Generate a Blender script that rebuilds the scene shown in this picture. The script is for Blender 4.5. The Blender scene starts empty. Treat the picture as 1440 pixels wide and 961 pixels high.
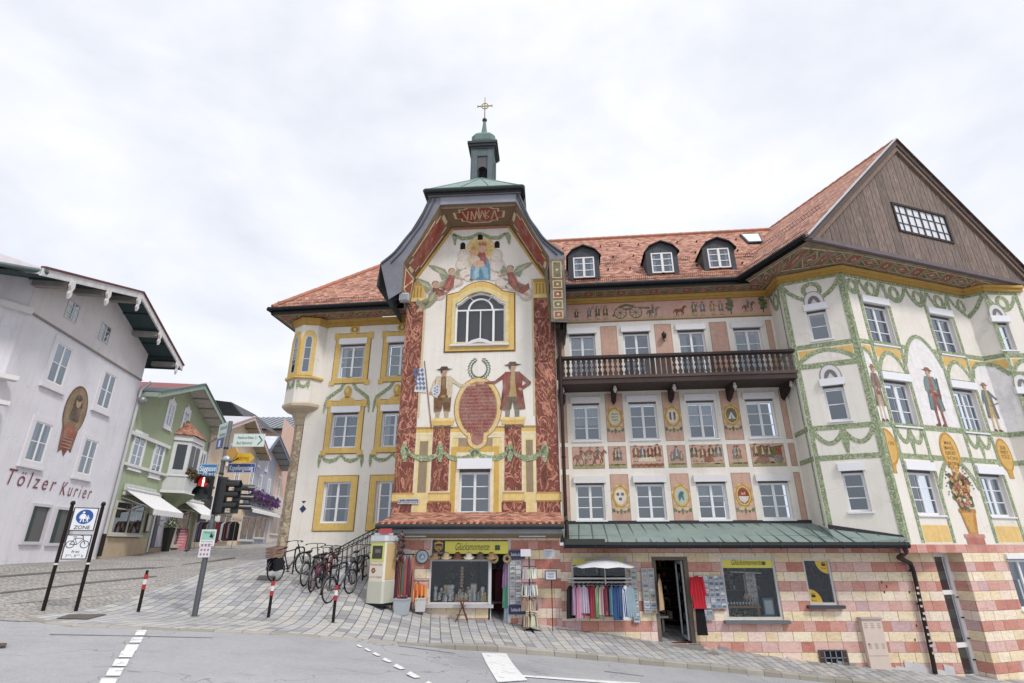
import bpy, math, random
import numpy as np
from mathutils import Vector, Matrix
random.seed(7)
R=math.radians; pi=math.pi
C=bpy.context.scene.collection
# ---------------------------------------------------------------- camera
F=752.;CX=716.;CY=480.5;TH=R(20.95);CZ=1.6
sc=bpy.context.scene
cam=bpy.data.cameras.new('camera'); co=bpy.data.objects.new('camera',cam); C.objects.link(co)
cam.sensor_width=36; cam.lens=F/1440*36; cam.shift_x=(720-CX)/1440
co.location=(0,0,CZ); co.rotation_euler=(R(90)+TH,0,0)
cam.clip_start=.05; cam.clip_end=3000; sc.camera=co
# ---------------------------------------------------------------- world, sun, exposure
SUN_EL=R(48); SUN_AZ=R(138)     # behind the camera, to its right
w=bpy.data.worlds.new('World'); sc.world=w; w.use_nodes=True
nt=w.node_tree; nt.nodes.clear()
def NN(nt,t,**k):
    n=nt.nodes.new(t)
    for a,v in k.items():
        if a.startswith('i'):
            key=a[1:]
            s=n.inputs[int(key)] if key.isdigit() else n.inputs[key.replace('_',' ')]
            if isinstance(v,bpy.types.NodeSocket): nt.links.new(v,s)
            else: s.default_value=v
        else: setattr(n,a,v)
    return n
out=NN(nt,'ShaderNodeOutputWorld')
sky=NN(nt,'ShaderNodeTexSky',sky_type='NISHITA',sun_disc=False,sun_elevation=SUN_EL,sun_rotation=SUN_AZ,air_density=1.0,dust_density=3.0)
b1=NN(nt,'ShaderNodeBackground',iColor=sky.outputs[0],iStrength=.07)
tc=NN(nt,'ShaderNodeTexCoord')
mp=NN(nt,'ShaderNodeMapping',iVector=tc.outputs['Generated']); mp.inputs['Scale'].default_value=(1.3,1.3,2.4); mp.inputs['Location'].default_value=(.35,.2,.1)
n1=NN(nt,'ShaderNodeTexNoise',iVector=mp.outputs[0],iScale=1.9,iDetail=6.,iRoughness=.52,iDistortion=.35)
n2=NN(nt,'ShaderNodeTexNoise',iVector=mp.outputs[0],iScale=7.,iDetail=4.,iRoughness=.55)
fa=NN(nt,'ShaderNodeMath',operation='MULTIPLY_ADD',i0=n2.outputs[0],i1=.22,i2=-.11); fb=NN(nt,'ShaderNodeMath',operation='ADD',i0=n1.outputs[0],i1=fa.outputs[0])
cr=NN(nt,'ShaderNodeValToRGB',iFac=fb.outputs[0])
e=cr.color_ramp.elements; e[0].position=.34; e[0].color=(.70,.725,.80,1); e[1].position=.68; e[1].color=(.93,.935,.965,1)
m_=e.new(.5) if False else cr.color_ramp.elements.new(.5); m_.color=(.80,.82,.88,1)
# an overcast sky is brighter overhead than at the horizon
sx=NN(nt,'ShaderNodeSeparateXYZ',iVector=tc.outputs['Generated'])
mr=NN(nt,'ShaderNodeMapRange',iValue=sx.outputs[2]); mr.inputs[1].default_value=.80; mr.inputs[2].default_value=1.; mr.inputs[3].default_value=.88; mr.inputs[4].default_value=2.7
b2=NN(nt,'ShaderNodeBackground',iColor=cr.outputs[0],iStrength=mr.outputs[0])
mx=NN(nt,'ShaderNodeMixShader',i0=.9,i1=b1.outputs[0],i2=b2.outputs[0])
nt.links.new(mx.outputs[0],out.inputs[0])
sl=bpy.data.lights.new('sun','SUN'); sl.energy=1.5; sl.angle=R(10); sl.color=(1,.965,.92)
so=bpy.data.objects.new('sun',sl); C.objects.link(so)
dS=Vector((math.sin(SUN_AZ)*math.cos(SUN_EL),math.cos(SUN_AZ)*math.cos(SUN_EL),math.sin(SUN_EL)))
so.rotation_euler=dS.to_track_quat('Z','Y').to_euler()
sc.view_settings.view_transform='Standard'; sc.view_settings.look='None'; sc.view_settings.gamma=1; sc.view_settings.use_curve_mapping=False
sc.view_settings.exposure=.5
sc.cycles.max_bounces=6; sc.cycles.transparent_max_bounces=10
# ---------------------------------------------------------------- geometry helpers
def lin(c,sat=.80,dk=.94):
    g=(c[0]*.3+c[1]*.59+c[2]*.11); c=[(g+(x-g)*sat)*dk for x in c[:3]]
    return tuple(((x/255/12.92) if x/255<=.04045 else ((x/255+.055)/1.055)**2.4) for x in c[:3])
def ray(x,y):
    u=(x-CX)/F; v=(y-CY)/F
    return Vector((u, math.cos(TH)+math.sin(TH)*v, math.sin(TH)-math.cos(TH)*v))
O=Vector((0,0,CZ))
class PL:
    """vertical wall plane: u along the wall (to the right), z up, d out of the wall"""
    def __init__(s,x,y,az,d=0):
        a=R(az); s.az=az; s.u=Vector((math.sin(a),math.cos(a),0)); s.n=Vector((s.u[1],-s.u[0],0)); s.p=Vector((x,y,0.))
        if s.n.dot(s.p)>0: s.n=-s.n
        s.p=s.p+s.n*d
    def sh(s,d):
        q=PL.__new__(PL); q.az=s.az;q.u=s.u;q.n=s.n;q.p=s.p+s.n*d; return q
    def uv(s,x,y):
        d=ray(x,y); t=s.n.dot(s.p-O)/s.n.dot(d); q=O+d*t
        return ((q-s.p).dot(s.u), q[2])
    def P(s,u,z,d=0): return s.p+s.u*u+Vector((0,0,z))+s.n*d
def hz(x,y,z):
    d=ray(x,y); return O+d*((z-CZ)/d[2])
SPLIT={k:.12 for k in ('painted_fields','painted_soffit','cornice','painted_madonna_scene','lintel_and_jamb','gutter','coat_of_arms','painted_scenes','garland','window_surround','painted_marble_pillars','painted_architecture','painted_panels','painted_leaf_bands','painted_garland','stone_pits','vent_hole','snow_hook','snow_guard','ridge_tiles','painted_cartouches','roof_edging','plinth','shop_post','shop_side_wall','side_wall','canopy_gutter','painted_flower_basket','painted_bavarian_man','verge_board')}
class MB:
    def __init__(s): s.v=[];s.f=[];s.c=[];s.uv=[];s.sm=[]
    def poly(s,pts,col=(200,200,200),uv=None,smooth=False):
        b=len(s.v); s.v+= [tuple(p) for p in pts]; s.f.append(tuple(range(b,b+len(pts)))); s.c.append(lin(col)); s.uv.append(uv); s.sm.append(smooth)
    def mesh(s,vs,fs,col=(200,200,200),smooth=False,uvs=None):
        b=len(s.v); s.v+=[tuple(p) for p in vs]
        for f in fs:
            s.f.append(tuple(b+i for i in f)); s.c.append(lin(col)); s.uv.append([uvs[i] for i in f] if uvs else None); s.sm.append(smooth)
    def box(s,c,sz,col=(200,200,200),M=None):
        x,y,z=[a/2 for a in sz]
        vs=[Vector((i*x,j*y,k*z)) for i in(-1,1) for j in(-1,1) for k in(-1,1)]
        if M: vs=[M@q for q in vs]
        vs=[q+Vector(c) for q in vs]
        s.mesh(vs,[(0,1,3,2),(4,6,7,5),(0,4,5,1),(2,3,7,6),(0,2,6,4),(1,5,7,3)],col)
    def wbox(s,pl,u0,u1,z0,z1,d0,d1,col=(200,200,200)):
        """box on a wall plane"""
        vs=[pl.P(u,z,d) for u in(u0,u1) for d in(d0,d1) for z in(z0,z1)]
        uv=[(u+(d if 1 else 0),z) for u in(u0,u1) for d in(d0,d1) for z in(z0,z1)]
        s.mesh(vs,[(0,1,3,2),(4,6,7,5),(0,4,5,1),(2,3,7,6),(0,2,6,4),(1,5,7,3)],col,uvs=uv)
    def prism(s,pl,pts,d0,d1,col=(200,200,200)):
        n=len(pts); a=[pl.P(u,z,d0) for u,z in pts]; b=[pl.P(u,z,d1) for u,z in pts]
        fs=[tuple(range(n)),tuple(range(2*n-1,n-1,-1))]+[(i,(i+1)%n,n+(i+1)%n,n+i) for i in range(n)]
        s.mesh(a+b,fs,col,uvs=list(pts)*2)
    def ribbon(s,pl,inner,outer,d0,d1,col):
        """closed frame between two loops of equal length, with thickness"""
        n=len(inner)
        A=[pl.P(u,z,d1) for u,z in inner];B=[pl.P(u,z,d1) for u,z in outer];A0=[pl.P(u,z,d0) for u,z in inner];B0=[pl.P(u,z,d0) for u,z in outer]
        fs=[]
        for i in range(n):
            j=(i+1)%n; fs+=[(i,j,n+j,n+i),(i,j,2*n+j,2*n+i),(n+i,n+j,3*n+j,3*n+i)]
        s.mesh(A+B+A0+B0,fs,col,uvs=list(inner)+list(outer)+list(inner)+list(outer))
    def tube(s,p0,p1,r0,r1=None,n=8,col=(60,60,60),cap=True):
        r1=r0 if r1 is None else r1; p0=Vector(p0);p1=Vector(p1); d=(p1-p0)
        if d.length<1e-6: return
        q=d.to_track_quat('Z','Y').to_matrix()
        ring=[q@Vector((math.cos(2*pi*i/n),math.sin(2*pi*i/n),0)) for i in range(n)]
        vs=[p0+a*r0 for a in ring]+[p1+a*r1 for a in ring]
        s.mesh(vs,[(i,(i+1)%n,n+(i+1)%n,n+i) for i in range(n)],col,True)
        if cap: s.mesh(vs[:n],[tuple(range(n-1,-1,-1))],col); s.mesh(vs[n:],[tuple(range(n))],col)
    def path(s,pts,r,n=6,col=(60,60,60)):
        for a,b in zip(pts,pts[1:]): s.tube(a,b,r,n=n,col=col)
    def lathe(s,c,prof,n=16,col=(200,200,200),M=None,smooth=True):
        vs=[];
        for r,z in prof:
            for i in range(n):
                q=Vector((r*math.cos(2*pi*i/n),r*math.sin(2*pi*i/n),z))
                vs.append((M@q if M else q)+Vector(c))
        fs=[(k*n+i,k*n+(i+1)%n,(k+1)*n+(i+1)%n,(k+1)*n+i) for k in range(len(prof)-1) for i in range(n)]
        s.mesh(vs,fs,col,smooth)
        m=len(prof)-1; s.mesh(vs[:n],[tuple(range(n-1,-1,-1))],col); s.mesh(vs[m*n:],[tuple(range(n))],col)
    def ball(s,c,r,col,n=8,k=6,sq=(1,1,1)):
        prof=[(math.sin(pi*i/k),-math.cos(pi*i/k)) for i in range(k+1)]
        vs=[]
        for a,z in prof:
            for i in range(n): vs.append(Vector(c)+Vector((a*math.cos(2*pi*i/n)*r*sq[0],a*math.sin(2*pi*i/n)*r*sq[1],z*r*sq[2])))
        s.mesh(vs,[(j*n+i,j*n+(i+1)%n,(j+1)*n+(i+1)%n,(j+1)*n+i) for j in range(k) for i in range(n)],col,True)
    def torus(s,c,Rr,r,axis,n=28,m=6,col=(20,20,20)):
        q=Vector(axis).to_track_quat('Z','Y').to_matrix(); vs=[]
        for i in range(n):
            a=2*pi*i/n
            for j in range(m):
                b=2*pi*j/m; rr=Rr+r*math.cos(b); vs.append(Vector(c)+q@Vector((rr*math.cos(a),rr*math.sin(a),r*math.sin(b))))
        s.mesh(vs,[(i*m+j,((i+1)%n)*m+j,((i+1)%n)*m+(j+1)%m,i*m+(j+1)%m) for i in range(n) for j in range(m)],col,True)
    # flat paint on a wall
    def q(s,pl,u0,u1,z0,z1,d,col): s.poly([pl.P(u0,z0,d),pl.P(u1,z0,d),pl.P(u1,z1,d),pl.P(u0,z1,d)],col,[(u0,z0),(u1,z0),(u1,z1),(u0,z1)])
    def pp(s,pl,pts,d,col): s.poly([pl.P(u,z,d) for u,z in pts],col,list(pts))
    def ell(s,pl,u,z,a,b,d,col,n=20,rot=0):
        pts=[]
        for i in range(n):
            t=2*pi*i/n; x=a*math.cos(t);y=b*math.sin(t); pts.append((u+x*math.cos(rot)-y*math.sin(rot),z+x*math.sin(rot)+y*math.cos(rot)))
        s.pp(pl,pts,d,col)
    def strip(s,pl,pts,wd,d,col):
        """mitred paint stroke along a polyline"""
        n=len(pts); L=[];Rr=[]
        for i in range(n):
            a=pts[max(i-1,0)]; b=pts[min(i+1,n-1)]; dx=b[0]-a[0];dy=b[1]-a[1]; l=math.hypot(dx,dy) or 1
            w_=wd[i] if isinstance(wd,(list,tuple)) else wd
            nx,ny=-dy/l*w_/2,dx/l*w_/2; L.append((pts[i][0]+nx,pts[i][1]+ny));Rr.append((pts[i][0]-nx,pts[i][1]-ny))
        for i in range(n-1): s.pp(pl,[L[i],L[i+1],Rr[i+1],Rr[i]],d,col)
    def split(s,gap=.22):
        """pieces that stand apart from each other, as separate builders"""
        n=len(s.f); V=np.array(s.v); lo=np.array([V[list(f)].min(0) for f in s.f])-gap/2; hi=np.array([V[list(f)].max(0) for f in s.f])+gap/2
        lab=-np.ones(n,int); c=0
        for i in range(n):
            if lab[i]>=0: continue
            lab[i]=c; st=[i]
            while st:
                j=st.pop(); m=(lab<0)&(lo<=hi[j]).all(1)&(hi>=lo[j]).all(1); ix=np.nonzero(m)[0]; lab[ix]=c; st+=list(ix)
            c+=1
        out=[]
        for q in range(c):
            m=MB()
            for i in np.nonzero(lab==q)[0]:
                b=len(m.v); m.v+=[s.v[k] for k in s.f[i]]; m.f.append(tuple(range(b,b+len(s.f[i])))); m.c.append(s.c[i]); m.uv.append(s.uv[i]); m.sm.append(s.sm[i])
            out.append(m)
        return out
    def build(s,name,mat,parent=None,origin=None,**props):
        if name in SPLIT and parent is not None and len(s.f)>1:
            ps=s.split(SPLIT[name]*(3 if name in ('painted_flower_basket','painted_scenes') else 1))
            if len(ps)>1:
                for p in ps: o=p.build_one(name,mat,parent,origin,**props)
                return o
        return s.build_one(name,mat,parent,origin,**props)
    def build_one(s,name,mat,parent=None,origin=None,**props):
        me=bpy.data.meshes.new(name); org=Vector(origin) if origin is not None else (parent_org(parent) if parent else Vector((0,0,0)))
        me.from_pydata([(v[0]-org[0],v[1]-org[1],v[2]-org[2]) for v in s.v],[],s.f)
        if s.f:
            ca=me.color_attributes.new('Col','FLOAT_COLOR','CORNER'); ul=me.uv_layers.new(name='UVMap')
            cols=[];uvs=[]
            for f,c,uv in zip(s.f,s.c,s.uv):
                for k in range(len(f)):
                    cols+= [c[0],c[1],c[2],1.]
                    uvs+= list(uv[k]) if uv else [0.,0.]
            ca.data.foreach_set('color',cols); ul.data.foreach_set('uv',uvs)
            me.polygons.foreach_set('use_smooth',s.sm)
        me.update(); me.materials.append(mat)
        o=bpy.data.objects.new(name,me); C.objects.link(o)
        if parent: o.parent=parent
        elif origin is not None: o.location=org
        for k,v in props.items(): o[k]=v
        return o
def parent_org(p):
    o=Vector((0,0,0))
    while p is not None: o+=p.location; p=p.parent
    return o
def thing(name,label,cat,loc=(0,0,0),group=None,rz=0):
    o=bpy.data.objects.new(name,None); C.objects.link(o); o.location=loc; o.rotation_euler=(0,0,rz); o.empty_display_size=.3
    o['label']=label;o['category']=cat
    if group:o['group']=group
    return o
def tag(o,label,cat,group=None):
    o['label']=label;o['category']=cat
    if group:o['group']=group
    return o
def solo(mb,name,mat,label,cat,origin,group=None):
    return tag(mb.build(name,mat,None,origin),label,cat,group)
def text_mesh(s,align='CENTER',shear=0.,bold=0.,space=1.):
    cu=bpy.data.curves.new('lettering','FONT'); cu.body=s; cu.size=1; cu.align_x=align; cu.align_y='CENTER'; cu.shear=shear; cu.offset=bold; cu.resolution_u=3; cu.space_character=space
    ob=bpy.data.objects.new('lettering',cu); C.objects.link(ob); bpy.context.view_layer.update()
    me=bpy.data.meshes.new_from_object(ob.evaluated_get(bpy.context.evaluated_depsgraph_get()))
    vs=[(v.co.x,v.co.y) for v in me.vertices]; fs=[tuple(p.vertices) for p in me.polygons]
    bpy.data.objects.remove(ob); bpy.data.curves.remove(cu); bpy.data.meshes.remove(me)
    return vs,fs
TXT={}
def text(mb,s,pl,u,z,h,d,col,width=None,shear=0.,bold=0.,align='CENTER',space=1.):
    k=(s,shear,bold,align,space)
    if k not in TXT: TXT[k]=text_mesh(s,align,shear,bold,space)
    vs,fs=TXT[k]
    if not vs: return
    x0=min(a for a,_ in vs);x1=max(a for a,_ in vs); sx=(width/(x1-x0)) if width else h*1.0
    if align=='CENTER': xm=(x0+x1)/2
    else: xm=0
    mb.mesh([pl.P(u+(a-xm)*sx,z+b*h*1.0,d) for a,b in vs],fs,col)
# ---------------------------------------------------------------- materials
def newmat(name):
    m=bpy.data.materials.new(name); m.use_nodes=True; n=m.node_tree; b=n.nodes['Principled BSDF']; return m,n,b
def math_(nt,op,a,b=0.,c=0.):
    n=nt.nodes.new('ShaderNodeMath'); n.operation=op
    for i,v in enumerate((a,b,c)):
        if isinstance(v,bpy.types.NodeSocket): nt.links.new(v,n.inputs[i])
        else: n.inputs[i].default_value=v
    return n.outputs[0]
def mixc(nt,f,a,b,mode='MIX'):
    n=nt.nodes.new('ShaderNodeMix'); n.data_type='RGBA'; n.blend_type=mode
    for s,v in ((n.inputs[0],f),(n.inputs[6],a),(n.inputs[7],b)):
        if isinstance(v,bpy.types.NodeSocket): nt.links.new(v,s)
        else: s.default_value=(v if isinstance(v,float) else (*v[:3],1))
    return n.outputs[2]
def ramp(nt,f,stops):
    n=nt.nodes.new('ShaderNodeValToRGB'); nt.links.new(f,n.inputs[0]); el=n.color_ramp.elements
    while len(el)<len(stops): el.new(.5)
    for e_,(p,c) in zip(el,stops): e_.position=p; e_.color=(*c[:3],1)
    return n.outputs[0]
def bump(nt,b,h,st=.3,dist=.02):
    n=nt.nodes.new('ShaderNodeBump'); n.inputs['Strength'].default_value=st; n.inputs['Distance'].default_value=dist; nt.links.new(h,n.inputs['Height']); nt.links.new(n.outputs[0],b.inputs['Normal'])
def objco(nt,scale=(1,1,1),rot=0.):
    g=nt.nodes.new('ShaderNodeNewGeometry'); m=nt.nodes.new('ShaderNodeMapping'); nt.links.new(g.outputs['Position'],m.inputs[0]); m.inputs['Scale'].default_value=scale; m.inputs['Rotation'].default_value=(0,0,rot); return m.outputs[0]
def noise(nt,vec,scale,detail=4.,rough=.5,dist=0.):
    n=nt.nodes.new('ShaderNodeTexNoise'); nt.links.new(vec,n.inputs['Vector']); n.inputs['Scale'].default_value=scale;n.inputs['Detail'].default_value=detail;n.inputs['Roughness'].default_value=rough;n.inputs['Distortion'].default_value=dist
    return n.outputs[0]
def colmat(name,rough=.8,metal=0.,amt=.18,scale=3.,fine=40.,bmp=.1,spec=.3):
    """colour attribute times stains: one material for all parts of one finish"""
    m,n,b=newmat(name)
    a=n.nodes.new('ShaderNodeVertexColor'); a.layer_name='Col'
    co_=objco(n); n1=noise(n,co_,scale,5.,.6); n2=noise(n,co_,fine,2.,.5)
    f=math_(n,'ADD',math_(n,'MULTIPLY',n1,.7),math_(n,'MULTIPLY',n2,.3))
    v=math_(n,'MULTIPLY_ADD',math_(n,'SUBTRACT',f,.5),amt*4,1.)
    hv=n.nodes.new('ShaderNodeHueSaturation'); n.links.new(a.outputs[0],hv.inputs['Color']); n.links.new(v,hv.inputs['Value'])
    n.links.new(hv.outputs[0],b.inputs['Base Color']); b.inputs['Roughness'].default_value=rough; b.inputs['Metallic'].default_value=metal
    b.inputs['Specular IOR Level'].default_value=spec
    if bmp: bump(n,b,n2,bmp,.01)
    return m
def mk_fresco():
    m,n,b=newmat('fresco_paint'); a=n.nodes.new('ShaderNodeVertexColor'); a.layer_name='Col'; co_=objco(n)
    brush=noise(n,objco(n,(1,1,.6),.3),17.,4.,.7,1.6); c=mixc(n,.8,a.outputs[0],ramp(n,brush,[(.30,(.5,.47,.44)),(.42,(.82,.8,.78)),(.55,(1.04,1.04,1.03)),(.72,(1.3,1.28,1.22))]),'MULTIPLY')
    ink=noise(n,co_,11.,2.,.5,3.5); c=mixc(n,.5,c,ramp(n,ink,[(.455,(1,1,1)),(.49,(.52,.46,.42)),(.5,(.5,.44,.4)),(.53,(1,1,1))]),'MULTIPLY')
    fade=noise(n,co_,2.3,5.,.65); c=mixc(n,ramp(n,fade,[(.42,(.0,)*3),(.62,(.18,)*3),(.75,(.3,)*3)]),c,lin((214,200,178)))
    n.links.new(c,b.inputs['Base Color']); b.inputs['Roughness'].default_value=.94; bump(n,b,brush,.12,.004); return m
def mk_trim():
    m,n,b=newmat('painted_trim'); a=n.nodes.new('ShaderNodeVertexColor'); a.layer_name='Col'; co_=objco(n)
    g=noise(n,co_,6.,5.,.65); c=mixc(n,.6,a.outputs[0],ramp(n,g,[(.3,(.78,.76,.74)),(.55,(1,1,1)),(.75,(1.12,1.12,1.1))]),'MULTIPLY')
    st=noise(n,objco(n,(5,5,.5)),1.6,4.,.6); c=mixc(n,.5,c,ramp(n,st,[(.3,(.8,.78,.74)),(.55,(1,1,1))]),'MULTIPLY')
    n.links.new(c,b.inputs['Base Color']); b.inputs['Roughness'].default_value=.92; bump(n,b,g,.1,.004); return m
def mk_plaster():
    m,n,b=newmat('painted_plaster'); a=n.nodes.new('ShaderNodeVertexColor'); a.layer_name='Col'; co_=objco(n)
    st=noise(n,objco(n,(4.5,4.5,.28)),1.5,5.,.62); c=mixc(n,.38,a.outputs[0],ramp(n,st,[(.28,(.80,.785,.76)),(.46,(.97,.965,.955)),(.6,(1.03,1.03,1.03))]),'MULTIPLY')
    pt=noise(n,co_,.9,6.,.62); c=mixc(n,.6,c,ramp(n,pt,[(.3,(.86,.85,.835)),(.5,(1,1,1)),(.7,(1.03,1.03,1.02))]),'MULTIPLY')
    f=noise(n,co_,34.,4.,.7); c=mixc(n,.35,c,ramp(n,f,[(.3,(.86,.86,.85)),(.6,(1.04,1.04,1.04))]),'MULTIPLY')
    cv=n.nodes.new('ShaderNodeTexVoronoi'); cv.feature='DISTANCE_TO_EDGE'; wv=n.nodes.new('ShaderNodeVectorMath'); wv.operation='ADD'; wn=n.nodes.new('ShaderNodeTexNoise'); n.links.new(co_,wn.inputs['Vector']); wn.inputs['Scale'].default_value=2.4; n.links.new(co_,wv.inputs[0]); n.links.new(wn.outputs['Color'],wv.inputs[1]); n.links.new(wv.outputs[0],cv.inputs['Vector']); cv.inputs['Scale'].default_value=.42
    c=mixc(n,math_(n,'MULTIPLY',math_(n,'LESS_THAN',cv.outputs['Distance'],.0028),.22),c,lin((130,122,112)))
    n.links.new(c,b.inputs['Base Color']); b.inputs['Roughness'].default_value=.94; bump(n,b,f,.25,.006); return m
PAINT=mk_trim(); FRESCO=mk_fresco(); PLAST=mk_plaster()
MATTE=colmat('matte_finish',.8,0,.08)
GLOSS=colmat('glossy_lacquer',.35,0,.04,spec=.5)
METAL=colmat('dull_metal',.45,.6,.12,2.,30.)
FABRIC=colmat('woven_fabric',.95,0,.14,6.,120.,.25)
LEAD=colmat('weathered_lead',.6,.35,.22,1.6,14.,.12)
COPPER=colmat('patinated_copper',.7,.1,.22,1.8,12.,.12)
STONE=colmat('weathered_stone',.9,0,.16,2.5,40.,.35)
WHITEF=colmat('white_window_lacquer',.45,0,.03,spec=.4)
LEAF=colmat('leaves',.75,0,.25,9.,60.,.3)
def mk_garland():
    m,n,b=newmat('painted_garland'); co_=objco(n)
    v=n.nodes.new('ShaderNodeTexVoronoi'); n.links.new(co_,v.inputs['Vector']); v.inputs['Scale'].default_value=24.
    c=ramp(n,v.outputs['Color'],[(0.,lin((104,122,80))),(.45,lin((140,156,112))),(.75,lin((170,182,142))),(1.,lin((212,214,178)))])
    n.links.new(c,b.inputs['Base Color']); b.inputs['Roughness'].default_value=.92; return m
GARL=mk_garland()
def mk_bands(name,z0,h=.266,w_=.37,seed=0.):
    m,n,b=newmat(name); uvn=n.nodes.new('ShaderNodeUVMap'); s=n.nodes.new('ShaderNodeSeparateXYZ'); n.links.new(uvn.outputs[0],s.inputs[0])
    r=math_(n,'DIVIDE',math_(n,'SUBTRACT',s.outputs[1],z0),h); row=math_(n,'FLOOR',r); fr=math_(n,'FRACT',math_(n,'ADD',r,200.))
    wn=n.nodes.new('ShaderNodeTexWhiteNoise'); wn.noise_dimensions='1D'; n.links.new(math_(n,'ADD',row,seed+.37),wn.inputs['W'])
    uu=math_(n,'DIVIDE',s.outputs[0],w_)
    nz=n.nodes.new('ShaderNodeTexNoise'); nz.noise_dimensions='2D'; cb=n.nodes.new('ShaderNodeCombineXYZ'); n.links.new(math_(n,'MULTIPLY',uu,.35),cb.inputs[0]); n.links.new(math_(n,'MULTIPLY',row,7.3),cb.inputs[1]); n.links.new(cb.outputs[0],nz.inputs['Vector']); nz.inputs['Scale'].default_value=1.
    uu=math_(n,'ADD',math_(n,'ADD',uu,math_(n,'MULTIPLY',nz.outputs[0],1.6)),wn.outputs[0])
    cell=math_(n,'FLOOR',uu); fu=math_(n,'FRACT',math_(n,'ADD',uu,500.))
    cb2=n.nodes.new('ShaderNodeCombineXYZ'); n.links.new(cell,cb2.inputs[0]); n.links.new(row,cb2.inputs[1])
    wc=n.nodes.new('ShaderNodeTexWhiteNoise'); wc.noise_dimensions='2D'; n.links.new(cb2.outputs[0],wc.inputs['Vector'])
    yel=ramp(n,wc.outputs[0],[(0,lin((240,214,166))),(.35,lin((248,226,182))),(.7,lin((250,234,204))),(1,lin((246,216,200)))])
    red=ramp(n,wc.outputs[0],[(0,lin((206,122,104))),(.3,lin((224,152,134))),(.55,lin((224,166,154))),(.8,lin((236,190,178))),(1,lin((208,166,172)))])
    par=math_(n,'FLOORED_MODULO',row,2.)
    c=mixc(n,par,red,yel)
    st=noise(n,objco(n,(1,1,3.2)),5.,6.,.65,1.2); c=mixc(n,.62,c,ramp(n,st,[(.25,(.55,.5,.5)),(.5,(1,1,1)),(.8,(1.22,1.18,1.16))]),'MULTIPLY')
    vn=noise(n,objco(n,(1,1,1.5),.6),3.4,5.,.6,2.4); c=mixc(n,math_(n,'MULTIPLY',par,0.),c,c)
    c=mixc(n,.5,c,ramp(n,vn,[(.44,(1,1,1)),(.5,(.8,.72,.7)),(.56,(1,1,1))]),'MULTIPLY')
    e1=math_(n,'LESS_THAN',fr,.045); e2=math_(n,'LESS_THAN',fu,.03); j=math_(n,'MAXIMUM',e1,e2)
    c=mixc(n,math_(n,'MULTIPLY',j,.72),c,lin((112,70,60)))
    dr=noise(n,objco(n),1.1,5.,.6); c=mixc(n,math_(n,'MULTIPLY',ramp(n,dr,[(.5,(0,0,0)),(.75,(1,1,1))]),.2),c,lin((236,222,206)))
    n.links.new(c,b.inputs['Base Color']); b.inputs['Roughness'].default_value=.82
    hgt=math_(n,'SUBTRACT',math_(n,'MULTIPLY',noise(n,objco(n),28.,3.),.25),j); bump(n,b,hgt,.5,.006)
    return m
BANDS=mk_bands('banded_stone_blocks',1.41-266*.266,.266,.45); BANDT=mk_bands('banded_stone_blocks_shop',1.49-266*.266,.266,.43,3.)
def mk_marble():
    m,n,b=newmat('red_painted_marble'); uvn=n.nodes.new('ShaderNodeUVMap'); mp=n.nodes.new('ShaderNodeMapping'); n.links.new(uvn.outputs[0],mp.inputs[0]); mp.inputs['Rotation'].default_value=(0,0,R(32)); mp.inputs['Scale'].default_value=(1.5,.75,1)
    nz=noise(n,mp.outputs[0],1.7,2.,.5,2.2)
    c=ramp(n,nz,[(.28,lin((108,56,46))),(.40,lin((150,80,64))),(.455,lin((108,54,44))),(.47,lin((214,140,112))),(.52,lin((200,122,98))),(.535,lin((100,50,42))),(.59,lin((146,76,62))),(.68,lin((116,60,50)))])
    n2=noise(n,mp.outputs[0],3.1,3.,.6,1.5); c=mixc(n,ramp(n,n2,[(.58,(0,0,0)),(.64,(.8,.8,.8))]),c,lin((170,120,70)))
    n.links.new(c,b.inputs['Base Color']); b.inputs['Roughness'].default_value=.9; return m
MARBLE=mk_marble()
def mk_tiles(name='clay_roof_tiles',a=(168,98,72),b_=(194,128,98),c_=(124,72,56),wd=.19,h=.17):
    m,n,b=newmat(name); uvn=n.nodes.new('ShaderNodeUVMap'); s=n.nodes.new('ShaderNodeSeparateXYZ'); n.links.new(uvn.outputs[0],s.inputs[0])
    r=math_(n,'DIVIDE',s.outputs[1],h); row=math_(n,'FLOOR',r); fv=math_(n,'FRACT',math_(n,'ADD',r,100.))
    uu=math_(n,'ADD',math_(n,'DIVIDE',s.outputs[0],wd),math_(n,'MULTIPLY',math_(n,'FLOORED_MODULO',row,2.),.5)); cell=math_(n,'FLOOR',uu); fu=math_(n,'FRACT',math_(n,'ADD',uu,400.))
    cb2=n.nodes.new('ShaderNodeCombineXYZ'); n.links.new(cell,cb2.inputs[0]); n.links.new(row,cb2.inputs[1])
    wc=n.nodes.new('ShaderNodeTexWhiteNoise'); wc.noise_dimensions='2D'; n.links.new(cb2.outputs[0],wc.inputs['Vector'])
    c=ramp(n,wc.outputs[0],[(0,lin(c_)),(.25,lin(a)),(.7,lin(b_)),(1,lin((210,148,120)))])
    big=noise(n,objco(n),.8,4.,.6); c=mixc(n,.55,c,ramp(n,big,[(.3,(.72,.68,.66)),(.6,(1.05,1.05,1.05))]),'MULTIPLY')
    # scalloped lower edge
    x=math_(n,'SUBTRACT',fu,.5); arc=math_(n,'MULTIPLY',math_(n,'MULTIPLY',x,x),1.3)
    sh=math_(n,'LESS_THAN',fv,math_(n,'ADD',arc,.10)); e=math_(n,'MAXIMUM',sh,math_(n,'LESS_THAN',fu,.05))
    c=mixc(n,math_(n,'MULTIPLY',e,.6),c,lin((92,48,36)))
    n.links.new(c,b.inputs['Base Color']); b.inputs['Roughness'].default_value=.85
    bump(n,b,math_(n,'SUBTRACT',math_(n,'SUBTRACT',1.,fv),math_(n,'MULTIPLY',e,.8)),.55,.02); return m
TILES=mk_tiles()
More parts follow.
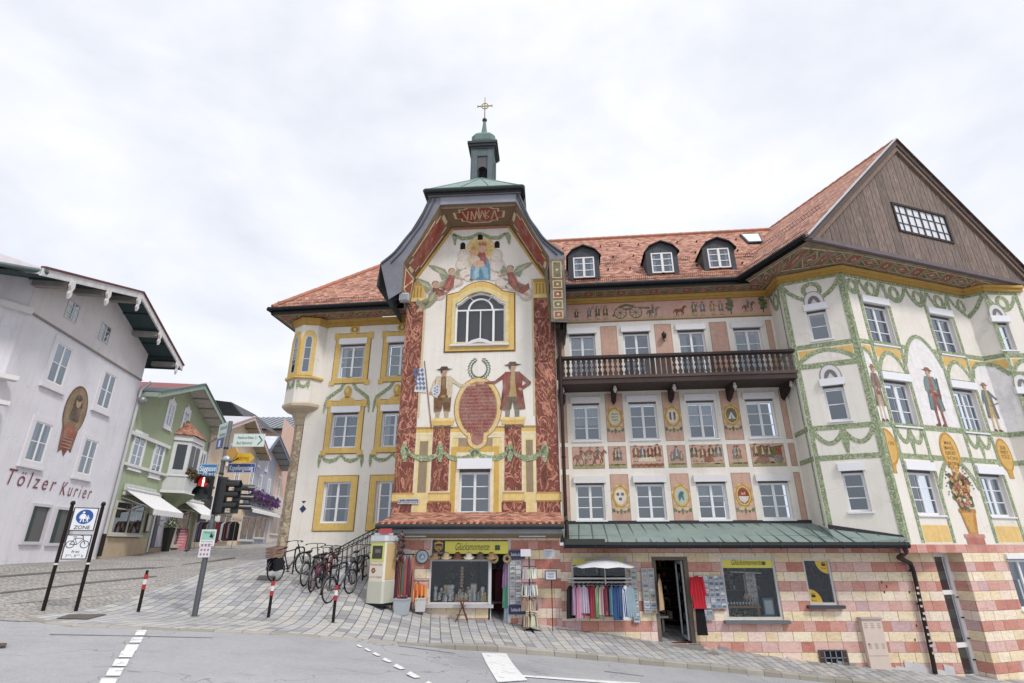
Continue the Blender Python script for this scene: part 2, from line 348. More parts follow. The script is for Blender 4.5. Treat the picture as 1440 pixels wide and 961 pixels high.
def mk_boards():
    m,n,b=newmat('weathered_boards'); uvn=n.nodes.new('ShaderNodeUVMap'); s=n.nodes.new('ShaderNodeSeparateXYZ'); n.links.new(uvn.outputs[0],s.inputs[0])
    uu=math_(n,'DIVIDE',s.outputs[0],.42); cell=math_(n,'FLOOR',uu); fu=math_(n,'FRACT',math_(n,'ADD',uu,400.))
    wn=n.nodes.new('ShaderNodeTexWhiteNoise'); wn.noise_dimensions='1D'; n.links.new(cell,wn.inputs['W'])
    cb=n.nodes.new('ShaderNodeCombineXYZ'); n.links.new(math_(n,'MULTIPLY',s.outputs[0],9.),cb.inputs[0]); n.links.new(math_(n,'ADD',math_(n,'MULTIPLY',s.outputs[1],.9),math_(n,'MULTIPLY',wn.outputs[0],30.)),cb.inputs[1])
    g=noise(n,cb.outputs[0],3.,6.,.7,.6)
    c=ramp(n,g,[(.28,lin((78,62,56))),(.45,lin((118,98,88))),(.6,lin((144,124,112))),(.78,lin((180,162,148)))])
    c=mixc(n,.5,c,ramp(n,wn.outputs[0],[(0,(.62,.6,.6)),(1,(1.25,1.2,1.18))]),'MULTIPLY')
    e=math_(n,'LESS_THAN',fu,.07); lapp=math_(n,'LESS_THAN',math_(n,'ABSOLUTE',math_(n,'SUBTRACT',fu,.5)),.03)
    c=mixc(n,math_(n,'MULTIPLY',e,.85),c,lin((34,24,22))); c=mixc(n,math_(n,'MULTIPLY',lapp,.55),c,lin((60,44,40)))
    n.links.new(c,b.inputs['Base Color']); b.inputs['Roughness'].default_value=.85
    bump(n,b,math_(n,'SUBTRACT',g,math_(n,'MULTIPLY',e,2.)),.5,.012); return m
BOARDS=mk_boards()
WOOD=colmat('dark_stained_wood',.8,0,.25,4.,50.,.3)
def mk_paving(name,wd,ln,rot,cols,joint,jw=.05,bevel=.4):
    m,n,b=newmat(name); co_=objco(n,(1,1,1),rot); s=n.nodes.new('ShaderNodeSeparateXYZ'); n.links.new(co_,s.inputs[0])
    r=math_(n,'DIVIDE',s.outputs[0],wd); row=math_(n,'FLOOR',r); fr=math_(n,'FRACT',math_(n,'ADD',r,300.))
    wn=n.nodes.new('ShaderNodeTexWhiteNoise'); wn.noise_dimensions='1D'; n.links.new(row,wn.inputs['W'])
    nz=noise(n,co_,.9,2.); uu=math_(n,'ADD',math_(n,'ADD',math_(n,'DIVIDE',s.outputs[1],ln),math_(n,'MULTIPLY',wn.outputs[0],3.7)),math_(n,'MULTIPLY',nz,.8))
    cell=math_(n,'FLOOR',uu); fu=math_(n,'FRACT',math_(n,'ADD',uu,300.))
    cb=n.nodes.new('ShaderNodeCombineXYZ'); n.links.new(row,cb.inputs[0]); n.links.new(cell,cb.inputs[1])
    wc=n.nodes.new('ShaderNodeTexWhiteNoise'); wc.noise_dimensions='2D'; n.links.new(cb.outputs[0],wc.inputs['Vector'])
    c=ramp(n,wc.outputs[0],[(i/(len(cols)-1),lin(k)) for i,k in enumerate(cols)])
    g=noise(n,objco(n),14.,6.,.7); c=mixc(n,.6,c,ramp(n,g,[(.25,(.72,.72,.73)),(.5,(1,1,1)),(.8,(1.15,1.14,1.12))]),'MULTIPLY')
    big=noise(n,objco(n),.55,5.,.6); c=mixc(n,.6,c,ramp(n,big,[(.3,(.74,.73,.72)),(.55,(1,1,1)),(.8,(1.12,1.1,1.05))]),'MULTIPLY')
    e=math_(n,'MAXIMUM',math_(n,'LESS_THAN',fr,jw),math_(n,'LESS_THAN',fu,jw*wd/ln))
    c=mixc(n,math_(n,'MULTIPLY',e,.85),c,lin(joint)); n.links.new(c,b.inputs['Base Color']); b.inputs['Roughness'].default_value=.85
    bump(n,b,math_(n,'SUBTRACT',math_(n,'MULTIPLY',g,.5),e),.5,.012); return m
PAVE=mk_paving('granite_slab_paving',.26,.40,R(-7.5),[(140,140,142),(168,168,167),(184,182,178),(156,157,162),(188,183,172),(174,175,178)],(66,62,56),.085)
COBB=mk_paving('small_sett_paving',.12,.14,R(25),[(142,138,134),(170,166,160),(182,176,166),(156,154,154),(174,162,148)],(88,80,70),.16)
def mk_roadpaint():
    m,n,b=newmat('worn_road_paint'); co_=objco(n); g=noise(n,co_,5.,6.,.7); g2=noise(n,co_,60.,3.,.7); c=mixc(n,ramp(n,g,[(.54,(0,0,0)),(.66,(.75,.75,.75))]),lin((226,226,224)),lin((150,150,154))); c=mixc(n,.5,c,ramp(n,g2,[(.3,(.7,.7,.7)),(.55,(1,1,1))]),'MULTIPLY'); n.links.new(c,b.inputs['Base Color']); b.inputs['Roughness'].default_value=.75; return m
def mk_asphalt():
    m,n,b=newmat('asphalt'); co_=objco(n); g=noise(n,co_,130.,3.,.7); g2=noise(n,co_,.45,5.,.6); g3=noise(n,co_,9.,4.,.6)
    c=ramp(n,g,[(.3,lin((122,122,124))),(.5,lin((160,160,162))),(.72,lin((204,204,206)))])
    c=mixc(n,.7,c,ramp(n,g2,[(.3,(.72,.72,.73)),(.48,(.96,.96,.96)),(.6,(1.03,1.03,1.03)),(.75,(1.18,1.17,1.14))]),'MULTIPLY')
    c=mixc(n,.4,c,ramp(n,g3,[(.3,(.86,.86,.86)),(.6,(1.05,1.05,1.05))]),'MULTIPLY')
    v=n.nodes.new('ShaderNodeTexVoronoi'); v.feature='DISTANCE_TO_EDGE'; wv=n.nodes.new('ShaderNodeVectorMath'); wv.operation='ADD'; cbn=n.nodes.new('ShaderNodeTexNoise'); n.links.new(co_,cbn.inputs['Vector']); cbn.inputs['Scale'].default_value=1.7; n.links.new(co_,wv.inputs[0]); n.links.new(cbn.outputs['Color'],wv.inputs[1]); n.links.new(wv.outputs[0],v.inputs['Vector']); v.inputs['Scale'].default_value=.28
    cr_=math_(n,'MULTIPLY',math_(n,'LESS_THAN',v.outputs['Distance'],.0035),.5); c=mixc(n,cr_,c,lin((84,84,88)))
    sp=noise(n,objco(n,(1,2.4,1),.3),1.1,4.,.7); c=mixc(n,math_(n,'MULTIPLY',ramp(n,sp,[(.60,(0,0,0)),(.68,(1,1,1))]),.22),c,lin((96,96,98))); n.links.new(c,b.inputs['Base Color']); b.inputs['Roughness'].default_value=.88; bump(n,b,g,.7,.008); return m
ASPH=mk_asphalt()
def mk_rubble():
    m,n,b=newmat('rubble_quoin_stone'); co_=objco(n,(1,1,1.6)); v=n.nodes.new('ShaderNodeTexVoronoi'); n.links.new(co_,v.inputs['Vector']); v.inputs['Scale'].default_value=4.2
    v2=n.nodes.new('ShaderNodeTexVoronoi'); v2.feature='DISTANCE_TO_EDGE'; n.links.new(co_,v2.inputs['Vector']); v2.inputs['Scale'].default_value=4.2
    c=ramp(n,v.outputs['Color'],[(0,lin((150,128,104))),(.4,lin((184,160,130))),(.7,lin((200,182,152))),(1,lin((164,146,130)))])
    g=noise(n,objco(n),22.,5.,.7); c=mixc(n,.6,c,ramp(n,g,[(.3,(.66,.64,.62)),(.6,(1.1,1.1,1.1))]),'MULTIPLY')
    e=math_(n,'LESS_THAN',v2.outputs['Distance'],.05); c=mixc(n,math_(n,'MULTIPLY',e,.6),c,lin((112,98,82)))
    n.links.new(c,b.inputs['Base Color']); b.inputs['Roughness'].default_value=.95; bump(n,b,math_(n,'SUBTRACT',g,e),.7,.03); return m
RUBBLE=mk_rubble()
def mk_glass(name='window_glass',tint=(.78,.84,.9),fac=.55):
    m,n,b=newmat(name); n.nodes.remove(b); o_=[x for x in n.nodes if x.type=='OUTPUT_MATERIAL'][0]
    t=NN(n,'ShaderNodeBsdfTransparent',iColor=(*tint,1)); g=NN(n,'ShaderNodeBsdfGlossy',iColor=(.82,.91,1,1),iRoughness=.03)
    ns=noise(n,objco(n),1.2,2.); bp=NN(n,'ShaderNodeBump',iHeight=ns,iStrength=.12,iDistance=.05); n.links.new(bp.outputs[0],g.inputs['Normal'])
    fr=NN(n,'ShaderNodeFresnel',iIOR=1.52); f=math_(n,'MINIMUM',math_(n,'ADD',math_(n,'MULTIPLY',fr.outputs[0],1.5),fac-.4),1.)
    mx_=NN(n,'ShaderNodeMixShader',i0=f,i1=t.outputs[0],i2=g.outputs[0]); n.links.new(mx_.outputs[0],o_.inputs[0]); return m
GLASS=mk_glass(fac=.52); SHOPGLASS=mk_glass('shop_window_glass',(.92,.95,.96),.41)
def mk_emit(name,c,st):
    m,n,b=newmat(name); b.inputs['Base Color'].default_value=(*lin(c),1); b.inputs['Emission Color'].default_value=(*lin(c),1); b.inputs['Emission Strength'].default_value=st; return m
# ---------------------------------------------------------------- terrain
GP=[(0,0,0),(-8,-4,.2),(8,-4,-.7),(-8,5,.15),(8,4,-.9),(0,8,-.25),(-6,8,.05),(8,8,-1.15),(-2.63,17.5,-.22),(-.54,17.5,-.55),(1.32,17.5,-.74),(2.96,17.5,-.92),(4.29,17.5,-1.10),(5.62,17.5,-1.26),(7,17.5,-1.39),
(8.85,17.5,-1.62),(10.2,17.5,-1.72),(12.8,17.4,-1.97),(16.,17.6,-2.2),(24,19,-3.1),(14,12,-2.0),(22,10,-3.0),(-8,11,.24),(-4.75,12,0),(-1.2,13.6,-.55),(-3.1,12.8,-.25),(1.1,14.7,-.9),(3.86,15.6,-1.2),(7.1,16.2,-1.6),(9.1,16.5,-1.83),
(-5.8,14.5,-.03),(-4.2,14.3,-.12),(-8.7,14,.14),(-10,13,.27),(-7.4,14,.05),(-6.9,18,.71),(-8.6,22,1.2),(-3.95,16.8,.15),(-4.5,17.3,.35),(-4,21,.9),(-16.6,18.9,1.03),(-17.5,24.5,1.08),(-19,33.8,1.47),(-22,52,1.87),
(-20,90,3),(0,60,3),(30,45,-2.5),(-30,10,1.3),(-11.2,22,.8),(-12,17.5,.58),(-12.5,13,.45),(-9.6,10.5,.3),(-18,8,.5),(0,-30,0),(40,0,-5),(-40,0,1.5),(-40,60,3),(40,90,-1)]
_P=np.array(GP,float); _X=_P[:,:2]; _n=len(_P)
def _k(r): 
    r=np.maximum(r,1e-9); return r*r*np.log(r)
_A=np.zeros((_n+3,_n+3)); _A[:_n,:_n]=_k(np.linalg.norm(_X[:,None]-_X[None],axis=2))+np.eye(_n)*.05; _A[:_n,_n]=1;_A[:_n,_n+1:]=_X; _A[_n,:_n]=1;_A[_n+1:,:_n]=_X.T
_W=np.linalg.solve(_A,np.concatenate([_P[:,2],np.zeros(3)]))
def gz(x,y):
    r=_k(np.hypot(_X[:,0]-x,_X[:,1]-y)); return float(r@_W[:_n]+_W[_n]+_W[_n+1]*x+_W[_n+2]*y)
def gz_far(x,y):
    d=math.hypot(x+2,y-20); t=min(max((d-60)/80,0),1); 
    if t==0: return gz(x,y)
    k=min(1,100/d); return gz((x)*k,(y)*k)*(1-t)+t*0
def gp(px,py,dz=0):
    d=ray(px,py); lo=None; t=6.
    prev=None
    while t<130:
        q=O+d*t; h=q[2]-gz(q[0],q[1])-dz
        if h<0:
            a,b_=t-.25,t
            for _ in range(24):
                m_=(a+b_)/2; q=O+d*m_
                if q[2]-gz(q[0],q[1])-dz<0: b_=m_
                else: a=m_
            return O+d*b_
        t+=.25
    return O+d*40
def axis(a,b,fa,fb,st):
    v=list(np.arange(fa,fb+.01,st)); x=fa-st*2
    l=[];s_=st*2
    while x>a: l.append(x); s_*=1.6; x-=s_
    l.append(a); r=[];x=fb+st*2;s_=st*2
    while x<b: r.append(x); s_*=1.6; x+=s_
    r.append(b); return l[::-1]+v+r
def grid(mb,xs,ys,zf,mask=None):
    idx={};vs=[];fs=[]
    for j,y in enumerate(ys):
        for i,x in enumerate(xs): vs.append((x,y,zf(x,y)))
    n=len(xs)
    for j in range(len(ys)-1):
        for i in range(n-1): fs.append((j*n+i,j*n+i+1,(j+1)*n+i+1,(j+1)*n+i))
    mb.mesh(vs,fs,smooth=True)
mb=MB(); grid(mb,axis(-1500,1500,-26,24,.8),axis(-600,1500,-4,60,.8),gz_far)
mb.build('road',ASPH,kind='structure')
# kerb line, left to right (foot positions on the terrain)
KPX=[(34,869),(42,872.5),(62,877),(100,881),(200,885),(300,889),(380,892),(450,897),(510,902),(560,906),(600,910),(640,914),(700,917),(780,924),(900,935),(1000,944),(1100,954),(1200,964),(1290,973)]
KP=[gp(*p) for p in KPX]; KP.append(Vector((14.5,17.0,gz(14.5,17.)))); KP.append(Vector((19,17.8,gz(19,17.8))))
def kz(i):   # height of the kerb top above the road: dropped at the left, a real step at the right
    x=KPX[i][0] if i<len(KPX) else 1300
    return .015+.105*min(max((x-590)/60,0),1)
def interp(pts,hs,step):
    o=[];h=[]
    for a,b,ha,hb in zip(pts,pts[1:],hs,hs[1:]):
        n=max(1,int((b-a).length/step))
        for k in range(n): o.append(a.lerp(b,k/n)); h.append(ha+(hb-ha)*k/n)
    o.append(pts[-1]);h.append(hs[-1]); return o,h
KL,KH=interp(KP,[kz(i) for i in range(len(KP))],.45)
def sheet(name,mat,front,fh,backf,rows,dz):
    vs=[];n=len(front)
    for k in range(rows+1):
        t=(k/rows)**1.5
        for p,h in zip(front,fh):
            b_=backf(p); q=p.lerp(b_,t); hh=h
            vs.append((q[0],q[1],gz(q[0],q[1])+hh+dz))
    mb=MB(); mb.mesh(vs,[(k*n+i,k*n+i+1,(k+1)*n+i+1,(k+1)*n+i) for k in range(rows) for i in range(n-1)],smooth=True)
    return mb.build(name,mat,kind='structure')
def back_pave(p):
    # left edge of the slabs runs from the kerb nose up the street; right end behind the shop wall
    if p[0]<-2.5:
        e0=gp(385,772); s_=(p[0]-KP[0][0])/(-2.5-KP[0][0]); return Vector((-10.6+(8.6)*s_,27.,0))
    return Vector((p[0]+.5,19.4 if p[0]>-1 else 23,0))
sheet('pavement',PAVE,[p+Vector((0,.14,0)) for p in KL],KH,back_pave,40,.006)
# small-sett street going up to the left
NS=[gp(-60,862),gp(-20,868),gp(10,870),gp(26,868)]
def cob():
    xs=list(np.arange(-34,-1.9,.8)); ys=list(np.arange(9.5,22,.8))+list(np.arange(22,95,2.5))
    mb=MB(); vs=[];n=len(xs)
    def front(x):
        return 11.25+.0*x if x<-9.0 else 11.9+(x+9.0)*.4
    for y in ys:
        for x in xs:
            y2=max(y,front(x)); vs.append((x,y2,gz(x,y2)+(.009 if x<-9.0 else .009)))
    fs=[(j*n+i,j*n+i+1,(j+1)*n+i+1,(j+1)*n+i) for j in range(len(ys)-1) for i in range(n-1) if vs[j*n+i][1]<vs[(j+1)*n+i][1]-1e-4 or vs[j*n+i+1][1]<vs[(j+1)*n+i+1][1]-1e-4]
    mb.mesh(vs,fs,smooth=True); return mb.build('cobbled_street',COBB,kind='structure')
cob()
def kerbstones():
    mb=MB(); pts,hs=interp(KP,[kz(i) for i in range(len(KP))],.5)
    for k,(a,b,ha,hb) in enumerate(zip(pts,pts[1:],hs,hs[1:])):
        d=(b-a); d[2]=0; d.normalize(); nrm=Vector((-d[1],d[0],0))
        a2=a+d*.006; b2=b-d*.006; wd=.15
        j=random.uniform(-.006,.006); v=random.randint(-14,10); col=(158+v,152+v,140+v)
        def pt(p,h,off,z): q=p+nrm*off; return (q[0],q[1],gz(q[0],q[1])+z)
        vs=[pt(a2,ha,-.01+j,-.1),pt(b2,hb,-.01+j,-.1),pt(b2,hb,.0+j,hb-.012),pt(a2,ha,.0+j,ha-.012),pt(a2,ha,.02,ha+.01),pt(b2,hb,.02,hb+.01),pt(b2,hb,wd,hb+.012),pt(a2,ha,wd,ha+.012)]
        mb.mesh(vs,[(0,1,2,3),(3,2,5,4),(4,5,6,7),(0,3,4,7),(1,6,5,2)],col)
    mb.build('kerb',STONE,kind='structure')
kerbstones()
def gsheet(mb,quad,dz,col,n=4):
    """small sheet that follows the terrain; quad given on the picture, laid on the ground"""
    q=[gp(*p) for p in quad]
    vs=[]
    for j in range(n+1):
        for i in range(n+1):
            a=q[0].lerp(q[1],i/n); b_=q[3].lerp(q[2],i/n); p=a.lerp(b_,j/n); vs.append((p[0],p[1],gz(p[0],p[1])+dz))
    m_=n+1; mb.mesh(vs,[(j*m_+i,j*m_+i+1,(j+1)*m_+i+1,(j+1)*m_+i) for j in range(n) for i in range(n)],col)
ROADP=mk_roadpaint()
mb=MB(); wc_=(214,214,214)
for a,b in [((191,890),(205,890)),((184,900),(200,900)),((176,911),(194,911)),((169,920),(188,920)),((160,932),(180,932)),((151,945),(172,945)),((140,960),(163,960))]:
    (x0,y),(x1,_)=a,b; h=(y-880)*.04+4.2; gsheet(mb,[(x0-h*.45,y+h),(x1-h*.5,y+h),(x1+h*.3,y-h*.6),(x0+h*.35,y-h*.6)],.012,wc_,2)
for (x,y) in [(503,908),(514,913),(526,919),(540,927),(556,936),(575,947),(600,961)]:
    s=(y-880)/34; gsheet(mb,[(x-2*s,y+1.2*s),(x+4*s,y+4*s),(x+8.5*s,y+3.4*s),(x+1*s,y-.8*s)],.012,wc_,2)
gsheet(mb,[(700,961),(742,958),(712,920),(677,919)],.012,wc_,6)
gsheet(mb,[(735,953),(735,950.5),(900,961),(900,965)],.012,wc_,6)
mb.build('road_marking',ROADP,kind='structure')
# thin tar joints in the asphalt
mb=MB()
gsheet(mb,[(560,909),(560,908),(640,919),(640,919.7)],.006,(124,124,128),4); gsheet(mb,[(70,893),(70,892),(300,897),(300,897.6)],.006,(134,134,138),4); gsheet(mb,[(850,945),(850,944),(905,951),(905,951.8)],.006,(116,116,120),4)
mb.build('tar_joint',MATTE,kind='structure')
mb=MB()
for a,b in (((0,836),(120,822)),((120,822),(220,812)),((0,813),(150,803)),((150,803),(330,786))): gsheet(mb,[a,b,(b[0],b[1]-1.6),(a[0],a[1]-2.2)],.02,(104,98,92),6)
mb.build('drain_channel',STONE,kind='structure')
mb=MB(); gsheet(mb,[(90,843),(150,838),(158,832),(102,835)],.02,(196,172,146),4); gsheet(mb,[(240,826),(300,820),(300,815),(246,819)],.02,(150,146,140),4); gsheet(mb,[(18,850),(70,846),(72,840),(24,843)],.02,(188,174,156),4); mb.build('repaired_patch',COBB,kind='structure')
# ---------------------------------------------------------------- wall helpers
def facade(name,pl,u0,u1,z0,z1,ops,mat,parent,dp=.28,col=(232,226,216),d=0):
    """wall with real openings and their reveals"""
    us=sorted(set([u0,u1]+[x for o in ops for x in o[:2] if u0<x<u1])); zs=sorted(set([z0,z1]+[x for o in ops for x in o[2:4] if z0<x<z1]))
    mb=MB()
    for a,b in zip(us,us[1:]):
        for c,e_ in zip(zs,zs[1:]):
            mu,mz=(a+b)/2,(c+e_)/2
            if any(o[0]<mu<o[1] and o[2]<mz<o[3] for o in ops): continue
            mb.q(pl,a,b,c,e_,d,col)
    for (a,b,c,e_) in [o[:4] for o in ops]:
        for (p,q) in (((a,c),(a,e_)),((b,e_),(b,c)),((a,e_),(b,e_)),((b,c),(a,c))):
            mb.poly([pl.P(*p,d),pl.P(*q,d),pl.P(*q,d-dp),pl.P(*p,d-dp)],col,[p,q,(q[0]+dp,q[1]),(p[0]+dp,p[1])])
    # backing so that no light leaks through the wall
    return mb.build(name,mat,parent)
NWIN=[0]
def window(parent,pl,u0,u1,z0,z1,cols=2,rows=3,box=True,d=0,rec=.14,fw=.07,curtain='side',sill=True,trim=0,boxh=.3,name='window',wcol=(232,234,238),tilt=0,mull=.085,boxcol=(236,237,242)):
    """casement: frame > pane, curtain, sill, roller_shutter_box"""
    NWIN[0]+=1; rnd=random.Random(NWIN[0]*13+5)
    D=d-rec
    mb=MB()
    zt=z1-(boxh*.35 if box else 0)
    mb.wbox(pl,u0,u0+fw,z0,zt,D-.05,D+.02,wcol); mb.wbox(pl,u1-fw,u1,z0,zt,D-.05,D+.02,wcol)
    mb.wbox(pl,u0+fw,u1-fw,z0,z0+fw,D-.05,D+.018,wcol); mb.wbox(pl,u0+fw,u1-fw,zt-fw,zt,D-.05,D+.018,wcol)
    gu0,gu1,gz0,gz1=u0+fw,u1-fw,z0+fw,zt-fw
    if cols==2: mb.wbox(pl,(u0+u1)/2-mull/2,(u0+u1)/2+mull/2,gz0,gz1,D-.05,D+.028,wcol)
    hs=[gz0+(gz1-gz0)*k/rows for k in range(1,rows)]
    for z in hs: mb.wbox(pl,gu0,(u0+u1)/2-mull/2 if cols==2 else gu1,z-.015,z+.015,D-.02,D+.012,wcol)
    if cols==2:
        for z in hs: mb.wbox(pl,(u0+u1)/2+mull/2,gu1,z-.015,z+.015,D-.02,D+.012,wcol)
    fr=mb.build(name,WHITEF,parent)
    g=MB(); g.q(pl,gu0,gu1,gz0,gz1,D-.015,(255,255,255)); g.build('pane',GLASS,fr)
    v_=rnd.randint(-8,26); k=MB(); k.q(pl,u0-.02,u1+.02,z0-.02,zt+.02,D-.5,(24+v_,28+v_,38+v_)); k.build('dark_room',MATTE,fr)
    if curtain:
        c=MB(); cw=(gu1-gu0)
        def cur(a,b,zb,col):
            n=max(3,int((b-a)/.05)); pts=[(a+(b-a)*i/n,(.018 if i%2 else -.018)) for i in range(n+1)]
            for (x0,o0),(x1,o1) in zip(pts,pts[1:]): c.poly([pl.P(x0,zb,D-.12+o0),pl.P(x1,zb,D-.12+o1),pl.P(x1,gz1,D-.12+o1),pl.P(x0,gz1,D-.12+o0)],col)
        cc=(178+rnd.randint(-16,20),)*3
        m=rnd.random()
        if curtain=='none' or rnd.random()<.3: pass
        elif curtain=='full' or m<.25: cur(gu0,gu1,gz0,(88,98,114))
        elif m<.8:
            t=rnd.uniform(.16,.34); cur(gu0,gu0+cw*t,gz0,cc); cur(gu1-cw*rnd.uniform(.1,.3),gu1,gz0,cc)
        else: cur(gu0,gu1,gz0+(gz1-gz0)*rnd.uniform(.35,.6),cc)
        if c.f: c.build('curtain',FABRIC,fr)
    if sill:
        s=MB(); s.wbox(pl,u0-.05,u1+.05,z0-.055,z0-.005,D+.0,d+.05,wcol); s.build('sill',WHITEF,fr)
    if box:
        b=MB(); b.wbox(pl,u0-.07,u1+.07,z1-.02,z1+boxh,d-.02,d+.085,boxcol); b.wbox(pl,u0-.01,u1+.01,z1-boxh*.35,z1-.02,D+.01,D+.05,(90,88,86)); b.build('roller_shutter_box',WHITEF,fr)
    return fr
def winpx(pl,xl,xr,yt,yb):
    xc=(xl+xr)/2;ym=(yt+yb)/2; uc,_=pl.uv(xc,ym); ua,_=pl.uv(xl,ym);ub,_=pl.uv(xr,ym); _,zt=pl.uv(xc,yt);_,zb=pl.uv(xc,yb)
    return uc,(ub-ua),zb,zt
def rowwin(pl,cx,y,wd,ht): # centre on picture -> opening rectangle
    u,z=pl.uv(cx,y); return (u-wd/2,u+wd/2,z-ht/2,z+ht/2)
# painted people, about 1 unit high, (x,z); facing right unless flipped
def pfig(mb,pl,u,z,h,d,coat=(150,80,70),legs=(140,120,90),hat=(110,60,50),skin=(206,160,130),shirt=(214,200,160),stk=(190,170,140),flip=1,arms='down',shoe=(110,70,55),long=True,slim=1.):
    def T(pts,c,k): mb.pp(pl,[(u+flip*x*h*slim,z+y*h) for x,y in pts][::flip],d+k*.0012,c)
    lo=tuple(int(a*.72) for a in coat); hi=tuple(min(255,int(a*1.18)) for a in coat)
    T([(-.11,.0),(-.02,.0),(-.0,.02),(-.045,.05),(-.035,.26),(-.02,.4),(-.11,.4),(-.095,.2)],stk,0)
    T([(.03,.0),(.13,.0),(.14,.02),(.085,.05),(.09,.26),(.1,.4),(.01,.4),(.03,.2)],stk,0)
    T([(-.115,0),(-.0,0),(.0,.022),(-.05,.045),(-.1,.04)],shoe,1); T([(.03,0),(.15,0),(.15,.022),(.09,.045),(.035,.04)],shoe,1)
    T([(-.12,.26),(-.02,.27),(.0,.4),(.02,.27),(.11,.27),(.12,.52),(-.13,.52)],legs,2)
    if long: T([(-.17,.27),(-.1,.25),(-.06,.4),(-.03,.6),(-.03,.84),(-.1,.83),(-.13,.6)],coat,3); T([(.17,.27),(.1,.26),(.06,.42),(.04,.6),(.04,.84),(.11,.83),(.13,.6)],coat,3); T([(-.17,.27),(-.14,.26),(-.12,.5),(-.13,.6)],lo,4); T([(.16,.27),(.17,.27),(.13,.6),(.12,.58)],lo,4)
    T([(-.06,.46),(.06,.46),(.06,.84),(-.05,.84)],shirt,3)
    T([(-.125,.5),(-.055,.48),(-.03,.7),(-.02,.85),(-.1,.85),(-.135,.78)],coat,5); T([(.125,.5),(.055,.48),(.035,.7),(.03,.85),(.1,.85),(.135,.78)],coat,5)
    T([(-.125,.55),(-.1,.54),(-.09,.8),(-.12,.8)],hi,6)
    if arms=='hip':
        T([(.1,.84),(.14,.8),(.25,.68),(.24,.64),(.13,.56),(.1,.6),(.19,.67),(.1,.74)],coat,6); T([(.1,.6),(.14,.57),(.1,.55),(.07,.58)],skin,7)
        T([(-.1,.84),(-.13,.74),(-.24,.66),(-.38,.66),(-.38,.7),(-.24,.71),(-.14,.8)],coat,6); T([(-.38,.655),(-.46,.66),(-.47,.7),(-.38,.705)],skin,7)
    elif arms=='out':
        T([(.1,.84),(.13,.74),(.24,.66),(.38,.67),(.38,.71),(.24,.71),(.14,.8)],coat,6); T([(.38,.665),(.46,.67),(.47,.71),(.38,.715)],skin,7)
        T([(-.1,.84),(-.15,.76),(-.19,.6),(-.15,.58),(-.11,.7)],coat,6); T([(-.19,.6),(-.15,.58),(-.16,.54),(-.2,.56)],skin,7)
    elif arms=='up':
        for s_ in(-1,1): T([(s_*.1,.84),(s_*.12,.78),(s_*.24,.86),(s_*.27,1.0),(s_*.23,1.0),(s_*.2,.9)][::s_],coat,6)
    else:
        T([(-.1,.84),(-.15,.76),(-.17,.6),(-.08,.55),(-.06,.58),(-.12,.64),(-.1,.72)],coat,6); T([(.1,.84),(.15,.76),(.17,.6),(.08,.52),(.06,.56),(.12,.62),(.1,.72)],coat,6)
        T([(-.07,.55),(.0,.57),(.0,.6),(-.07,.6)],skin,7); T([(.07,.52),(.0,.53),(.01,.57),(.07,.57)],skin,7)
    T([(-.03,.84),(.03,.84),(.03,.88),(-.03,.88)],skin,6)
    mb.ell(pl,u+flip*.005*h,z+.915*h,.045*h,.055*h,d+.0095,skin,12)
    T([(-.045,.9),(-.05,.95),(-.02,.97),(.0,.955),(-.02,.94),(-.03,.89)],tuple(int(a*.6) for a in hat),8)
    if hat:
        T([(-.12,.955),(-.05,.94),(.05,.945),(.13,.965),(.06,.975),(.04,1.01),(-.04,1.01),(-.06,.975)],hat,9)
def phorse(mb,pl,u,z,h,d,c=(140,80,55),flip=1,rider=None):
    def T(pts,cc,k): mb.pp(pl,[(u+flip*x*h,z+y*h) for x,y in pts][::flip],d+k*.0012,cc)
    dk=tuple(int(a*.65) for a in c)
    T([(-.42,.62),(-.5,.5),(-.52,.28),(-.47,.3),(-.42,.5)],dk,0)
    for xs in ([(-.34,.45),(-.28,.25),(-.36,.0),(-.31,.0),(-.22,.24),(-.22,.45)],[(-.3,.45),(-.17,.24),(-.14,.0),(-.09,.0),(-.12,.26),(-.18,.45)],[(.2,.45),(.3,.26),(.22,.12),(.27,.1),(.36,.28),(.3,.5)],[(.14,.45),(.15,.24),(.1,.0),(.16,.0),(.21,.24),(.24,.45)]): T(xs,dk if xs[0][0] in(-.34,.2) else c,1)
    T([(-.42,.6),(-.38,.42),(-.1,.38),(.2,.4),(.34,.5),(.36,.66),(.25,.72),(-.05,.66),(-.3,.7)],c,2)
    T([(.22,.66),(.36,.56),(.48,.82),(.6,.74),(.63,.79),(.52,.95),(.47,1.),(.4,.95),(.3,.8)],c,3); T([(.2,.7),(.4,.97),(.44,.95),(.32,.74)],dk,4)
    if rider:
        T([(-.05,.68),(.08,.68),(.1,.5),(.16,.32),(.22,.32),(.2,.55),(.14,.72)],(200,180,150),4)
        T([(-.08,.66),(.12,.68),(.1,1.0),(-.06,1.0)],rider,5); T([(.08,.95),(.28,.82),(.28,.78),(.07,.86)],rider,6)
        mb.ell(pl,u+flip*.02*h,z+1.06*h,.05*h,.06*h,d+.008,(200,150,120),10); T([(-.1,1.1),(.14,1.1),(.06,1.16),(-.03,1.16)],dk,8)
# ---------------------------------------------------------------- the painted corner building
B=PL(0,17.5,90);T=PL(0,18.6,94);M=PL(2,19.6,95.8);W=PL(-4,21.3,97);R1=PL(9.94,17.65,116.3);R2=PL(11.7,16.78,71.8)
R0=PL(10.07,18.80,186.6);R3=PL(17.5,18.69,130.2);R4=PL(17.97,18.29,87.4)
bld=thing('painted_building','long building with fresco painted walls, red tiled roofs, bell turret and dark wooden gable','building',(2,18.5,-.7))
CREAM=(238,231,219);SALM=(212,166,144);YEL=(232,190,96);YEL2=(236,200,112);OFFW=(236,228,216)
WC=(240,238,238)
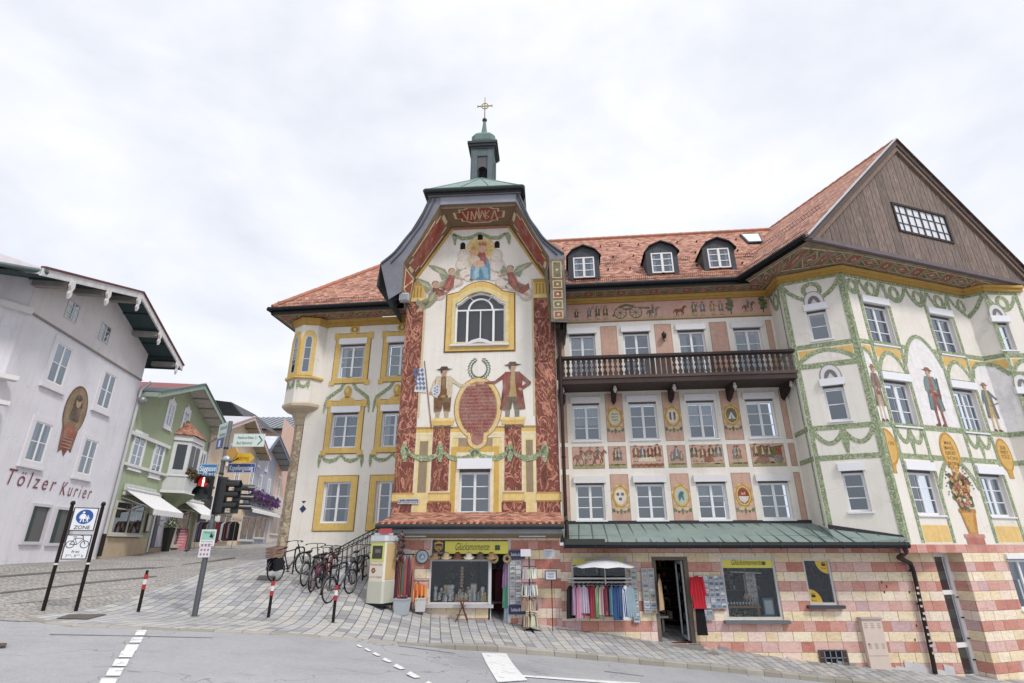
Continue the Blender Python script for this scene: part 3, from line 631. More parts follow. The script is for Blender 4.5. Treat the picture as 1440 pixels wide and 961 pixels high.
# ---- W wing
def wcol(y,left,wd,yt,yb): # opening from its left edge on the picture
    ym=(yt+yb)/2; ua,_=W.uv(left,ym); _,zt=W.uv(left+17,yt);_,zb=W.uv(left+17,yb); return [ua,ua+wd,zb,zt]
wop=[wcol(0,453,1.12,678,736),wcol(0,464.5,1.12,580,630),wcol(0,476,1.12,484,532)]
for o in wop: o[0]=wop[0][0]; o[1]=o[0]+1.12
c2=W.uv(527,708)[0]; wop+= [[c2,c2+1.12,o[2],o[3]] for o in wop]
facade('wall',W,-4.5,-.2,-.6,10.9,wop,PLAST,bld,col=CREAM)
for k,o in enumerate(wop): window(bld,W,*o,rows=3,box=(k%3!=0),boxh=.24,sill=False,curtain='side',rec=.12)
tr=MB()
for k,(a,b,c,e_) in enumerate(wop):
    r=k%3
    bt=.26 if r!=0 else 0; inn=[(a,c),(b,c),(b,e_+bt),(a,e_+bt)]
    tw=.21
    out_=[(a-tw,c-.22),(b+tw,c-.22),(b+tw,e_+bt+.2),(a-tw,e_+bt+.2)]
    if r==0: tr.ribbon(W,inn,[(a-.25,c-.27),(b+.25,c-.27),(b+.25,e_+.22),(a-.25,e_+.22)],0,.035,YEL); tr.ribbon(W,[(a-.25,c-.27),(b+.25,c-.27),(b+.25,e_+.22),(a-.25,e_+.22)],[(a-.28,c-.3),(b+.28,c-.3),(b+.28,e_+.25),(a-.28,e_+.25)],0,.02,(150,110,50))
    else:
        tr.ribbon(W,inn,out_,0,.035,YEL); tr.ribbon(W,[(x-(.03 if x<(a+b)/2 else -.03)*-0,y) for x,y in out_],[(a-tw-.03,c-.25),(b+tw+.03,c-.25),(b+tw+.03,e_+bt+.23),(a-tw-.03,e_+bt+.23)],0,.02,(150,110,50))
        tr.wbox(W,a-tw-.1,a-tw+.12,e_+bt-.05,e_+bt+.26,0,.045,YEL); tr.wbox(W,b+tw-.12,b+tw+.1,e_+bt-.05,e_+bt+.26,0,.045,YEL)
        tr.wbox(W,a-tw-.1,a-tw+.12,c-.3,c-.1,0,.045,YEL); tr.wbox(W,b+tw-.12,b+tw+.1,c-.3,c-.1,0,.045,YEL)
        m=(a+b)/2; zt=e_+bt+.2
        if r==2:
            tr.ell(W,m,zt+.2,.22,.2,.03,YEL,14); tr.ell(W,m,zt+.2,.15,.13,.034,(176,128,50),14); tr.ell(W,m,zt+.2,.07,.09,.038,(236,204,120),10)
        else:
            tr.pp(W,[(m-.4,zt),(m+.4,zt),(m+.12,zt+.2),(m-.12,zt+.2)],.03,YEL); tr.ell(W,m,zt+.42,.17,.24,.034,(216,168,70),14); tr.ell(W,m-.04,zt+.46,.07,.12,.038,(236,204,120),10); tr.wbox(W,m-.09,m+.09,zt+.14,zt+.2,.03,.045,(180,130,56))
tr.build('window_surround',PAINT,bld)
ga=MB()
for k in (1,4):
    a,b,c,e_=wop[k]; m=(a+b)/2; zt=e_+.46
    ga.strip(W,[(a-.42,zt-.5),(a-.38,zt-.1),(a-.3,zt+.15),(m-.32,zt+.55),(m-.1,zt+.95),(m,zt+1.0),(m+.1,zt+.95),(m+.32,zt+.55),(b+.3,zt+.15),(b+.38,zt-.1),(b+.42,zt-.5)],[.05,.12,.16,.15,.16,.2,.16,.15,.16,.12,.05],.012,(120,146,88))
    zb=c-.28
    for s0,s1 in ((a-.3,m),(m,b+.3)):
        ga.strip(W,[(s0,zb),(s0*.75+s1*.25,zb-.2),(s0*.5+s1*.5,zb-.25),(s0*.25+s1*.75,zb-.2),(s1,zb)],[.1,.13,.17,.13,.1],.012,(110,140,84))
    for s0 in (a-.33,b+.33): ga.strip(W,[(s0,zb+.02),(s0,zb-.25),(s0,zb-.5)],[.1,.14,.03],.014,(110,140,84))
# small blue ornament painted on the bare wall
mk=MB(); u_,z_=W.uv(426,716); mk.pp(W,[(u_-.14,z_),(u_,z_-.15),(u_+.14,z_),(u_,z_+.15)],.006,(52,62,110)); mk.pp(W,[(u_-.1,z_+.3),(u_,z_+.2),(u_+.1,z_+.3)],.006,(52,62,110))
# ---- oriel on the corner, octagonal, on a rubble stone quoin
oc=W.P(-4.74,0,-.3)
def octo(r,z,rot=22.5+7): return [oc+Vector((r*math.cos(R(rot+45*i)),r*math.sin(R(rot+45*i)),z)) for i in range(8)]
def loft(mb,rings,col):
    n=len(rings[0]); vs=[v for r in rings for v in r]; fs=[(k*n+i,k*n+(i+1)%n,(k+1)*n+(i+1)%n,(k+1)*n+i) for k in range(len(rings)-1) for i in range(n)]
    mb.mesh(vs,fs,col)
om=MB(); loft(om,[octo(.84,7.12),octo(.84,10.9)],CREAM); orl=om.build('oriel',PLAST,bld)
om=MB(); loft(om,[octo(.88,8.12),octo(.95,8.16),octo(.95,8.24),octo(.85,8.27)],YEL); loft(om,[octo(.85,10.55),octo(.92,10.62),octo(.98,10.86),octo(.87,10.9)],(196,148,58)); om.build('cornice',PAINT,orl)
om=MB(); loft(om,[octo(.3,6.3),octo(.36,6.42),octo(.36,6.55),octo(.44,6.66),octo(.48,6.76),octo(.82,6.9),octo(.9,6.98),octo(.9,7.08),octo(.84,7.14),octo(.1,7.47)],(196,176,148)); om.build('corbel',STONE,orl)
om=MB(); loft(om,[octo(.34,-.8),octo(.28,6.4)],(190,170,140)); om.build('stone_quoin',RUBBLE,bld)
# facets of the oriel that carry a pointed window
def facet(i,r=.84,rot=29.5):
    a=oc+Vector((r*math.cos(R(rot+45*i)),r*math.sin(R(rot+45*i)),0)); b=oc+Vector((r*math.cos(R(rot+45*(i+1))),r*math.sin(R(rot+45*(i+1))),0))
    d=(b-a); az=math.degrees(math.atan2(d[0],d[1])); p=PL(a[0],a[1],az); 
    nn=((a+b)/2-oc); nn[2]=0
    if p.n.dot(nn)<0: p.n=-p.n
    return p,d.length
def gothic(parent,pl,uc,z0,z1,w_,surcol,frame=True):
    def arch(hw,b,t):
        l=[(uc-hw,b),(uc+hw,b)]; zs=t-hw*1.35
        for k in range(9):
            f=k/8; l.append((uc+hw*(1-f)**.62 if k<8 else uc,zs+(t-zs)*math.sin(f*pi/2)**.9))
        for k in range(7,-1,-1):
            f=k/8; l.append((uc-hw*(1-f)**.62,zs+(t-zs)*math.sin(f*pi/2)**.9))
        return l
    hw=w_/2
    s_=MB(); s_.ribbon(pl,arch(hw,z0,z1),arch(hw+.15,z0-.12,z1+.2),0,.04,surcol); s=s_.build('pointed_surround',PAINT,parent)
    g=MB(); g.pp(pl,arch(hw,z0,z1),.012,(255,255,255)); g.build('pane',GLASS,s)
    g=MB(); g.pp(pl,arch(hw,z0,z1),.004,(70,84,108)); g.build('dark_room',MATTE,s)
    f=MB(); f.ribbon(pl,arch(hw-.05,z0+.05,z1-.08),arch(hw,z0,z1),.012,.03,(196,196,196))
    for z in (z0+(z1-z0)*.36,z0+(z1-z0)*.66): f.wbox(pl,uc-hw,uc+hw,z-.02,z+.02,.012,.028,(190,190,190))
    f.build('frame',WHITEF,s)
for i in (4,5):
    p,l=facet(i); gothic(bld,p,l/2,8.4,10.1,.34,YEL)
    ga.strip(p,[(.1,8.05),(l*.3,7.85),(l*.5,7.78),(l*.7,7.85),(l-.1,8.05)],[.08,.12,.14,.12,.08],.02,(110,140,84))
    for e_ in (.1,l-.1): ga.strip(p,[(e_,8.06),(e_,7.9),(e_,7.7)],[.08,.11,.03],.024,(110,140,84))
ga.build('garland',GARL,bld); mk.build('wall_ornament',PAINT,bld)
# cornice and eave of the W wing
cz=MB(); cz.wbox(W,-4.3,-.3,10.6,10.9,0,.1,(196,148,58)); cz.wbox(W,-4.3,-.3,10.78,10.9,.1,.16,(214,166,70)); cz.wbox(M,-.25,8.12,10.66,10.87,0,.09,(196,148,58)); cz.wbox(M,-.25,8.12,10.76,10.87,.09,.15,(214,166,70))
for pl,l in ((R0,1.14),(R1,1.96),(R2,6.11),(R3,.62),(R4,1.5)):
    cz.wbox(pl,-.03,l+.03,10.62,10.87,-.02,.09,(196,148,58)); cz.wbox(pl,-.05,l+.05,10.76,10.865,.05,.15,(214,166,70))
cz.build('cornice',PAINT,bld)
def soff(mb,a,b,c,d_,n,d=.0):
    """painted soffit panels between the outer edge a-b and the inner edge c-d_ (3D points), seen from below"""
    def L(s,t): o_=a.lerp(b,s); i_=c.lerp(d_,s); q=o_.lerp(i_,t); return q
    dz=Vector((0,0,-1))
    def quad(s0,s1,t0,t1,col,k):
        mb.poly([L(s0,t0)+dz*k,L(s1,t0)+dz*k,L(s1,t1)+dz*k,L(s0,t1)+dz*k],col)
    def dia(s0,s1,t0,t1,col,k):
        sm,tm=(s0+s1)/2,(t0+t1)/2; mb.poly([L(s0,tm)+dz*k,L(sm,t0)+dz*k,L(s1,tm)+dz*k,L(sm,t1)+dz*k],col)
    quad(0,1,0,1,(136,110,82),0)
    wds=[.36 if i%2==0 else .64 for i in range(n)]; tot=sum(wds); s=0
    for i,wd in enumerate(wds):
        s0=s/tot;s+=wd;s1=s/tot; g=.008*12/n/1.2; a0,a1=s0+g*.6,s1-g*.6
        quad(a0,a1,.14,.86,(206,190,150),.003); quad(a0+g*.35,a1-g*.35,.18,.82,(156,86,68) if i%2==0 else (108,104,68),.006)
        m=(a0+a1)/2
        if i%2==0: dia(m-(a1-a0)*.2,m+(a1-a0)*.2,.36,.64,(216,176,140),.009); dia(m-(a1-a0)*.1,m+(a1-a0)*.1,.43,.57,(150,74,58),.012)
        else:
            dia(a0+g*.7,a1-g*.7,.2,.8,(206,190,150),.009); dia(a0+g*1.4,a1-g*1.4,.25,.75,(160,88,70),.012)
            quad(m-(a1-a0)*.14,m+(a1-a0)*.14,.48,.53,(216,190,150),.015); quad(m-(a1-a0)*.02,m+(a1-a0)*.02,.4,.61,(216,190,150),.016)
            for q in (a0+(a1-a0)*.1,a1-(a1-a0)*.1): quad(q-(a1-a0)*.03,q+(a1-a0)*.03,.28,.34,(196,176,130),.009); quad(q-(a1-a0)*.03,q+(a1-a0)*.03,.68,.74,(196,176,130),.009)
sf=MB()
soff(sf,M.P(-.3,10.88,.78),M.P(7.7,10.88,.78),M.P(-.3,10.88,.14),M.P(7.7,10.88,.14),13)
soff(sf,W.P(-6.1,10.93,.9),W.P(-.3,10.93,.9),W.P(-5.2,10.93,.15),W.P(-.3,10.93,.15),9)
soff(sf,W.P(-6.1,10.93,-5),W.P(-6.1,10.93,.9),W.P(-5.2,10.93,-5),W.P(-5.2,10.93,.15),9)
SZ=10.89
eL=lambda d:R2.P(-2.4,SZ,d)
c0=R0.P(0,SZ,.14);c1=Vector((9.82,17.55,SZ));c2_=Vector((11.68,16.62,SZ));c3=Vector((17.5,18.52,SZ));c4=Vector((17.95,18.14,SZ));c5=Vector((19.6,18.2,SZ))
soff(sf,eL(-1.9),eL(.95),c0,c1,4)
soff(sf,eL(.95),R2.P(-.35,SZ,.95),c1,c2_,4)
soff(sf,R2.P(-.35,SZ,.95),R2.P(5.6,SZ,.95),c2_,c3,8)
soff(sf,R2.P(5.6,SZ,.95),R2.P(9.3,SZ,.95),c3,R2.P(9.3,SZ,-1.6),5)
sf.build('painted_soffit',FRESCO,bld)
# ---- M wall
mrow=[[ (800,838.7,470,524),(876,915,466,522),(953,992,463,520),(1032,1072,461,518)],
      [(805.7,843.6,567,620),(884,926,565,618.5),(966.6,1010,563,616),(1049,1097,560,615)],
      [(811,851,678,731),(896,937,677.5,731),(983,1024,677,731),(1069,1115,677,731)]]
mop=[]
for r,row in enumerate(mrow):
    for (a,b,c,e_) in row:
        u,wd,z0,z1=winpx(M,a,b,c,e_)
        if r==0: z0=7.2
        mop.append([u-.5,u+.5,z0,z1])
cu_=[sum(mop[r*4+c][0]+.5 for r in range(3))/3 for c in range(4)]
for k,o in enumerate(mop):
    o[0]=cu_[k%4]-.5;o[1]=cu_[k%4]+.5
for r in range(3):
    z0=sum(mop[r*4+c][2] for c in range(4))/4; z1=sum(mop[r*4+c][3] for c in range(4))/4
    for c in range(4): mop[r*4+c][2:]=[z0,z1]
facade('wall',M,-.25,8.14,1.72,10.9,mop,PLAST,bld,col=OFFW)
for k,o in enumerate(mop): window(bld,M,*o,rows=3 if k>=4 else 4,box=True,boxh=.21,curtain='none' if k%2==1 else 'side',rec=.12,name='window' if k>=4 else 'balcony_door',boxcol=(226,222,224))
pm=MB(); EU=[-.25]+[x for c in cu_ for x in (c-.62,c+.62)]+[8.14]
z3b,z3t=mop[4][2:];z1b,z1t=mop[8][2:];z5t=mop[0][3]
FR0,FR1=z5t+.43,10.66
pm.q(M,-.25,8.14,FR0,FR1,.004,(214,166,148)); pm.q(M,-.25,8.14,FR0,FR0+.06,.006,(150,110,86)); pm.q(M,-.25,8.14,FR0+.06,FR0+.16,.006,(196,166,118))
gaps=[(EU[0]+.14,EU[1]-.12)]+[(EU[2*i]+.12,EU[2*i+1]-.12) for i in (1,2,3)]+[(EU[8]+.12,EU[9]-.14)]
def panel(u0,u1,z0,z1,col=SALM): pm.q(M,u0-.025,u1+.025,z0-.025,z1+.025,.004,(178,150,124)); pm.q(M,u0,u1,z0,z1,.006,col)
for (a,b) in gaps:
    panel(a,b,7.2,z5t+.25); panel(a,b,z3b-.05,z3t+.3); panel(a,b,z1b-.1,z1t+.25)
PB0,PB1=z1t+.5,z3b-.25
for (a,b) in gaps: panel(a,b,PB0,PB1,(206,158,140))
for c in cu_: panel(c-.55,c+.55,PB0,PB1,(214,164,146))
pm.build('painted_panels',PAINT,bld)
# coats of arms between the windows
ar=MB(); arms=[((222,214,190),'wave'),((226,220,208),'axe'),((120,116,96),'tent'),((230,222,214),'rose'),((176,202,196),'lion'),((160,60,48),'half')]
for k,((f,kind)) in enumerate(arms):
    a,b=gaps[1+k%3]; m=(a+b)/2; zc=(z3b+z3t)/2+.12 if k<3 else (z1b+z1t)/2+.14; d=.009
    for i in range(14):
        t=2*pi*i/14; ar.ell(M,m+.25*math.cos(t),zc+.35*math.sin(t),.115,.045,d+.0003*(i%3),(206,158,56) if i%2 else (232,196,110),8,rot=t+.9)
    ar.ell(M,m,zc,.27,.37,d+.002,(190,138,48)); ar.ell(M,m,zc,.235,.33,d+.004,(226,186,90)); ar.ell(M,m,zc,.19,.27,d+.006,f)
    dk=(72,60,66)
    if kind=='wave':
        for j in range(3): ar.strip(M,[(m-.12,zc-.12+j*.11),(m-.06,zc-.06+j*.11),(m,zc-.12+j*.11),(m+.06,zc-.06+j*.11),(m+.12,zc-.12+j*.11)],.03,d+.008,(92,104,84))
    if kind=='axe':
        for s_ in(-1,1): ar.pp(M,[(m+s_*.04,zc-.15),(m+s_*.11,zc-.1),(m+s_*.11,zc+.14),(m+s_*.04,zc+.17)][::s_],d+.008,(120,52,52)); 
    if kind=='tent': ar.pp(M,[(m-.13,zc-.14),(m+.13,zc-.14),(m,zc+.12)],d+.008,(228,222,210)); ar.pp(M,[(m-.02,zc-.14),(m+.02,zc-.14),(m,zc+.05)],d+.009,dk)
    if kind=='rose':
        for x,y in ((-.08,.08),(.08,.08),(0,-.08)):
            for q in range(5): ar.ell(M,m+x+.035*math.cos(q*1.257),zc+y+.035*math.sin(q*1.257),.026,.026,d+.008,(96,66,82),8)
    if kind=='lion': ar.pp(M,[(m-.1,zc-.16),(m-.03,zc-.14),(m,zc-.02),(m+.06,zc-.16),(m+.1,zc-.12),(m+.06,zc+.02),(m+.1,zc+.12),(m+.02,zc+.17),(m-.06,zc+.12),(m-.1,zc+.02)],d+.008,(88,120,116))
    if kind=='half': ar.pp(M,[(m-.17,zc-.02),(m+.17,zc-.02),(m+.13,zc-.16),(m,zc-.25),(m-.13,zc-.16)],d+.008,(226,214,208)); ar.pp(M,[(m-.08,zc+.03),(m+.08,zc+.03),(m+.06,zc+.13),(m,zc+.08),(m-.06,zc+.13)],d+.008,(206,160,110))
    for s_ in (-1,-.5,0,.5,1): ar.pp(M,[(m+s_*.24-.07,zc-.4),(m+s_*.24+.07,zc-.4),(m+s_*.25+.04,zc-.52),(m+s_*.26,zc-.62+abs(s_)*.1),(m+s_*.25-.04,zc-.52)],d+.003+abs(s_)*.0004,(104,122,70)); 
    ar.ell(M,m-.12,zc-.42,.1,.06,d+.006,(222,190,160)); ar.ell(M,m+.12,zc-.42,.1,.06,d+.006,(222,190,160))
ar.build('coat_of_arms',FRESCO,bld)
# picture band
rp=random.Random(3)
pc=MB(); browns=[((132,66,46),(150,108,70)),((84,92,112),(130,114,86)),((112,88,48),(98,70,44)),((140,80,58),(112,86,56)),((76,78,54),(126,96,66)),((140,108,62),(98,60,44))]
def crowd(a,b,n,hh,lo=0,flat=True,arms=None):
    for i in range(n):
        u=a+(b-a)*(i+.5)/n+rp.uniform(-.02,.02); c,l=rp.choice(browns); pfig(pc,M,u,PB0+.1+lo+rp.uniform(0,.04),min(hh*1.12,H_*.88)*rp.uniform(.86,1.0),.012,coat=c,legs=l,hat=rp.choice([(110,60,44),(80,70,60),(136,84,50)]),flip=rp.choice([-1,1]),arms=arms or rp.choice(['down','out','down','up']),slim=1.25)
H_=PB1-PB0
cells=[(cu_[0]-.55,cu_[0]+.55),gaps[1],(cu_[1]-.55,cu_[1]+.55),gaps[2],(cu_[2]-.55,cu_[2]+.55),gaps[3],(cu_[3]-.55,cu_[3]+.55)]
for k,(a,b) in enumerate(cells):
    pc.q(M,a,b,PB0,PB0+H_*.16,.008,(166,156,100)); 
    for q in range(9): pc.ell(M,a+(b-a)*rp.uniform(.06,.94),PB0+H_*.14,.08,.03,.009,(140,146,84),8)
    if k==0:
        for x,f,c in ((.26,1,(150,92,70)),(.56,1,(176,150,124)),(.8,1,(156,86,60))): phorse(pc,M,a+(b-a)*x,PB0+.1,H_*.74,.011+.004*x,c,f,rider=rp.choice([(146,80,60),(110,116,120)]))
    elif k==2:
        pc.pp(M,[(a+.22,PB0+.2),(b-.22,PB0+.2),(b-.3,PB0+H_*.52),(a+.3,PB0+H_*.52)],.014,(222,208,176)); crowd(a+.05,b-.05,4,H_*.72,.08)
        for q in range(12): pc.ell(M,a+(b-a)*(q+.5)/12,PB0+.06+.03*(q%2),.06,.05,.016,(156,70,54),8)
    elif k==6:
        pc.strip(M,[(a+.02,PB1-.14),(a+.4,PB1-.08),(b-.4,PB1-.12),(b-.02,PB1-.06)],.06,.01,(120,84,56)); pc.pp(M,[(b-.3,PB0+.3),(b-.08,PB0+.3),(b-.08,PB1-.1),(b-.28,PB1-.14)],.011,(160,84,52)); pc.pp(M,[(b-.42,PB0+.25),(b-.3,PB0+.25),(b-.28,PB1-.08),(b-.38,PB1-.08)],.012,(110,116,62)); crowd(a+.05,b-.4,3,H_*.78,.02); pc.ell(M,a+.35,PB0+.2,.22,.12,.016,(150,100,80)); pc.ell(M,b-.22,PB0+.24,.16,.14,.016,(140,130,122))
    elif k==4: crowd(a,b,4,H_*.76,.05); pc.ell(M,(a+b)/2+.05,PB0+.25,.16,.1,.018,(150,80,62))
    elif k==3: pfig(pc,M,(a+b)/2,PB0+.1,H_*.84,.012,coat=(120,128,146),arms='down'); pfig(pc,M,a+.14,PB0+.1,H_*.58,.012,coat=(120,128,146),slim=.9); pfig(pc,M,b-.14,PB0+.1,H_*.6,.012,coat=(140,130,124),slim=.9)
    elif k==1: pfig(pc,M,a+.24,PB0+.1,H_*.8,.012,coat=(130,92,52),arms='out'); pfig(pc,M,b-.24,PB0+.1,H_*.84,.012,coat=(112,120,140),flip=-1)
    else: pfig(pc,M,a+.25,PB0+.1,H_*.82,.012,coat=(118,126,148)); pfig(pc,M,b-.26,PB0+.1,H_*.82,.012,coat=(150,116,58))
# frieze under the eave
FH=FR1-FR0-.14
def fr(x,y=450): return M.uv(x,y)[0]
for x,c,l,h_,f in ((811,(110,72,58),(92,82,60),.66,1),(829,(104,112,140),(140,120,90),.72,-1),(841,(84,76,52),(140,110,70),.82,1),(852,(110,84,50),(150,110,70),.84,-1),(978,(104,108,68),(130,110,70),.84,1),(990,(104,108,140),(146,112,70),.84,-1),(1004,(176,132,66),(176,132,66),.84,1),(1016,(110,96,96),(140,110,80),.84,-1)):
    pfig(pc,M,fr(x),FR0+.14,FH*h_,.012,coat=c,legs=l,flip=f,arms=rp.choice(['down','out']))
    if x in (829,841,978): pc.strip(M,[(fr(x)-.1,FR0+.2),(fr(x)+.18,FR0+FH*1.05)],.02,.022,(110,84,50))
phorse(pc,M,fr(919),FR0+.14,FH*.68,.012,(122,104,84),1,rider=(96,96,104)); phorse(pc,M,fr(957),FR0+.14,FH*.68,.012,(156,84,52),1); phorse(pc,M,fr(1055),FR0+.2,FH*.66,.012,(132,96,78),1,rider=(100,112,130))
for x in (873,895):
    for rr,cc in ((.25,(110,86,54)),(.215,(206,170,146)),(.05,(110,86,54))): pc.ell(M,fr(x),FR0+.38,rr,rr,.014+.002*(rr<.22),cc,18)
    for q in range(8): pc.strip(M,[(fr(x),FR0+.38),(fr(x)+.22*math.cos(q*pi/4),FR0+.38+.22*math.sin(q*pi/4))],.02,.018,(120,96,60))
pc.strip(M,[(fr(862),FR0+.25),(fr(872),FR0+.5),(fr(896),FR0+.58),(fr(915),FR0+.55)],.08,.015,(120,100,62)); pc.strip(M,[(fr(872),FR0+.62),(fr(882),FR0+.72),(fr(893),FR0+.64)],.1,.016,(120,104,66))
for x in (1030,1076):
    u=fr(x)
    pc.strip(M,[(u,FR0+.15),(u,FR0+.4)],.04,.012,(110,80,50))
    for q in range(16): pc.ell(M,u+rp.uniform(-.15,.15)*(1-q/22),FR0+.35+q*.037,.09,.07,.013+.0003*q,rp.choice([(92,112,62),(120,138,80),(74,92,52)]),8)
pc.ell(M,fr(1075)+.4,FR0+.25,.1,.1,.013,(136,96,60))
pc.build('painted_scenes',FRESCO,bld)
# ---- balcony
bd=1.12; u0,u1=-.12,8.16; zt=8.06
bl=MB(); bl.wbox(M,u0,u1,7.02,7.2,.0,bd+.02,(74,58,54)); bl.wbox(M,u0,u1,7.2,7.3,.1,bd+.05,(96,78,72)); bl.wbox(M,u0,u1,zt-.09,zt,bd-.06,bd+.08,(66,52,50)); bl.wbox(M,u0,u1,zt-.13,zt-.09,bd-.02,bd+.05,(44,36,36))
bal=bl.build('balcony',WOOD,bld)
bl=MB(); n=44; st=(u1-u0)/n
prof=[(7.3,.03),(7.36,.03),(7.39,.012),(7.44,.02),(7.5,.045),(7.56,.05),(7.6,.03),(7.63,.014),(7.67,.034),(7.72,.05),(7.78,.03),(7.84,.018),(7.88,.03),(7.93,.03)]
for i in range(n+1):
    c=u0+i*st
    if 17<=i<=21: hwf=lambda g:st/2-.02
    else: hwf=lambda g:st/2-g*1.35
    L_=[(max(c-hwf(g),u0),z) for z,g in prof]; Rr_=[(min(c+hwf(g),u1),z) for z,g in prof]
    col=(62+rp.randint(-10,14),)*1; cc=(col[0]+8,col[0]-4,col[0]-8)
    bl.prism(M,L_+Rr_[::-1],bd-.015,bd+.015,cc)
for i in (0,n//3,2*n//3,n): bl.wbox(M,u0+i*st-.05,u0+i*st+.05,7.2,zt-.05,bd-.04,bd+.03,(56,44,42))
bl.wbox(M,u0,u1,7.92,7.98,bd-.02,bd+.03,(70,56,52))
bl.build('railing',WOOD,bal)
# turned lighter timber behind the cut-outs
for u in (cu_[0]+ (cu_[1]-cu_[0])/2,(cu_[1]+cu_[2])/2,(cu_[2]+cu_[3])/2,7.95,.02):
    k=MB(); k.prism(M,[(u-.08,7.02),(u+.08,7.02),(u+.08,6.62),(u+.0,6.5),(u-.08,6.62)],0,.12,(58,46,42))
    for q in range(6): k.wbox(M,u-.08,u+.08,6.62+q*.066,7.02,.12+q*.12,.12+q*.12+.12,(58,46,42))
    br=k.build('bracket',WOOD,bal)
    h=MB(); 
    for (dz,r_,s_) in ((-.13,.075,1.),(-.04,.06,.9),(-.2,.05,.8)): h.ball(M.P(u,6.98+dz,.88),r_,(186,172,164),8,6,(s_,.8,1.1))
    h.build('carved_head',STONE,br)
# tower downpipe and lamp
k=MB(); u_,z_=M.uv(933,474); k.lathe(M.P(u_,z_,.14),[(.0,-.12),(.06,-.1),(.09,.02),(.1,.06),(.02,.16),(0,.2)],10,(70,62,58)); k.path([M.P(u_,z_+.05,.0),M.P(u_,z_-.2,.05),M.P(u_,z_-.18,.14)],.015,6,(56,50,48)); k.build('wall_lamp',METAL,bld)
# roofs of M and W
def slope(mb,a,b,c,d_,col=(200,120,90)):
    """quad a,b (eave) c,d_ (ridge, c above b)"""
    ua=(b-a).normalized(); 
    def uv(p): q=p-a; x=q.dot(ua); y=(q-ua*x).length; return (x,y)
    mb.poly([a,b,c,d_],col,[uv(a),uv(b),uv(c),uv(d_)])
rf=MB(); ez=11.2
slope(rf,M.P(-1.2,ez,.75),M.P(14,ez,.75),M.P(14,16.2,-4.2),M.P(-1.2,16.2,-4.2))
slope(rf,W.P(-6.2,ez+.1,.92),W.P(2.5,ez+.1,.92),W.P(2.5,16.2,-4.1),W.P(-2.7,16.2,-4.1))
slope(rf,W.P(-6.2,ez+.1,-9),W.P(-6.2,ez+.1,.92),W.P(-2.7,16.2,-4.1),W.P(-2.7,16.2,-5))
slope(rf,M.P(14,ez,-9.1),M.P(-1.2,ez,-9.1),M.P(-1.2,16.2,-4.2),M.P(14,16.2,-4.2))
roof=rf.build('tiled_roof',TILES,bld)
k=MB()
for a,b in ((M.P(-1,16.2,-4.2),M.P(12,16.2,-4.2)),(W.P(-2.7,16.2,-4.1),W.P(2,16.2,-4.1)),(W.P(-6.2,ez+.1,.92),W.P(-2.7,16.2,-4.1))):
    L_=(b-a).length; n=int(L_/.38)
    for i in range(n): k.tube(a.lerp(b,i/n),a.lerp(b,(i+1.06)/n),.11,.125,8,(196+rp.randint(-16,14),118,88))
k.build('ridge_tiles',MATTE,roof)
def gutter(mb,a,b,r=.09,col=(44,46,50)):
    d=(b-a); n=max(1,int(d.length/2)); 
    mb.tube(a,b,r,n=10,col=col); 
    for i in range(int(d.length/.9)+1):
        p=a.lerp(b,i*.9/d.length) if d.length>0 else a; mb.tube(p-d.normalized()*.012,p+d.normalized()*.012,r+.012,n=10,col=(64,66,70))
g=MB()
gutter(g,M.P(-.35,11.08,.86),M.P(7.75,11.08,.86)); g.wbox(M,-.35,7.75,10.885,11.12,.72,.79,(52,50,50))
gutter(g,W.P(-6.3,11.16,1.02),W.P(-.3,11.16,1.02)); g.wbox(W,-6.2,-.3,10.935,11.2,.85,.93,(52,50,50)); gutter(g,W.P(-6.3,11.16,1.02),W.P(-6.3,11.16,-8)); g.wbox(W,-6.22,-6.14,10.935,11.2,-8,.93,(52,50,50))
gutter(g,R2.P(-2.52,11.04,-2.1),R2.P(-2.52,11.04,1.0)); 
a_,b_=R2.P(-2.44,SZ+.005,-2.3),R2.P(-2.44,SZ+.005,.95); g.poly([a_,b_,b_+Vector((0,0,.2)),a_+Vector((0,0,.2))],(52,50,50))
g.build('gutter',METAL,bld)
# snow guards
def guard(mb,a,b,up,h=.16,n=None,out_=None):
    n=n or int((b-a).length/.075)
    for z in (.04,h): mb.tube(a+up*z,b+up*z,.009,n=4,col=(120,92,84))
    for i in range(n+1):
        p=a.lerp(b,i/n); mb.tube(p,p+up*(h+.03),.007,n=4,col=(112,84,76),cap=False)
    for i in range(0,n+1,12):
        p=a.lerp(b,i/n); mb.tube(p+up*h,p+(out_ or Vector((0,0,0)))*.15,.01,n=4,col=(70,56,52),cap=False)
g=MB(); Z=Vector((0,0,1)); sl=(M.P(0,16.2,-4.2)-M.P(0,ez,.75)).normalized()
up=Vector((0,0,1))*.8+M.n*.5; up.normalize()
guard(g,M.P(-.2,ez,.75)+sl*.18,M.P(7.9,ez,.75)+sl*.18,up)
p0=M.P(1.55,ez,.75)+sl*2.3
for (a,b) in ((.95,2.9),(4.3,5.6),(7.0,9.2)): guard(g,M.P(a,ez,.75)+sl*2.5,M.P(b,ez,.75)+sl*2.5,up)
upw=Vector((0,0,1))*.8+W.n*.5; upw.normalize(); guard(g,W.P(-6.0,ez+.1,.92)+sl*.18,W.P(-.4,ez+.1,.92)+sl*.18,upw)
guard(g,W.P(-6.2,ez+.1,-4)+Vector((.15,0,.15)),W.P(-6.2,ez+.1,.8)+Vector((.15,0,.15)),Vector((-.4,0,.9)).normalized())
slr=(R2.u+Vector((0,0,1.02))).normalized(); upr=(-R2.u*.6+Vector((0,0,.8))).normalized()
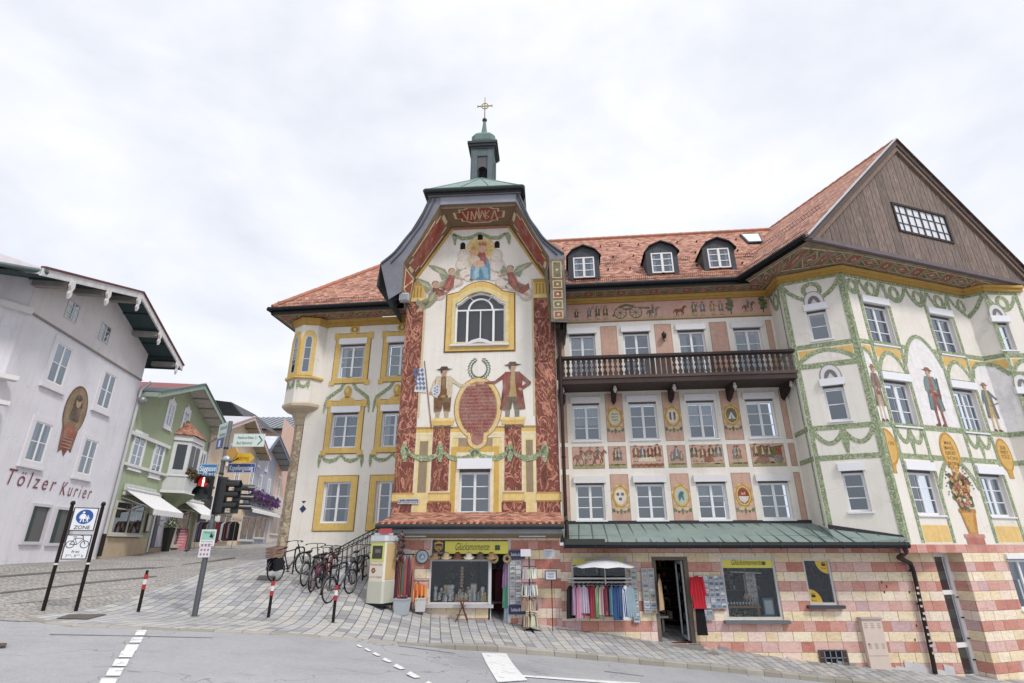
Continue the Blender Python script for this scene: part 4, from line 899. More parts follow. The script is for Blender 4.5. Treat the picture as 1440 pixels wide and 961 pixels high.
guard(g,R2.P(-2.4,11.1,-2.2)+slr*.18,R2.P(-2.4,11.1,.95)+slr*.18,upr); guard(g,R2.P(-2.4,11.1,-3.6)+slr*2.6,R2.P(-2.4,11.1,.3)+slr*2.6,upr,n=30)
g.build('snow_guard',METAL,roof)
# dark hooks dotted over the tiles
g=MB()
for j in range(3):
    for i in range(12):
        p=M.P(.3+i*.9+.4*(j%2),ez,.75)+sl*(1.6+j*1.9); g.box(p+up*.05,(.05,.12,.05),(70,48,40))
g.build('snow_hook',METAL,roof)
# dormers
def dormer(cx,ybot,ytop,wpx):
    # face plane at the depth where the tiles meet z of the sill
    best=None
    for i in range(80):
        dd=.7-i*.03; pl=M.sh(dd); u,z=pl.uv(cx,ybot); zr=ez+(.75-dd)*1.0102
        if z<=zr+.12: break
    u,zb=pl.uv(cx,ybot); _,zt=pl.uv(cx,ytop); hw=.62
    wt=zt-.5; body=[(u-hw,zb-.1),(u+hw,zb-.1),(u+hw,zt-.42),(u+hw*.72,zt-.18),(u,zt),(u-hw*.72,zt-.18),(u-hw,zt-.42)]
    k=MB(); back=2.4
    op=(u-.42,u+.42,zb+.02,zb+.98*.0+max(.9,(zt-zb)*.66))
    # face with opening
    L_=[(u-hw,zb-.1),(op[0],zb-.1),(op[0],op[3]),(u-hw,op[3])]; k.pp(pl,L_,0,(70,72,78)); k.pp(pl,[(op[1],zb-.1),(u+hw,zb-.1),(u+hw,op[3]),(op[1],op[3])],0,(70,72,78)); k.pp(pl,[(u-hw,op[3]),(u+hw,op[3]),(u+hw,zt-.42),(u+hw*.72,zt-.18),(u,zt),(u-hw*.72,zt-.18),(u-hw,zt-.42)],0,(76,78,84))
    top=[(u-hw-.08,zt-.46),(u-hw*.74,zt-.15),(u,zt+.05),(u+hw*.74,zt-.15),(u+hw+.08,zt-.46)]
    for (a,b) in zip(top,top[1:]): k.poly([pl.P(*a,.12),pl.P(*b,.12),pl.P(*b,-back),pl.P(*a,-back)],(60,62,66)); k.poly([pl.P(a[0],a[1]-.05,.12),pl.P(b[0],b[1]-.05,.12),pl.P(*b,.12),pl.P(*a,.12)],(46,48,52)); k.poly([pl.P(a[0],a[1]-.05,.12),pl.P(b[0],b[1]-.05,.12),pl.P(b[0],b[1]-.05,-.05),pl.P(a[0],a[1]-.05,-.05)],(46,48,52))
    for s_ in (-hw,hw): k.poly([pl.P(u+s_,zb-.3,0),pl.P(u+s_,zt-.4,0),pl.P(u+s_,zt-.4,-back),pl.P(u+s_,zb-.3,-back)],(70,72,78))
    k.poly([pl.P(op[0],op[2],0),pl.P(op[0],op[3],0),pl.P(op[0],op[3],-.2),pl.P(op[0],op[2],-.2)],(70,72,78)); k.poly([pl.P(op[1],op[2],0),pl.P(op[1],op[3],0),pl.P(op[1],op[3],-.2),pl.P(op[1],op[2],-.2)],(70,72,78))
    for x in (-.3,0,.3): k.wbox(pl,u+x-.008,u+x+.008,op[3]+.02,zt-.3,0,.02,(90,92,98))
    dm=k.build('dormer',LEAD,roof)
    window_in(dm,pl,*op)
def window_in(parent,pl,a,b,c,e_):
    mb=MB(); f=.05
    mb.ribbon(pl,[(a+f,c+f),(b-f,c+f),(b-f,e_-f),(a+f,e_-f)],[(a,c),(b,c),(b,e_),(a,e_)],-.08,-.0,WC); m=(a+b)/2; mb.wbox(pl,m-.045,m+.045,c,e_,-.08,.01,WC); 
    for z in (c+(e_-c)*.36,c+(e_-c)*.68): mb.wbox(pl,a+f,b-f,z-.014,z+.014,-.05,-.01,WC)
    mb.q(pl,a,b,c,e_,-.3,(44,52,66)); mb.q(pl,a+f,a+f+.14,c+f,e_-f,-.12,(200,204,208)); mb.q(pl,b-f-.1,b-f,c+f,e_-f,-.12,(200,204,208)); mb.build('window',WHITEF,parent)
    g=MB(); g.q(pl,a+f,b-f,c+f,e_-f,-.045,(255,255,255)); g.build('pane',GLASS,parent)
dormer(822,391,347,44); dormer(933,384,341,46); dormer(1013.5,377,336,46)
# skylight
def on_roof(x,y):
    d=ray(x,y); n_=sl.cross(M.u); t=n_.dot(M.P(0,ez,.75)-O)/n_.dot(d); return O+d*t
q=[on_roof(*p) for p in ((1052,344),(1073,343),(1067,331),(1040,332))]; nrm=sl.cross(M.u); nrm=nrm if nrm.z>0 else -nrm
k=MB(); q2=[p+nrm*.1 for p in q]; k.mesh(q+q2,[(0,1,5,4),(1,2,6,5),(2,3,7,6),(3,0,4,7),(4,5,6,7)],(60,62,66)); k.build('skylight',METAL,roof)
c_=sum(q2,Vector())/4; k=MB(); k.poly([c_+(p-c_)*.84+nrm*.01 for p in q2],(214,222,230)); k.build('skylight_pane',GLOSS,roof)
# ---------------------------------------------------------------- bell tower front
TC=-1.16
LFT=-3.97;RGT=1.72
u,wd,z0,z1=winpx(T,645,689,659,722); lop=[u-wd/2,u+wd/2,z0,z1]
u,wd,z0,z1=winpx(T,640,710.6,411,482); aop=[u-wd/2,u+wd/2,z0,z1]; ashl=T.uv(675,427.5)[1]
facade('wall',T,LFT,RGT,1.9,10.9,[lop,aop],PLAST,bld,col=CREAM)
# narrowing gable part of the wall, and its sides
k=MB(); gx=[(LFT,10.9),(-3.8,11.1),(-3.62,11.55),(-2.95,12.75),(-2.32,13.75),(-.02,13.75),(.6,12.75),(1.32,11.55),(1.55,11.1),(RGT,10.9)]
ntop=aop[3]
k.pp(T,gx,.0,CREAM); 
k.build('gable_wall',PLAST,bld)
k=MB()
for uu in (LFT,RGT): k.poly([T.P(uu,1.9,0),T.P(uu,11.2,0),T.P(uu,11.2,-3),T.P(uu,1.9,-3)],CREAM)
k.build('side_wall',PLAST,bld)
window(bld,T,*lop,rows=3,box=True,boxh=.33,rec=.16,curtain='none',sill=True)
# arched window
a,b,c,e_=aop; m=(a+b)/2; hw=(b-a)/2
def bell(h,zb,zs,zt,n=12,w2=None):
    pts=[(m-h,zb),(m+h,zb),(m+h,zs)]
    w2=w2 or h*.86
    for i in range(1,2*n):
        t=-1+ i/n; x=-t; pts.append((m+x*w2,zs+(zt-zs)*max(0,(1-abs(x)**1.9))**.85+ .0))
    pts.append((m-h,zs)); return pts
inn=bell(hw-.0,c,ashl,e_); mid=bell(hw+.12,c-.14,ashl+.22,e_+.18); outl=bell(hw+.33,c-.33,ashl+.38,e_+.42,w2=hw*.95)
k=MB(); k.ribbon(T,inn,mid,-.02,.07,(232,208,140)); k.ribbon(T,mid,outl,-.0,.05,YEL); k.ribbon(T,outl,bell(hw+.38,c-.38,ashl+.43,e_+.47,w2=hw*.97),0,.02,(146,106,48)); k.build('arched_surround',PAINT,bld)
k=MB(); k.pp(T,[(m-hw-.14,c-.08),(m-hw*.5,c-.06),(m-hw*.3,c+.06),(m,c+.14),(m+hw*.3,c+.06),(m+hw*.5,c-.06),(m+hw+.14,c-.08),(m+hw+.14,c-.16),(m+hw*.55,c-.14),(m,c-.0),(m-hw*.55,c-.14),(m-hw-.14,c-.16)],.13,(226,222,226)); k.prism(T,[(m-hw-.14,c-.16),(m+hw+.14,c-.16),(m+hw+.14,c-.08),(m-hw-.14,c-.08)],0,.125,(216,210,214)); k.build('sill',WHITEF,bld)
k=MB(); fi=bell(hw-.07,c+.07,ashl-.04,e_-.08)
k.ribbon(T,fi,bell(hw,c,ashl,e_),-.16,-.08,WC); ar=hw*.52; zc_=c+(ashl-c)*.86
def arcp(r,n=12): return [(m+r*math.cos(pi*i/n),zc_+r*math.sin(pi*i/n)) for i in range(n+1)]
A=arcp(ar);A2=arcp(ar-.07)
for i in range(len(A)-1): k.prism(T,[A[i],A[i+1],A2[i+1],A2[i]],-.15,-.09,WC)
for s_ in (-1,1):
    k.wbox(T,m+s_*ar-.04,m+s_*ar+.04,c,zc_,-.15,-.088,WC); 
    ang=pi/2-s_*.62; k.prism(T,[(m+ar*math.cos(ang)-.02,zc_+ar*math.sin(ang)),(m+ar*math.cos(ang)+.02,zc_+ar*math.sin(ang)),(m+1.95*ar*math.cos(ang)+.02,zc_+1.72*ar*math.sin(ang)),(m+1.95*ar*math.cos(ang)-.02,zc_+1.72*ar*math.sin(ang))],-.14,-.1,WC)
k.wbox(T,m-.02,m+.02,c,zc_-.02,-.14,-.1,WC); k.wbox(T,a,b,zc_-.03,zc_+.03,-.145,-.095,WC); k.build('arched_window',WHITEF,bld)
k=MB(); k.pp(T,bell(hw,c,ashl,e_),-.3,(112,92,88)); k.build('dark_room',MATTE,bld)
k=MB(); k.pp(T,bell(hw-.05,c+.05,ashl-.03,e_-.06),-.12,(255,255,255)); k.build('pane',SHOPGLASS,bld)
# painted architecture of the tower
pu=[( -3.97,-3.3),(.93,1.70)]
k=MB()
for (x0,x1) in pu: k.q(T,x0,x1,3.05,10.55,.012,(150,70,60))
for (x0,x1) in ((-2.72,-2.05),(-.19,.46)): k.q(T,x0+.03,x1-.03,3.35,5.62,.012,(150,70,60)); k.q(T,x0-.06,x1+.1,2.2,2.98,.012,(150,70,60))
for (x0,x1) in pu: k.q(T,x0,x1,2.2,3.0,.012,(150,70,60))
k.build('painted_marble_pillars',MARBLE,bld)
k=MB()
zl=5.35 # ledge
k.q(T,-3.3,lop[0],2.2,zl,.004,(238,222,180)); k.q(T,lop[1],.93,2.2,zl,.004,(238,222,180)); k.q(T,lop[0],lop[1],lop[3],zl,.004,(238,222,180)); k.q(T,-3.3,.93,zl,zl+.18,.008,YEL); k.q(T,-3.3,.93,zl+.12,zl+.2,.01,(190,144,70)); k.q(T,-3.3,.93,zl-.1,zl,.008,(238,224,170))
for (x0,x1) in ((-3.22,-2.78),(-1.99,-1.78),(-.58,-.26),(.52,.86)):
    k.q(T,x0,x1,2.6,zl-.22,.007,(240,214,140)); 
for (x0,x1) in ((-3.14,-2.84),(.58,.82)): k.q(T,x0,x1,3.3,zl-.3,.01,(158,138,108))
for (x0,x1) in ((-1.97,-.28),): k.q(T,x0,x1,4.5,zl-.2,.0055,(170,146,116))

for (i0,i1,o0,o1,dd,cc) in ((.12,.55,.3,.75,.0,(222,176,74)),(0,.0,.12,.55,.004,(240,226,190))):
    k.ribbon(T,[(lop[0]-i0,2.2),(lop[1]+i0,2.2),(lop[1]+i0,lop[3]+i1),(lop[0]-i0,lop[3]+i1)],[(lop[0]-o0,2.19),(lop[1]+o0,2.19),(lop[1]+o0,lop[3]+o1),(lop[0]-o0,lop[3]+o1)],0,.0105+dd,cc)
for (x0,x1) in pu+[(-2.72,-2.05),(-.19,.46)]:
    k.q(T,x0-.03,x1+.05,3.0,3.3,.016,(238,204,118)); k.q(T,x0-.03,x1+.05,3.24,3.3,.018,(206,160,80)); k.q(T,x0-.03,x1+.05,2.98,3.03,.018,(176,130,66))
for (x0,x1) in ((-2.72,-2.05),(-.19,.46)): k.q(T,x0-.08,x1+.08,5.6,5.84,.016,(232,188,96)); k.q(T,x0-.12,x1+.12,5.76,5.86,.018,(246,214,140)); 
for (x0,x1) in pu: 
    k.q(T,x0+.02,x1-.02,10.5,11.25,.013,(222,182,84)); k.q(T,x0,x1,10.48,10.62,.016,(240,210,130)); k.q(T,x0,x1,11.15,11.3,.016,(200,150,66))
    for q in range(4): k.q(T,x0+.1+q*.13,x0+.15+q*.13,10.66,11.1,.017,(180,134,60))
k.q(T,1.46,1.70,10.5,11.3,.02,(150,74,60)); k.q(T,-3.3,-3.22,5.9,11.3,.01,(214,196,150)); k.q(T,.86,.93,5.9,11.3,.01,(214,196,150))
k.build('painted_architecture',PAINT,bld)
# small street-name plate fixed low on the left pillar
k=MB(); p0_=T.uv(560,702);p1_=T.uv(589,709); k.wbox(T,p0_[0],p1_[0],p1_[1],p0_[1],0.02,.04,(34,48,96)); k.ribbon(T,[(p0_[0]+.02,p1_[1]+.02),(p1_[0]-.02,p1_[1]+.02),(p1_[0]-.02,p0_[1]-.02),(p0_[0]+.02,p0_[1]-.02)],[(p0_[0],p1_[1]),(p1_[0],p1_[1]),(p1_[0],p0_[1]),(p0_[0],p0_[1])],.04,.043,(214,218,226)); text(k,'Kapellengasteig',T,(p0_[0]+p1_[0])/2,(p0_[1]+p1_[1])/2,.15,.046,(236,238,242),width=p1_[0]-p0_[0]-.08); k.build('street_name_plate',GLOSS,bld)
# frescoes
k=MB(); ovc=T.uv(672,579); ou,oz=ovc; oa,ob_=.76,1.05
def oval(a_,b_,tail):
    pts=[]
    for i in range(40):
        t=-pi/2+2*pi*i/40; x,y=a_*math.cos(t),b_*math.sin(t)*(1.0 if math.sin(t)>0 else .98)
        pts.append((ou+x,oz+.12+y))
    return pts
k.pp(T,oval(oa+.1,ob_+.1,1),.014,(178,128,66)); k.pp(T,oval(oa+.07,ob_+.07,1),.0155,(238,204,130)); k.pp(T,oval(oa-.06,ob_-.06,1),.017,(196,140,66)); k.pp(T,oval(oa-.09,ob_-.09,1),.0185,(178,104,92))

k.ell(T,ou,oz-ob_+.06,.37,.36,.0152,(178,128,66)); k.ell(T,ou,oz-ob_+.06,.34,.33,.0156,(238,204,130)); k.ell(T,ou,oz-ob_+.09,.22,.24,.0187,(178,104,92))
lines=['Zum Gedächtnis','aus dem Oberland','Anno Domini sammelte sich','viele Bauern mit Sensen','und zogen gen München um','das Vaterland zu befreien','Sie lagerten im Markt Tölz','hier zu Füßen der Kirche','und gedachten ihrer','Die Bürger der Stadt','haben dies Bild zu ihrer','Ehre malen lassen','im Jahre des Herrn','zu Tölz am','1705']
for i,s_ in enumerate(lines):
    zz=oz+.12+ob_*.8-i*.128; hwid=oa*math.sqrt(max(.09,1-((zz-oz-.12)/ob_)**2))*.84; text(k,s_,T,ou,zz,.125,.021,(84,44,40),width=min(2*hwid,len(s_)*.07+.2))
k.build('painted_inscription_oval',FRESCO,bld)
k=MB(); lu,lz=T.uv(674,519)
for s_ in(-1,1):
    for i in range(10):
        t=-pi/2+s_*(.25+i*.27); cx,cz_=lu+.34*math.cos(t),lz+.38*math.sin(t)
        for q in(-1,1): k.ell(T,cx+.05*q*math.cos(t),cz_+.05*q*math.sin(t),.075,.022,.012+.001*(q>0),(74,112,84),8,rot=t+pi/2*s_+q*.5*s_)
k.build('painted_laurel',FRESCO,bld)
def fg(x,y0,y1): 
    u,za=T.uv(x,y1); _,zb=T.uv(x,y0); return u,za,zb-za
k=MB(); u_,z_,h_=fg(621,515,603); 
pfig(k,T,u_,z_,h_*.98,.014,coat=(216,196,160),legs=(128,88,52),hat=None or (96,70,56),shirt=(150,110,66),stk=(186,170,130),arms='out',long=False,skin=(196,148,116),shoe=(110,76,56),slim=1.12)
k.q(T,u_-.16,u_+.14,z_+h_*.4,z_+h_*.62,.0225,(134,92,54)); k.pp(T,[(u_-.22,z_+h_*.32),(u_-.02,z_+h_*.3),(u_,z_+h_*.46),(u_+.04,z_+h_*.3),(u_+.22,z_+h_*.32),(u_+.18,z_+h_*.52),(u_-.18,z_+h_*.52)],.0235,(122,82,48)); k.ell(T,u_,z_+h_*.5,.09,.05,.0245,(190,150,80),10)
for s_ in(-1,1): k.strip(T,[(u_+s_*.08,z_+h_*.55),(u_+s_*.07,z_+h_*.82)],.035,.0245,(120,76,50))
pu_,pz_=T.uv(607,604); pt_=T.uv(597,508); k.strip(T,[(pu_,pz_),pt_],.035,.03,(150,84,60))
# blue and white banner on the pole
bx,bz=T.uv(600,540)
for i in range(5):
    for j in range(3):
        k.pp(T,[(bx-.34+j*.13-.03*i,bz-.25+i*.17),(bx-.27+j*.13-.03*i,bz-.16+i*.17),(bx-.34+j*.13-.03*i,bz-.07+i*.17),(bx-.41+j*.13-.03*i,bz-.16+i*.17)],.026,(92,118,170))
k.pp(T,[(bx-.44,bz-.3),(bx+.02,bz-.34),(bx-.1,bz+.65),(bx-.3,bz+.6)],.0245,(224,226,228)); k.ell(T,u_-.26,z_+h_*.6,.16,.24,.0247,(214,218,226)); 
for q in range(6): k.ell(T,u_-.3+.08*(q%2),z_+h_*.6-.14+q*.055,.035,.035,.0257,(92,118,170),6)
k.build('painted_bavarian_man',FRESCO,bld)
k=MB(); u_,z_,h_=fg(721,510,601); pfig(k,T,u_,z_,h_,.014,coat=(148,72,62),legs=(110,96,76),hat=(96,76,60),shirt=(188,156,96),stk=(132,128,110),arms='hip',skin=(200,150,118),slim=1.12)
k.build('painted_coated_man',FRESCO,bld)
# garland across the pillars
k=MB(); gy=lambda x,y: T.uv(x,y)
def gl(pts,w_): k.strip(T,[gy(*p) for p in pts],w_,.03,(96,126,80))
ws=[.08,.14,.19,.19,.14,.08]
gl([(570,630),(580,641),(592,645),(604,645),(614,640),(618,632)],ws); gl([(621,634),(632,643),(645,646),(655,645),(663,640),(667,634)],ws); gl([(668,634),(676,641),(688,645),(700,644),(712,638),(716,632)],ws); gl([(719,632),(728,641),(742,645),(752,643),(762,636),(767,628)],ws)
for x in (569,619,717,766): gl([(x,622),(x,634),(x,650)],[.1,.28,.1])
gl([(667,632),(667,645)],[.4,.1])
# little garland at the top
gl([(637,330),(640,333),(640,345)],[.16,.2,.05]); gl([(637,330),(650,336),(662,335),(675,328)],[.1,.16,.16,.1]); gl([(675,328),(690,335),(702,335),(712,328)],[.1,.16,.16,.1]); gl([(712,328),(715,334),(716,344)],[.16,.2,.05])
k.build('painted_garland',GARL,bld)
k=MB()
for x in (570,619,717,766): u_,z_=gy(x,623); k.ell(T,u_,z_,.07,.07,.034,(236,160,120),8)
# seated figure in blue with child before a gold nimbus, clouds and angels
def E_(x,y,a_,b_,d,c,rot=0,n=16):
    u_,z_=gy(x,y); s=.0335; k.ell(T,u_,z_,a_*s,b_*s,d,c,n,rot)
def Pp(pts,d,c): k.pp(T,[gy(*p) for p in pts],d,c)
Pp([(657,378),(656,352),(661,341),(669,336),(678,334),(687,336),(695,342),(698,352),(698,378)],.013,(206,190,160))
E_(676,351,18,17,.014,(232,200,120)); E_(676,352,14,13,.0152,(226,180,92))
for q in range(14):
    t=2*pi*q/14; u_,z_=gy(676,351); k.strip(T,[(u_+.3*math.cos(t),z_+.3*math.sin(t)),(u_+.56*math.cos(t),z_+.56*math.sin(t))],.03,.0162,(240,214,150))
for (x,y,a_,b_) in ((652,360,7,9),(650,372,8,9),(655,384,9,8),(699,360,7,9),(700,374,9,10),(694,388,9,7),(661,390,8,6)): E_(x,y,a_,b_,.0165+a_*.0001,(222,208,196)); E_(x-1,y+1,a_*.7,b_*.7,.0186,(232,220,208))
Pp([(661,394),(662,377),(666,368),(672,360),(680,356),(687,366),(690,380),(690,394)],.0195,(96,148,180)); Pp([(664,393),(668,376),(676,372),(686,378),(687,393),(676,389)],.0207,(128,178,204)); Pp([(670,392),(676,376),(682,392)],.0215,(86,136,172)); Pp([(666,384),(672,374),(674,390),(668,393)],.0217,(150,194,214))
Pp([(671,372),(672,358),(678,350),(683,358),(684,372)],.0217,(176,74,82)); E_(678,351,4,5,.0227,(222,172,142)); Pp([(673,346),(674,340),(677,343),(679,339),(681,343),(684,340),(684,346)],.0235,(186,92,60)); E_(666,356,4,4.4,.0227,(222,172,142)); Pp([(662,352),(664,347),(668,347),(670,352)],.0235,(206,152,70)); E_(668,366,6,6,.0225,(226,198,170)); Pp([(664,372),(672,366),(680,368),(682,374),(670,378)],.023,(214,168,140))
E_(663,394,2.4,1.4,.023,(110,70,60))
def angel(sx,ox,oy,rob):
    P_=lambda pts,d,c: Pp([(ox+sx*x,oy+y) for x,y in pts][::(1 if sx>0 else -1)],d,c)
    P_([(3,-2),(10,-13),(24,-18),(34,-19),(26,-12),(18,-8),(14,2)],.018,(150,160,128)); P_([(6,-4),(14,-11),(26,-16),(18,-8)],.019,(190,194,160)); P_([(-3,-2),(-6,-12),(-16,-18),(-20,-14),(-14,-6),(-8,2)],.018,(150,160,128))
    P_([(-4,-4),(4,-5),(8,2),(12,10),(22,14),(26,10),(28,18),(18,26),(8,22),(-2,12)],.02,rob); P_([(4,6),(14,16),(20,15),(14,22)],.021,tuple(int(q*.75) for q in rob)); P_([(0,0),(5,4),(10,14),(4,12)],.0212,tuple(min(255,int(q*1.25)) for q in rob)); P_([(-4,-3),(-14,2),(-18,1),(-14,-1),(-5,-5)],.021,(206,168,140)); P_([(20,20),(28,28),(26,30),(16,25)],.0195,(210,170,140))
    E_(ox+sx*0,oy-9,4,4.6,.022,(208,166,136)); E_(ox+sx*.5,oy-11,4.2,3.4,.0212,(130,96,64))
for (x,y,a_,b_) in ((612,408,10,9),(628,402,12,7),(640,398,10,6),(618,415,8,7),(708,398,10,8),(722,402,10,7),(734,408,9,8),(740,414,8,9),(716,392,9,6)): E_(x,y,a_,b_,.0145+a_*.0001,(206,190,178)); E_(x-1,y-1,a_*.75,b_*.7,.0165,(228,214,202))
angel(1,717,388,(166,84,72)); angel(-1,636,392,(164,88,80)); angel(-1,613,410,(150,150,112))
k.build('painted_madonna_scene',FRESCO,bld)
k=MB()
for (x,y) in ((651,346),(675.5,333),(699,344)):
    u_,z_=gy(x,y); k.prism(T,[(u_-.1,z_-.16),(u_+.1,z_-.16),(u_+.1,z_+.06),(u_+.05,z_+.14),(u_-.05,z_+.14),(u_-.1,z_+.06)],.0,.026,(22,20,20))
k.build('vent_hole',MATTE,bld)
# ---- tower roof: curved hood
def prof(pts,px): return pts
outer=[(-4.85,10.6),(-4.78,11.55),(-4.3,12.0),(-3.9,12.6),(-3.55,13.25),(-3.25,13.9),(-3.0,14.55),(.42,14.55),(.62,13.9),(.92,13.2),(1.3,12.55),(1.75,12.0),(2.12,11.7),(2.12,8.95)]
fin=[(-3.9,10.35),(-3.9,11.55),(-3.6,12.1),(-3.27,12.72),(-2.95,13.4),(-2.62,14.1),(.34,14.1),(.66,13.4),(.98,12.72),(1.3,12.1),(1.56,11.6),(1.56,8.98)]
win_=[(-3.85,10.35),(-3.72,11.5),(-3.4,12.0),(-3.05,12.6),(-2.7,13.15),(-2.34,13.74),(.02,13.74),(.36,13.15),(.68,12.6),(1.02,12.0),(1.36,11.45),(1.56,9.05)]
o2=[(-4.35,10.05),(-4.78,11.55),(-4.3,12.0),(-3.9,12.6),(-3.45,13.3),(-3.0,14.55),(.42,14.55),(.8,13.4),(1.1,12.85),(1.45,12.3),(2.12,11.7),(2.12,8.95)]
k=MB(); D0=1.15; n=12
def dense(P,smooth,m=4):
    o=[]
    for i in range(len(P)-1):
        c=smooth and (1<=i<=4 or 6<=i<=9)
        a=P[i-1] if c and i not in (1,6) else P[i]; d=P[i+2] if c and i not in (4,9) else P[i+1]
        for q in range(m):
            t=q/m
            if not c: o.append(lerp2(P[i],P[i+1],t)); continue
            o.append(tuple(.5*((2*P[i][e])+(-a[e]+P[i+1][e])*t+(2*a[e]-5*P[i][e]+4*P[i+1][e]-d[e])*t*t+(-a[e]+3*P[i][e]-3*P[i+1][e]+d[e])*t**3) for e in (0,1)))
    o.append(P[-1]); return o
def lerp2(a,b,t): return (a[0]+(b[0]-a[0])*t,a[1]+(b[1]-a[1])*t)
fin0,outer0=fin,outer; fD=dense(fin,False); oD=dense(o2,True); outer=dense(outer,True)
for i in range(len(fD)-1): k.poly([T.P(*fD[i],D0),T.P(*fD[i+1],D0),T.P(*oD[i+1],D0),T.P(*oD[i],D0)],(128,130,140))
# front fascia (lead) between o2 and fin
for i in range(4,40): # raised rolls along the verge
    for f_,rr in ((.55,.03),(.96,.05)):
        if 20<=i<24: continue
        p=lambda j:T.P(fD[j][0]+(oD[j][0]-fD[j][0])*f_,fD[j][1]+(oD[j][1]-fD[j][1])*f_,D0+.02); k.tube(p(i),p(i+1),rr,n=6,col=(88,92,100))
k.build('verge_board',LEAD,bld)
k=MB(); k.q(T,1.58,2.08,9.0,11.5,D0+.012,(120,96,66))
for z_,h_,c_ in ((9.1,.3,(150,78,60)),(9.5,.3,(104,100,62)),(9.9,.3,(150,78,60)),(10.3,.3,(128,106,66)),(10.7,.68,(104,100,62))):
    k.q(T,1.66,2.0,z_,z_+h_,D0+.015,(206,190,150)); k.q(T,1.695,1.965,z_+.035,z_+h_-.035,D0+.018,c_); k.ell(T,1.83,z_+h_/2,.05,.05,D0+.021,(216,180,140),8)
k.build('painted_fin',FRESCO,bld)
k=MB()
for i in range(len(outer)-1):
    k.poly([T.P(*outer[i],D0+.02),T.P(*outer[i+1],D0+.02),T.P(*outer[i+1],-3.5),T.P(*outer[i],-3.5)],(92,102,110))
k.build('curved_roof',LEAD,bld)
k=MB()
for i in range(n-1):
    k.poly([T.P(*fin[i],D0),T.P(*fin[i+1],D0),T.P(*win_[i+1],0.0),T.P(*win_[i],0.0)],(140,112,82))
k.q(T,-2.6,.32,13.95,14.1,D0-.1,(150,120,90))
k.build('hood_soffit',PAINT,bld)
k=MB(); k.wbox(T,-3.12,.54,14.42,14.62,-.2,D0+.08,(120,116,120)); k.wbox(T,-2.62,.34,14.08,14.42,D0-.06,D0+.02,(150,154,166)); k.build('hood_fascia',LEAD,bld)
# red cartouches on the soffit
def lerp2(a,b,t): return (a[0]+(b[0]-a[0])*t,a[1]+(b[1]-a[1])*t)
def sofpt(s,t,off): # s along profile index, t from front (0) to wall (1)
    i=min(int(s),n-2); f_=s-i; a=lerp2(fin[i],fin[i+1],f_); b=lerp2(win_[i],win_[i+1],f_)
    p=T.P(a[0],a[1],D0).lerp(T.P(b[0],b[1],0),t); 
    t1=T.P(*fin[i+1],D0)-T.P(*fin[i],D0); nrm=t1.cross(T.n); c=T.P(TC,11.5,.5)-p
    nrm.normalize(); nrm=nrm if nrm.dot(c)>0 else -nrm
    return p+nrm*off
def cart(mb,s0,s1,t0,t1,off,col,inset=0.):
    shape=[(0,.3),(.12,.3),(.12,.12),(.22,.12),(.3,0),(.7,0),(.78,.12),(.88,.12),(.88,.3),(1,.3),(1,.7),(.88,.7),(.88,.88),(.78,.88),(.7,1),(.3,1),(.22,.88),(.12,.88),(.12,.7),(0,.7)]
    def S(x,y,o): x=.5+(x-.5)*(1-inset);y=.5+(y-.5)*(1-inset*1.3); return sofpt(s0+(s1-s0)*x,t0+(t1-t0)*y,o)
    c=S(.5,.5,off); 
    for a,b in zip(shape,shape[1:]+shape[:1]):
        mb.poly([S(.5,.5,off),S(*a,off),S(*b,off)],col)
k=MB()
for (s0,s1) in ((5.12,5.88),): cart(k,s0,s1,.14,.8,.02,(234,214,170)); cart(k,s0,s1,.14,.8,.024,(168,70,52),.09)
for s0 in (1.0,6.1):
    for i in range(16):
        f0,f1=s0+3.9*i/16,s0+3.9*(i+1)/16; m_=(i+.5)/16; hh=.36 if .2<m_<.8 else (.26 if .08<m_<.92 else .16)
        for hh_,o_,c_ in ((hh,.02,(234,214,170)),(hh-.045 if 0<i<15 else 0,.024,(168,70,52))):
            if hh_>0: k.poly([sofpt(f0,.5-hh_,o_),sofpt(f1,.5-hh_,o_),sofpt(f1,.5+hh_,o_),sofpt(f0,.5+hh_,o_)],c_)
    for q in (1.2,2.4): 
        for r_ in range(4): k.poly([sofpt(s0+q,.44,.028),sofpt(s0+q+.12,.5,.028),sofpt(s0+q,.56,.028),sofpt(s0+q-.2,.5,.028)],(232,170,130))
k.poly([sofpt(.15,.15,.02),sofpt(.9,.15,.02),sofpt(.9,.85,.02),sofpt(.15,.85,.02)],(234,214,170)); k.poly([sofpt(.19,.2,.024),sofpt(.86,.2,.024),sofpt(.86,.8,.024),sofpt(.19,.8,.024)],(168,70,52))
for q in range(4):
    f0=10.08+q*.22; k.poly([sofpt(f0,.2,.02),sofpt(f0+.18,.2,.02),sofpt(f0+.18,.8,.02),sofpt(f0,.8,.02)],(200,186,140)); k.poly([sofpt(f0+.02,.25,.024),sofpt(f0+.16,.25,.024),sofpt(f0+.16,.75,.024),sofpt(f0+.02,.75,.024)],(128,104,66) if q%2 else (96,100,66))
